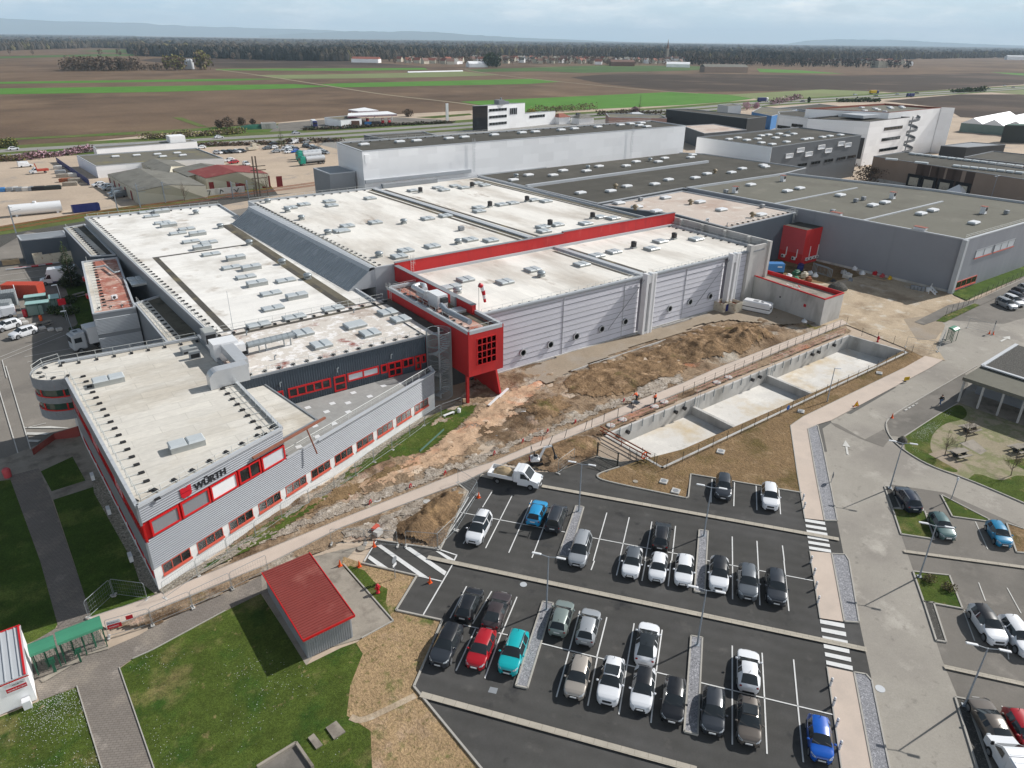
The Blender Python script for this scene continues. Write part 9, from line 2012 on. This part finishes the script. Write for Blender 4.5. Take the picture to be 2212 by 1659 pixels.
a,c,e=at(f5(205,252),GZ2),at(f5(622,308),GZ2),at(f5(1118,242),GZ2);b=MB();wq(b,a,c,0,(c-a).length,4,GZ2-.1,.12,0,.1);b.build('white_front',M['clad_white'],gh_);Ls=(e-c).length
for s,z in((.15,11.0),(.26,12.4),(.36,10.6),(.49,12.4),(.58,10.8),(.72,12.6),(.81,11.8)):wD(gh_,c,e,Ls*s,Ls*s+Ls*.075,z,z+1.5,.2,1,1,'clad_white','blind',.15,.3)
for s in(.3,.45,.6,.75,.88):wD(gh_,c,e,Ls*s,Ls*s+Ls*.1,7.2,8.4,.1,3,1,'clad_anth','glass',.15,.15)
rI(gh_,GZ2-.4,[('sk_dome','roof_light',[f5(x,y)for x,y in((380,270),(430,262),(480,275),(540,268),(560,250),(600,245),(640,262),(660,240),(700,250),(740,240),(560,290),(620,298),(700,285),(800,270),(830,266),(900,258),(940,252),(1000,246))])])
WZ=20.5
Wa,Wb=(at(f6(x,y),WZ)for x,y in((705,40),(797,43)));Wa.z=Wb.z=0;Wl=at(f6(350,72),WZ);Wl.z=0;Wk,wk2=at(f6(320,12),WZ),at(f6(-220,46),WZ)
wt_=hall('white_high_hall','tallest white hall of the works with grey roof rimmed in dark red',[Wl,Wa,Wk,wk2],WZ,'clad_white','roof_dark_b',.8,'tile_red');b=MB();b.bar(Wa+Vector((0,0,WZ/2)),Wb+Vector((0,0,WZ/2)),1.0,WZ-.1);b.build('wing_wall',M['clad_white'],wt_);rI(wt_,WZ-.8,[('sk_dome','skylight',[f6(x,y)for x,y in((160,45),(180,66),(250,52),(270,60),(350,42),(360,50),(430,38),(440,46),(525,36))])])
oz=18.2;o1,o2,o3=at(f5(822,148),oz),at(f5(1168,165),oz),at(f6(492,104),oz);o4=o1+(o3-o2)
wo_=hall('white_works_office','white four storey works office with slit windows and external spiral stair',[o1,o2,o3,o4],oz,'clad_white','roof_dark',.5,'clad_anth');Lq=(o3-o2).length
for z in(13.6,9.2,4.8):wD(wo_,o2,o3,Lq*.38,Lq*.85,z,z+1.3,.1,5,1,'clad_anth','glass',.2,.2)
b=MB();p=o2.lerp(o3,.5);c=(o1+o2+o3+o4)/4;b.cbox((c.x,c.y,oz+.8),((o3-o1).length*.25,10,1.2));b.lathe([(1.2,0),(1.2,2),(.8,2.6)],(c.x+12,c.y-4,oz),12);b.build('roof_plant',M['metal_light'],wo_)
b=MB();wq(b,o1,o2,(o2-o1).length*.0,(o2-o1).length*.97,3,11.5,.15,0,.1);b.build('dark_lower_cladding',M['clad_anth'],wo_)
q=o3+(o3-o2).normalized()*3;b=MB();b.tube((q.x,q.y,0),(q.x,q.y,oz),.25,None,6)
for k in range(60):t_=R(k*24);z=.4+k*.29;b.add([(q.x,q.y,z),(q.x+3*math.cos(t_),q.y+3*math.sin(t_),z),(q.x+3*math.cos(t_+.42),q.y+3*math.sin(t_+.42),z+.25),(q.x+3*math.cos(t_),q.y+3*math.sin(t_),z+1.1),(q.x+3*math.cos(t_+.42),q.y+3*math.sin(t_+.42),z+1.3)],[(0,1,2),(1,3,4,2)])
b.build('spiral_stair',M['metal_grey'],wo_)
w3=hz('white_wing','lower white wing with two dark window bands left of the works office',[f5(655,112),f5(662,128),f5(826,146),f5(850,118),f5(770,104)],17,'clad_white','roof_dark',.4);a,c=at(f5(662,128),17),at(f5(826,146),17);Lz=(c-a).length;wD(w3,a,c,Lz*.0,Lz*.45,11,12.4,.1,4,1,'clad_anth','glass',.2,.2);wD(w3,a,c,Lz*.48,Lz*.85,12.4,13.8,.1,4,1,'clad_anth','glass',.2,.2)
q=at(f5(690,330),8);b=MB();b.tube((q.x,q.y,0),(q.x,q.y,15),.2,None,6)
for k in range(40):t_=R(k*24);z=3+k*.3;b.add([(q.x,q.y,z),(q.x+2*math.cos(t_),q.y+2*math.sin(t_),z),(q.x+2*math.cos(t_+.42),q.y+2*math.sin(t_+.42),z+.25),(q.x+2*math.cos(t_),q.y+2*math.sin(t_),z+1.1),(q.x+2*math.cos(t_+.42),q.y+2*math.sin(t_+.42),z+1.3)],[(0,1,2),(1,3,4,2)])
tag(b.build('outside_spiral_stair',M['galv']),'pale external spiral stair at the front corner of the grey works hall','staircase')
BZ=9.2;b1,b2=at(f6(243,372),BZ),at(f6(1275,530),BZ);b2=b1+(b2-b1)*1.5;b3=at(f6(455,340),BZ);b4=b3+(b2-b1)
bh=hall('logistics_hall','brown ribbed logistics hall with loading docks and rows of roof glass',[b1,b2,b4,b3],BZ,'brown_clad','roof_dark',.3,'metal_grey');u=(b2-b1).normalized();Lb=(b2-b1).length
b=MB();wq(b,b1,b2,0,Lb,0,1.6,.06,0,.1);b.build('plinth',M['concrete'],bh)
sof=lambda x:(at(f6(x,600))-V2(b1)).dot(u)
for x in(490,575,715,800,960,1050,1235):p=sof(x);b=MB();wq(b,b1,b2,p,p+3,1.7,BZ-.3,.05,0,.05);b.build('dark_panel',M['brown_rib'],bh)
for x in(500,735,985,1245):p=sof(x);b=MB();wq(b,b1,b2,p-2.6,p+2.6,.6,5.2,.5,0,.5);d=b.build('loading_dock',M['black'],bh);b=MB();wq(b,b1,b2,p-1.7,p+1.7,1.4,4.2,.56,0,.06);b.build('dock_door',M['skip'],d)
for l in(((490,355),(1270,445),14),((785,438),(1275,490),8),((325,392),(420,400),1),((525,415),(630,425),1)):
 a,c=at(f6(*l[0]),BZ),at(f6(*l[1]),BZ)
 for k in range(l[2]):p,q=a.lerp(c,k/l[2]),a.lerp(c,(k+.85)/l[2]);b=MB();b.bar(p+Vector((0,0,.1)),q+Vector((0,0,.1)),2.2,.5);b.build('roof_light',M['skylight'],bh)
hz('dark_low_block','low anthracite block right of the tall white hall',[f6(703,300),f6(880,312),f6(1145,292),f6(910,275)],6,'clad_anth','metal_grey',.3,'metal_grey');hz('flat_roof_store','flat dark roof with small roof domes behind the logistics hall',[f6(860,378),f6(1290,425),f6(1290,360),f6(1060,336)],9,'clad_slate','roof_dark',.3,'metal_grey')
p=at(f6(800,660));b=MB();b.box(p.x-2.5,p.y-2.5,0,p.x+2.5,p.y+2.5,2.3);b.add([(p.x-2.7,p.y-2.7,2.3),(p.x+2.7,p.y-2.7,2.3),(p.x+2.7,p.y+2.7,2.3),(p.x-2.7,p.y+2.7,2.3),(p.x,p.y,4.6)],[(0,1,4),(1,2,4),(2,3,4),(3,0,4)]);tag(b.build('party_tent',M['white']),'small white pointed tent before the loading docks','tent')
p=at(f6(1190,700));t=tH('semi_trailer','dark blue semi trailer with pale roof at the loading docks','trailer',(p.x,p.y,0),R(-50));b=MB();b.box(-6,-1.25,1.1,7,1.25,3.9);b.build('body',M['navy'],t,True);b=MB();b.box(-5.95,-1.2,3.9,6.95,1.2,3.98);b.build('roof',M['metal_light'],t,True);wH(t,(3,4.3,5.6),2.4,.5,.3)
p=at(f6(1030,705));b=MB();b.tube((p.x,p.y,0),(p.x,p.y,9),.12,.07,6);b.cbox((p.x+1.1,p.y,9.2),(1.6,.4,.15));b.cbox((p.x-1.1,p.y,9.2),(1.6,.4,.15));tag(b.build('street_lamp',M['steel']),'double headed lamp between tent and blue trailer','street lamp')
yd=pA('yard','asphalt_mid',[at(q)for q in(f6(100,640),f6(250,560),f6(1270,720),f6(1700,900),f6(1500,1000))],.1)
for k,(x,lb_)in enumerate(((905,'white roofed greenhouse, left gable of three'),(1045,'white roofed greenhouse, middle gable of three'),(1190,'white roofed greenhouse, right gable of three'))):
 g0,g1=at(f6(x-80,205+k*12)),at(f6(x+70,218+k*12));dpt=(at(f6(1140,130))-at(f6(905,180)));t=tH('greenhouse',lb_,'greenhouse',(*((g0+g1)/2).xy,0));h0,h1,h2,h3=g0,g1,g1+dpt,g0+dpt;up=Vector((0,0,5));rdg=Vector((0,0,8.2));m0,m1=(h0+h1)/2+rdg,(h2+h3)/2+rdg
 b=MB();b.add([h0+up,h1+up,h2+up,h3+up,m0,m1],[(4,0,3,5),(1,4,5,2),(0,1,4),(2,3,5)]);b.build('roof',M['clad_white'],t);b=MB();b.prism([(v.x,v.y)for v in(h0,h1,h2,h3)],0,5,0,False);b.build('glass_wall',M['shelter_glass'],t)
hz('green_shed','big dark green windowless shed at the right edge',[f6(1140,160),f6(1165,152),f6(1400,150),f6(1400,165)],9,'fence_green','green_steel',.1,'fence_green')
hE('bare brown tree row before the logistics hall',A(f6(150,540),f6(220,545),f6(290,555)),6,9,'leaf_brown','leaf_grey',900,21,.35)
M['wood_a']=pm('bare wood brown',S(88,81,72),.25,.02,rough=1,spec=0);M['wood_b']=pm('bare wood grey',S(76,73,69),.25,.02,rough=1,spec=0);M['wood_c']=pm('bare wood dark',S(50,53,53),.25,.02,rough=1,spec=0);M['wood_d']=pm('budding wood',S(104,99,72),.25,.02,rough=1,spec=0)
def cS(label,P_ln,dep,n,h,sd,m='leaf_brown',m2='leaf_grey'):
 rr=random.Random(sd);b=MB();a,c=P_ln;u=c-a;back=Vector((-u.y,u.x,0)).normalized()*dep
 for k in range(n):
  p=a+u*rr.random()+back*rr.random();hh=h*rr.uniform(.75,1.15);lF(b,(p.x,p.y,hh*.55),h*.22,h*.22,hh*.48,34,h*.09,rr);b.tube((p.x,p.y,0),(p.x,p.y,hh*.7),.3,.1,4,1)
 return tag(b.build('copse',[M[m],M[m2]]),label,'trees',None,'stuff')
cS('dense brown copse standing alone in the ploughed field at left',A(r0(385,462),r0(885,462)),60,130,17,3);cS('olive trees round the farm silos',A(r0(1110,458),r0(1210,456)),30,22,20,4,'leaf_olive','leaf_brown');cS('pale twiggy trees right of the farm silos',A(r0(1310,454),r0(1370,452)),20,14,25,5,'leaf_olive','leaf_grey');cS('scrub left of the farm',A(r0(900,458),r0(1060,456)),20,20,9,6)
for k,x in enumerate((1217,1230,1243)):p=at(r0(x,448));b=MB();b.lathe([(4,0),(4,12),(1,14.5)],(p.x,p.y,0),10);tag(b.build('farm_silo',M['metal_light']),('left of three pale farm silos among trees','middle of three pale farm silos among trees','right of three pale farm silos among trees')[k],'silo')
for k,(x,y,h)in enumerate(((655,372,18),(775,374,19),(880,374,16),(955,380,22),(1180,376,18),(1293,382,17),(1402,386,17),(1515,390,16),(1622,394,16),(65,355,14),(215,360,12))):
 p=at(r0(x,y));t=tH('field_tree',('lone bare tree left of the far farm buildings','second lone bare tree left of the far farm buildings','third lone bare tree beside the far field edge','tall dark bare tree at the far forest corner')[k]if k<4 else 'small bare tree in the thin row before the far forest','tree',(p.x,p.y,0),0,None if k<4 else 'thin tree row before the forest');rr=random.Random(k);b=MB();lF(b,(0,0,h*.6),h*.3,h*.3,h*.38,90,h*.07,rr);b.build('crown',[M['leaf_brown'],M['leaf_grey']],t,True);b=MB();b.tube((0,0,0),(0,0,h*.6),.4,.2,5);b.build('trunk',M['bark'],t,True)
def house(p,rz,w_,d_,h_,wm,rm,label,group,tower=0):
 key='house_%s_%s_%d'%(wm,rm,int(w_))
 t=bpy.data.objects.new('village_house',None);COL.objects.link(t);t.location=p;t.rotation_euler=(0,0,rz);tag(t,label,'house',group)
 for nm in('wall','roof'):
  if key+nm not in MESH:
   b=MB()
   if nm=='wall':b.add([(-w_/2,-d_/2,0),(w_/2,-d_/2,0),(w_/2,d_/2,0),(-w_/2,d_/2,0),(-w_/2,-d_/2,h_),(w_/2,-d_/2,h_),(w_/2,d_/2,h_),(-w_/2,d_/2,h_),(-w_/2,0,h_+d_*.48),(w_/2,0,h_+d_*.48)],[(0,1,5,4),(2,3,7,6),(1,2,6,9,5),(3,0,4,8,7)])
   else:b.add([(-w_/2-.5,-d_/2-.5,h_-.3),(w_/2+.5,-d_/2-.5,h_-.3),(w_/2+.5,0,h_+d_*.5),(-w_/2-.5,0,h_+d_*.5),(w_/2+.5,d_/2+.5,h_-.3),(-w_/2-.5,d_/2+.5,h_-.3)],[(0,1,2,3),(3,2,4,5)])
   me=bpy.data.meshes.new(key+nm);me.from_pydata(b.v,[],b.f);me.materials.append(M[wm if nm=='wall' else rm]);MESH[key+nm]=me
  o=bpy.data.objects.new(nm,MESH[key+nm]);COL.objects.link(o);o.parent=t
rv=random.Random(31)
def vL(c,x0,x1,ya,yb_,n,group,where):
 for k in range(n):
  f=(k+rv.random())/n;x=x0+(x1-x0)*f;y=rv.uniform(ya,yb_);p=at(Z(0,c,x,y));wm=rv.choice(('clad_white','barn_wall','barn_wall','skip'));rm=rv.choice(('tile_brown','tile_red','tile_brown','barn_roof'));house((p.x,p.y,0),rv.uniform(0,3.1),rv.choice((11,13,15)),10,6,wm,rm,'%s house with %s roof %s'%({'clad_white':'white','barn_wall':'cream','skip':'beige'}[wm],{'tile_brown':'brown','tile_red':'reddish','barn_roof':'grey'}[rm],where),group)
vL(1,380,800,398,418,16,'houses at the left end of the village','at the left end of the village')
vL(1,840,1650,386,414,52,'houses in the middle of the village','in the middle of the village')
vL(1,1650,2212,392,420,20,'houses at the right end of the village','at the right end of the village')
vL(2,0,80,385,395,4,'houses at the edge of the far wood','at the edge of the far wood');vL(2,820,1480,402,425,24,'houses of the second village','in the second village at right')
cS('bare brown trees between the village houses',A(r1(330,412),r1(2212,424)),160,170,13,41);cS('dark trees round the second village',A(r2(60,425),r2(1500,446)),170,260,17,42,'leaf_brown','wood_c');cS('dark garden trees behind the village houses',A(r1(400,390),r1(2212,398)),260,150,16,43,'wood_c','leaf_brown')
p=at(r1(2107,392));t=tH('church_tower','slender village church tower with pointed spire','church',(p.x,p.y,0));b=MB();b.box(-3,-3,0,3,3,30);b.build('tower',M['slab'],t,True);b=MB();b.lathe([(3.9,30),(2.8,35),(1.2,40),(1.3,42),(.2,52)],(0,0,0),8);b.build('spire',M['tile_brown'],t,True)
for q0,q1,h,wm,rm,lb_,n_ in((r1(65,405),r1(240,408),7,'clad_white','tile_red','long low building with red roofs left of the village','long_barn'),(r1(830,436),r1(948,436),6,'clad_white','clad_white','long white greenhouse before the village','greenhouse'),(r1(1745,428),r1(1900,430),8,'tile_brown','tile_brown','dark red field barn right of the village','field_barn'),(r1(2105,435),r2(45,438),6,'clad_white','clad_white','white field greenhouse at the right of the village','greenhouse'),(r2(140,470),r2(420,472),9,'brown_clad','barn_roof','low brown farm hall in the dark fields','farm_hall'),(r2(2100,388),r2(2230,390),12,'clad_white','metal_light','white hall at the far right horizon','far_hall'),(r2(1265,440),r2(1330,440),14,'barn_wall','tile_brown','big pale barn in the second village','barn')):
 a,c=at(q0),at(q1);u=c-a;w_=Vector((-u.y,u.x,0)).normalized()*22;t=tH(n_,lb_,'building',(a+c)/2);b=MB();b.prism([v.xy[:]for v in(a,c,c+w_,a+w_)],0,h,0,False);b.build('wall',M[wm],t);m0,m1=a+w_/2+Vector((0,0,h+4)),c+w_/2+Vector((0,0,h+4));e=Vector((0,0,h));b=MB();b.add([a+e,c+e,c+w_+e,a+w_+e,m0,m1],[(0,1,5,4),(2,3,4,5),(1,2,5),(3,0,4)]);b.build('roof',M[rm],t)
cS('dark conifers beside the white village greenhouse',A(r1(950,437),r1(1030,437)),25,26,24,8,'leaf_dark','leaf_dark')
edge=[r0(-900,352),r0(0,330),r0(650,310),r0(880,318),r0(905,362),r0(1300,376),r0(1800,392),r0(2212,398),r1(60,392),r1(260,385),r1(700,372),r1(1100,362),r1(1500,362),r1(1900,372),r1(2212,392),r2(100,402),r2(500,398),r2(800,404),r2(1100,398),r2(1500,384),r2(2212,372),r2(3200,360)]
edge=[at(p)for p in edge]
def wood(name,label,n,sd,near):
 rr=random.Random(sd);b=MB()
 for k in range(n):
  i=rr.randrange(len(edge)-1);f=rr.random();e=edge[i].lerp(edge[i+1],f)
  g=(1+rr.random()**2*.35)if near else(1.25+rr.random()**1.6*4.5)
  x,y=e.x*g+rr.gauss(0,8),e.y*g+rr.gauss(0,8);h=rr.uniform(15,25)*(1.0 if near else 1.05);w_=rr.uniform(4.5,8)*(1 if near else 2.6)
  dark=noise.noise((x*.0012,y*.0012,3))>(.12 if i>4 else-.15);mi=2 if dark and rr.random()<.75 else rr.choice((0,0,1,1,3 if rr.random()<.35 else 0))
  m=6;vs=[(x,y,h*rr.uniform(.95,1.1))]
  for r_,zz in((.55,.82),(1.0,.5),(.8,.05)):vs+=[(x+w_*r_*rr.uniform(.7,1.25)*math.cos(j*1.047+r_),y+w_*r_*rr.uniform(.7,1.25)*math.sin(j*1.047+r_),h*zz*rr.uniform(.85,1.12))for j in range(m)]
  fs=[(0,1+j,1+(j+1)%m)for j in range(m)]
  for q in(1,7):fs+=[(q+j,q+m+j,q+m+(j+1)%m,q+(j+1)%m)for j in range(m)]
  b.add(vs,fs,mi)
 return tag(b.build(name,[M['wood_a'],M['wood_b'],M['wood_c'],M['wood_d']]),label,'wood',None,'stuff')
wood('forest','brown bare forest belt behind the fields and the village',6500,5,True);wood('forest','far forest reaching to the horizon under blue haze',5200,6,False)
b=MB();vs=[];fs=[]
for i,e in enumerate(edge):
 for g,z in((1.12,13),(2.0,14),(7.0,15)):vs.append((e.x*g,e.y*g,z))
for i in range(len(edge)-1):fs+=[(3*i,3*i+3,3*i+4,3*i+1),(3*i+1,3*i+4,3*i+5,3*i+2)]
b.add(vs,[tuple(reversed(f))for f in fs]);tag(b.build('forest_canopy',M['wood_b']),'continuous far canopy of the plain behind the forest belt','wood',None,'stuff')
def ridge(prof,dist,sd):
 b=MB();vs=[];n=len(prof)
 for i,(px,hgt)in enumerate(prof):
  d=ray(px,829.5-745+(px-1106)*.01356);q=Vector((d.x,d.y,0)).normalized()*dist
  for k,(g,f)in enumerate(((.93,0),(.97,.55),(1.0,1.0),(1.06,.5),(1.12,0))):h=hgt*.85*f*(1+.12*noise.noise((i*.9,k*1.7,sd)));vs.append((q.x*g,q.y*g,h))
 b.add(vs,[(5*i+k,5*i+5+k,5*i+6+k,5*i+1+k)for i in range(n-1)for k in range(4)],0,True);return sT('hills',b,M['hill'])
M['hill']=pm('wooded hills',S(80,92,84),.2,.0008,rough=1,spec=0)
def prof(l,n=70):
 o=[]
 for k in range(n+1):
  x=l[0][0]+(l[-1][0]-l[0][0])*k/n;o.append((x,max(0,lT(l,x)*(1+.10*noise.noise((x*.013,1.3,0))+.05*noise.noise((x*.05,4,0))))))
 return o
ridge(prof([(-700,440),(0,500),(250,470),(420,400),(700,300),(900,210),(1100,120),(1250,60),(1400,0)]),29500,1);ridge(prof([(560,60),(740,240),(900,280),(1000,210),(1120,120),(1300,40),(1420,0)]),24500,2);ridge(prof([(1690,0),(1740,150),(1800,210),(1900,220),(1920,240),(2000,170),(2100,110),(2300,50),(2500,20)]),29500,3)
hzb=MB();hzb.box(-34000,-9000,-4,34000,34000,640)
ho=hzb.build('haze',pm('haze',(1,1,1),0));hm=ho.data.materials[0];ho['kind']='stuff'
nt=hm.node_tree;nt.nodes.remove(nt.nodes['Principled BSDF']);pv2=nt.nodes.new('ShaderNodeVolumePrincipled');pv2.inputs['Color'].default_value=(.66,.84,1.0,1);pv2.inputs['Density'].default_value=5.5e-5;pv2.inputs['Anisotropy'].default_value=0.0
nt.links.new(pv2.outputs[0],[n for n in nt.nodes if n.type=='OUTPUT_MATERIAL'][0].inputs['Volume'])
cam_d=bpy.data.cameras.new('camera')
cam=bpy.data.objects.new('camera',cam_d);COL.objects.link(cam)
cam_d.sensor_fit='HORIZONTAL';cam_d.sensor_width=36.0
cam_d.lens=36.0*CAM_F/2212.0
cam_d.clip_start=1.0;cam_d.clip_end=90000.0
head=-SITE
cam.matrix_world=(Matrix.Translation((0,0,CAM_H))@Matrix.Rotation(head,4,'Z')@Matrix.Rotation(math.pi/2-CAM_PITCH,4,'X')@Matrix.Rotation(CAM_ROLL,4,'Z'))
scene.camera=cam
SUN_AZ,SUN_EL=R(-7.0),R(37.0)
sd=bpy.data.lights.new('sun','SUN');sd.energy=5.0;sd.angle=R(.53);sd.color=(1.0,.972,.93)
sun=bpy.data.objects.new('sun',sd);COL.objects.link(sun)
to=Vector((math.cos(SUN_AZ)*math.cos(SUN_EL),math.sin(SUN_AZ)*math.cos(SUN_EL),math.sin(SUN_EL)))
sun.rotation_euler=to.to_track_quat('Z','Y').to_euler()
w=bpy.data.worlds.new('World');scene.world=w;w.use_nodes=True
nt=w.node_tree;N=nt.nodes;L=nt.links
bg=N['Background']
sk=N.new('ShaderNodeTexSky');sk.sky_type='NISHITA';sk.sun_disc=False
sk.sun_elevation=SUN_EL;sk.sun_rotation=math.pi/2-SUN_AZ
sk.air_density=1.2;sk.dust_density=1.5;sk.ozone_density=1.5;sk.altitude=200
bg.inputs['Strength'].default_value=0.085
tc=N.new('ShaderNodeTexCoord')
def mapped(sc):
 mp=N.new('ShaderNodeMapping');mp.inputs['Scale'].default_value=sc;L.new(tc.outputs['Generated'],mp.inputs['Vector']);return mp.outputs[0]
def nO(vec,sc,det,rg):
 n=N.new('ShaderNodeTexNoise');n.inputs['Scale'].default_value=sc;n.inputs['Detail'].default_value=det;n.inputs['Roughness'].default_value=rg
 L.new(vec,n.inputs['Vector']);return n.outputs['Fac']
def rng_(v,a,b,c=0.0,d=1.0):
 r=N.new('ShaderNodeMapRange');r.inputs[1].default_value=a;r.inputs[2].default_value=b;r.inputs[3].default_value=c;r.inputs[4].default_value=d
 L.new(v,r.inputs[0]);return r.outputs[0]
def mixc(f,a,b):
 x=N.new('ShaderNodeMix');x.data_type='RGBA'
 for so,v in((x.inputs[0],f),(x.inputs[6],a),(x.inputs[7],b)):
  if hasattr(v,'links'):L.new(v,so)
  elif isinstance(v,tuple):so.default_value=(*v,1)
  else:so.default_value=v
 return x.outputs[2]
left=N.new('ShaderNodeVectorMath');left.operation='DOT_PRODUCT';L.new(tc.outputs['Generated'],left.inputs[0]);left.inputs[1].default_value=(-.62,.78,0)
clear=mixc(rng_(left.outputs['Value'],.45,1.0),(6.2,8.1,9.1),(3.3,5.7,8.0))
puff=mixc(rng_(nO(mapped((5,5,20)),2.4,8,.6),.40,.60),(6.4,7.6,8.3),(11.6,11.8,11.8))
f1=rng_(nO(mapped((3,3,16)),1.5,9,.62),.43,.62,0,.85)
deck=mixc(f1,clear,puff)
el=N.new('ShaderNodeSeparateXYZ');L.new(tc.outputs['Generated'],el.inputs[0])
high=mixc(.35,(1.15,1.35,1.6),sk.outputs[0])
bank=N.new('ShaderNodeVectorMath');bank.operation='DOT_PRODUCT';L.new(tc.outputs['Generated'],bank.inputs[0]);bank.inputs[1].default_value=(.1,-1,0)  # bright stretch of sky added out of view to lift the white walls
south_fill=mixc(rng_(bank.outputs['Value'],.2,.9),high,(17.,17.4,18.))
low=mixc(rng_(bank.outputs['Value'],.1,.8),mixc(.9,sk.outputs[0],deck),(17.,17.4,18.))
L.new(mixc(rng_(el.outputs['Z'],.06,.33),low,mixc(rng_(el.outputs['Z'],.3,.62),south_fill,high)),bg.inputs['Color'])
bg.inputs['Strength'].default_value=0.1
scene.view_settings.view_transform='Standard';scene.view_settings.look='None'
scene.view_settings.exposure=0.08;scene.view_settings.gamma=1.0
scene.render.engine='CYCLES'
scene.cycles.max_bounces=6;scene.cycles.diffuse_bounces=3;scene.cycles.glossy_bounces=3;scene.cycles.transmission_bounces=4
scene.cycles.transparent_max_bounces=6;scene.cycles.volume_bounces=1
scene.cycles.use_adaptive_sampling=True
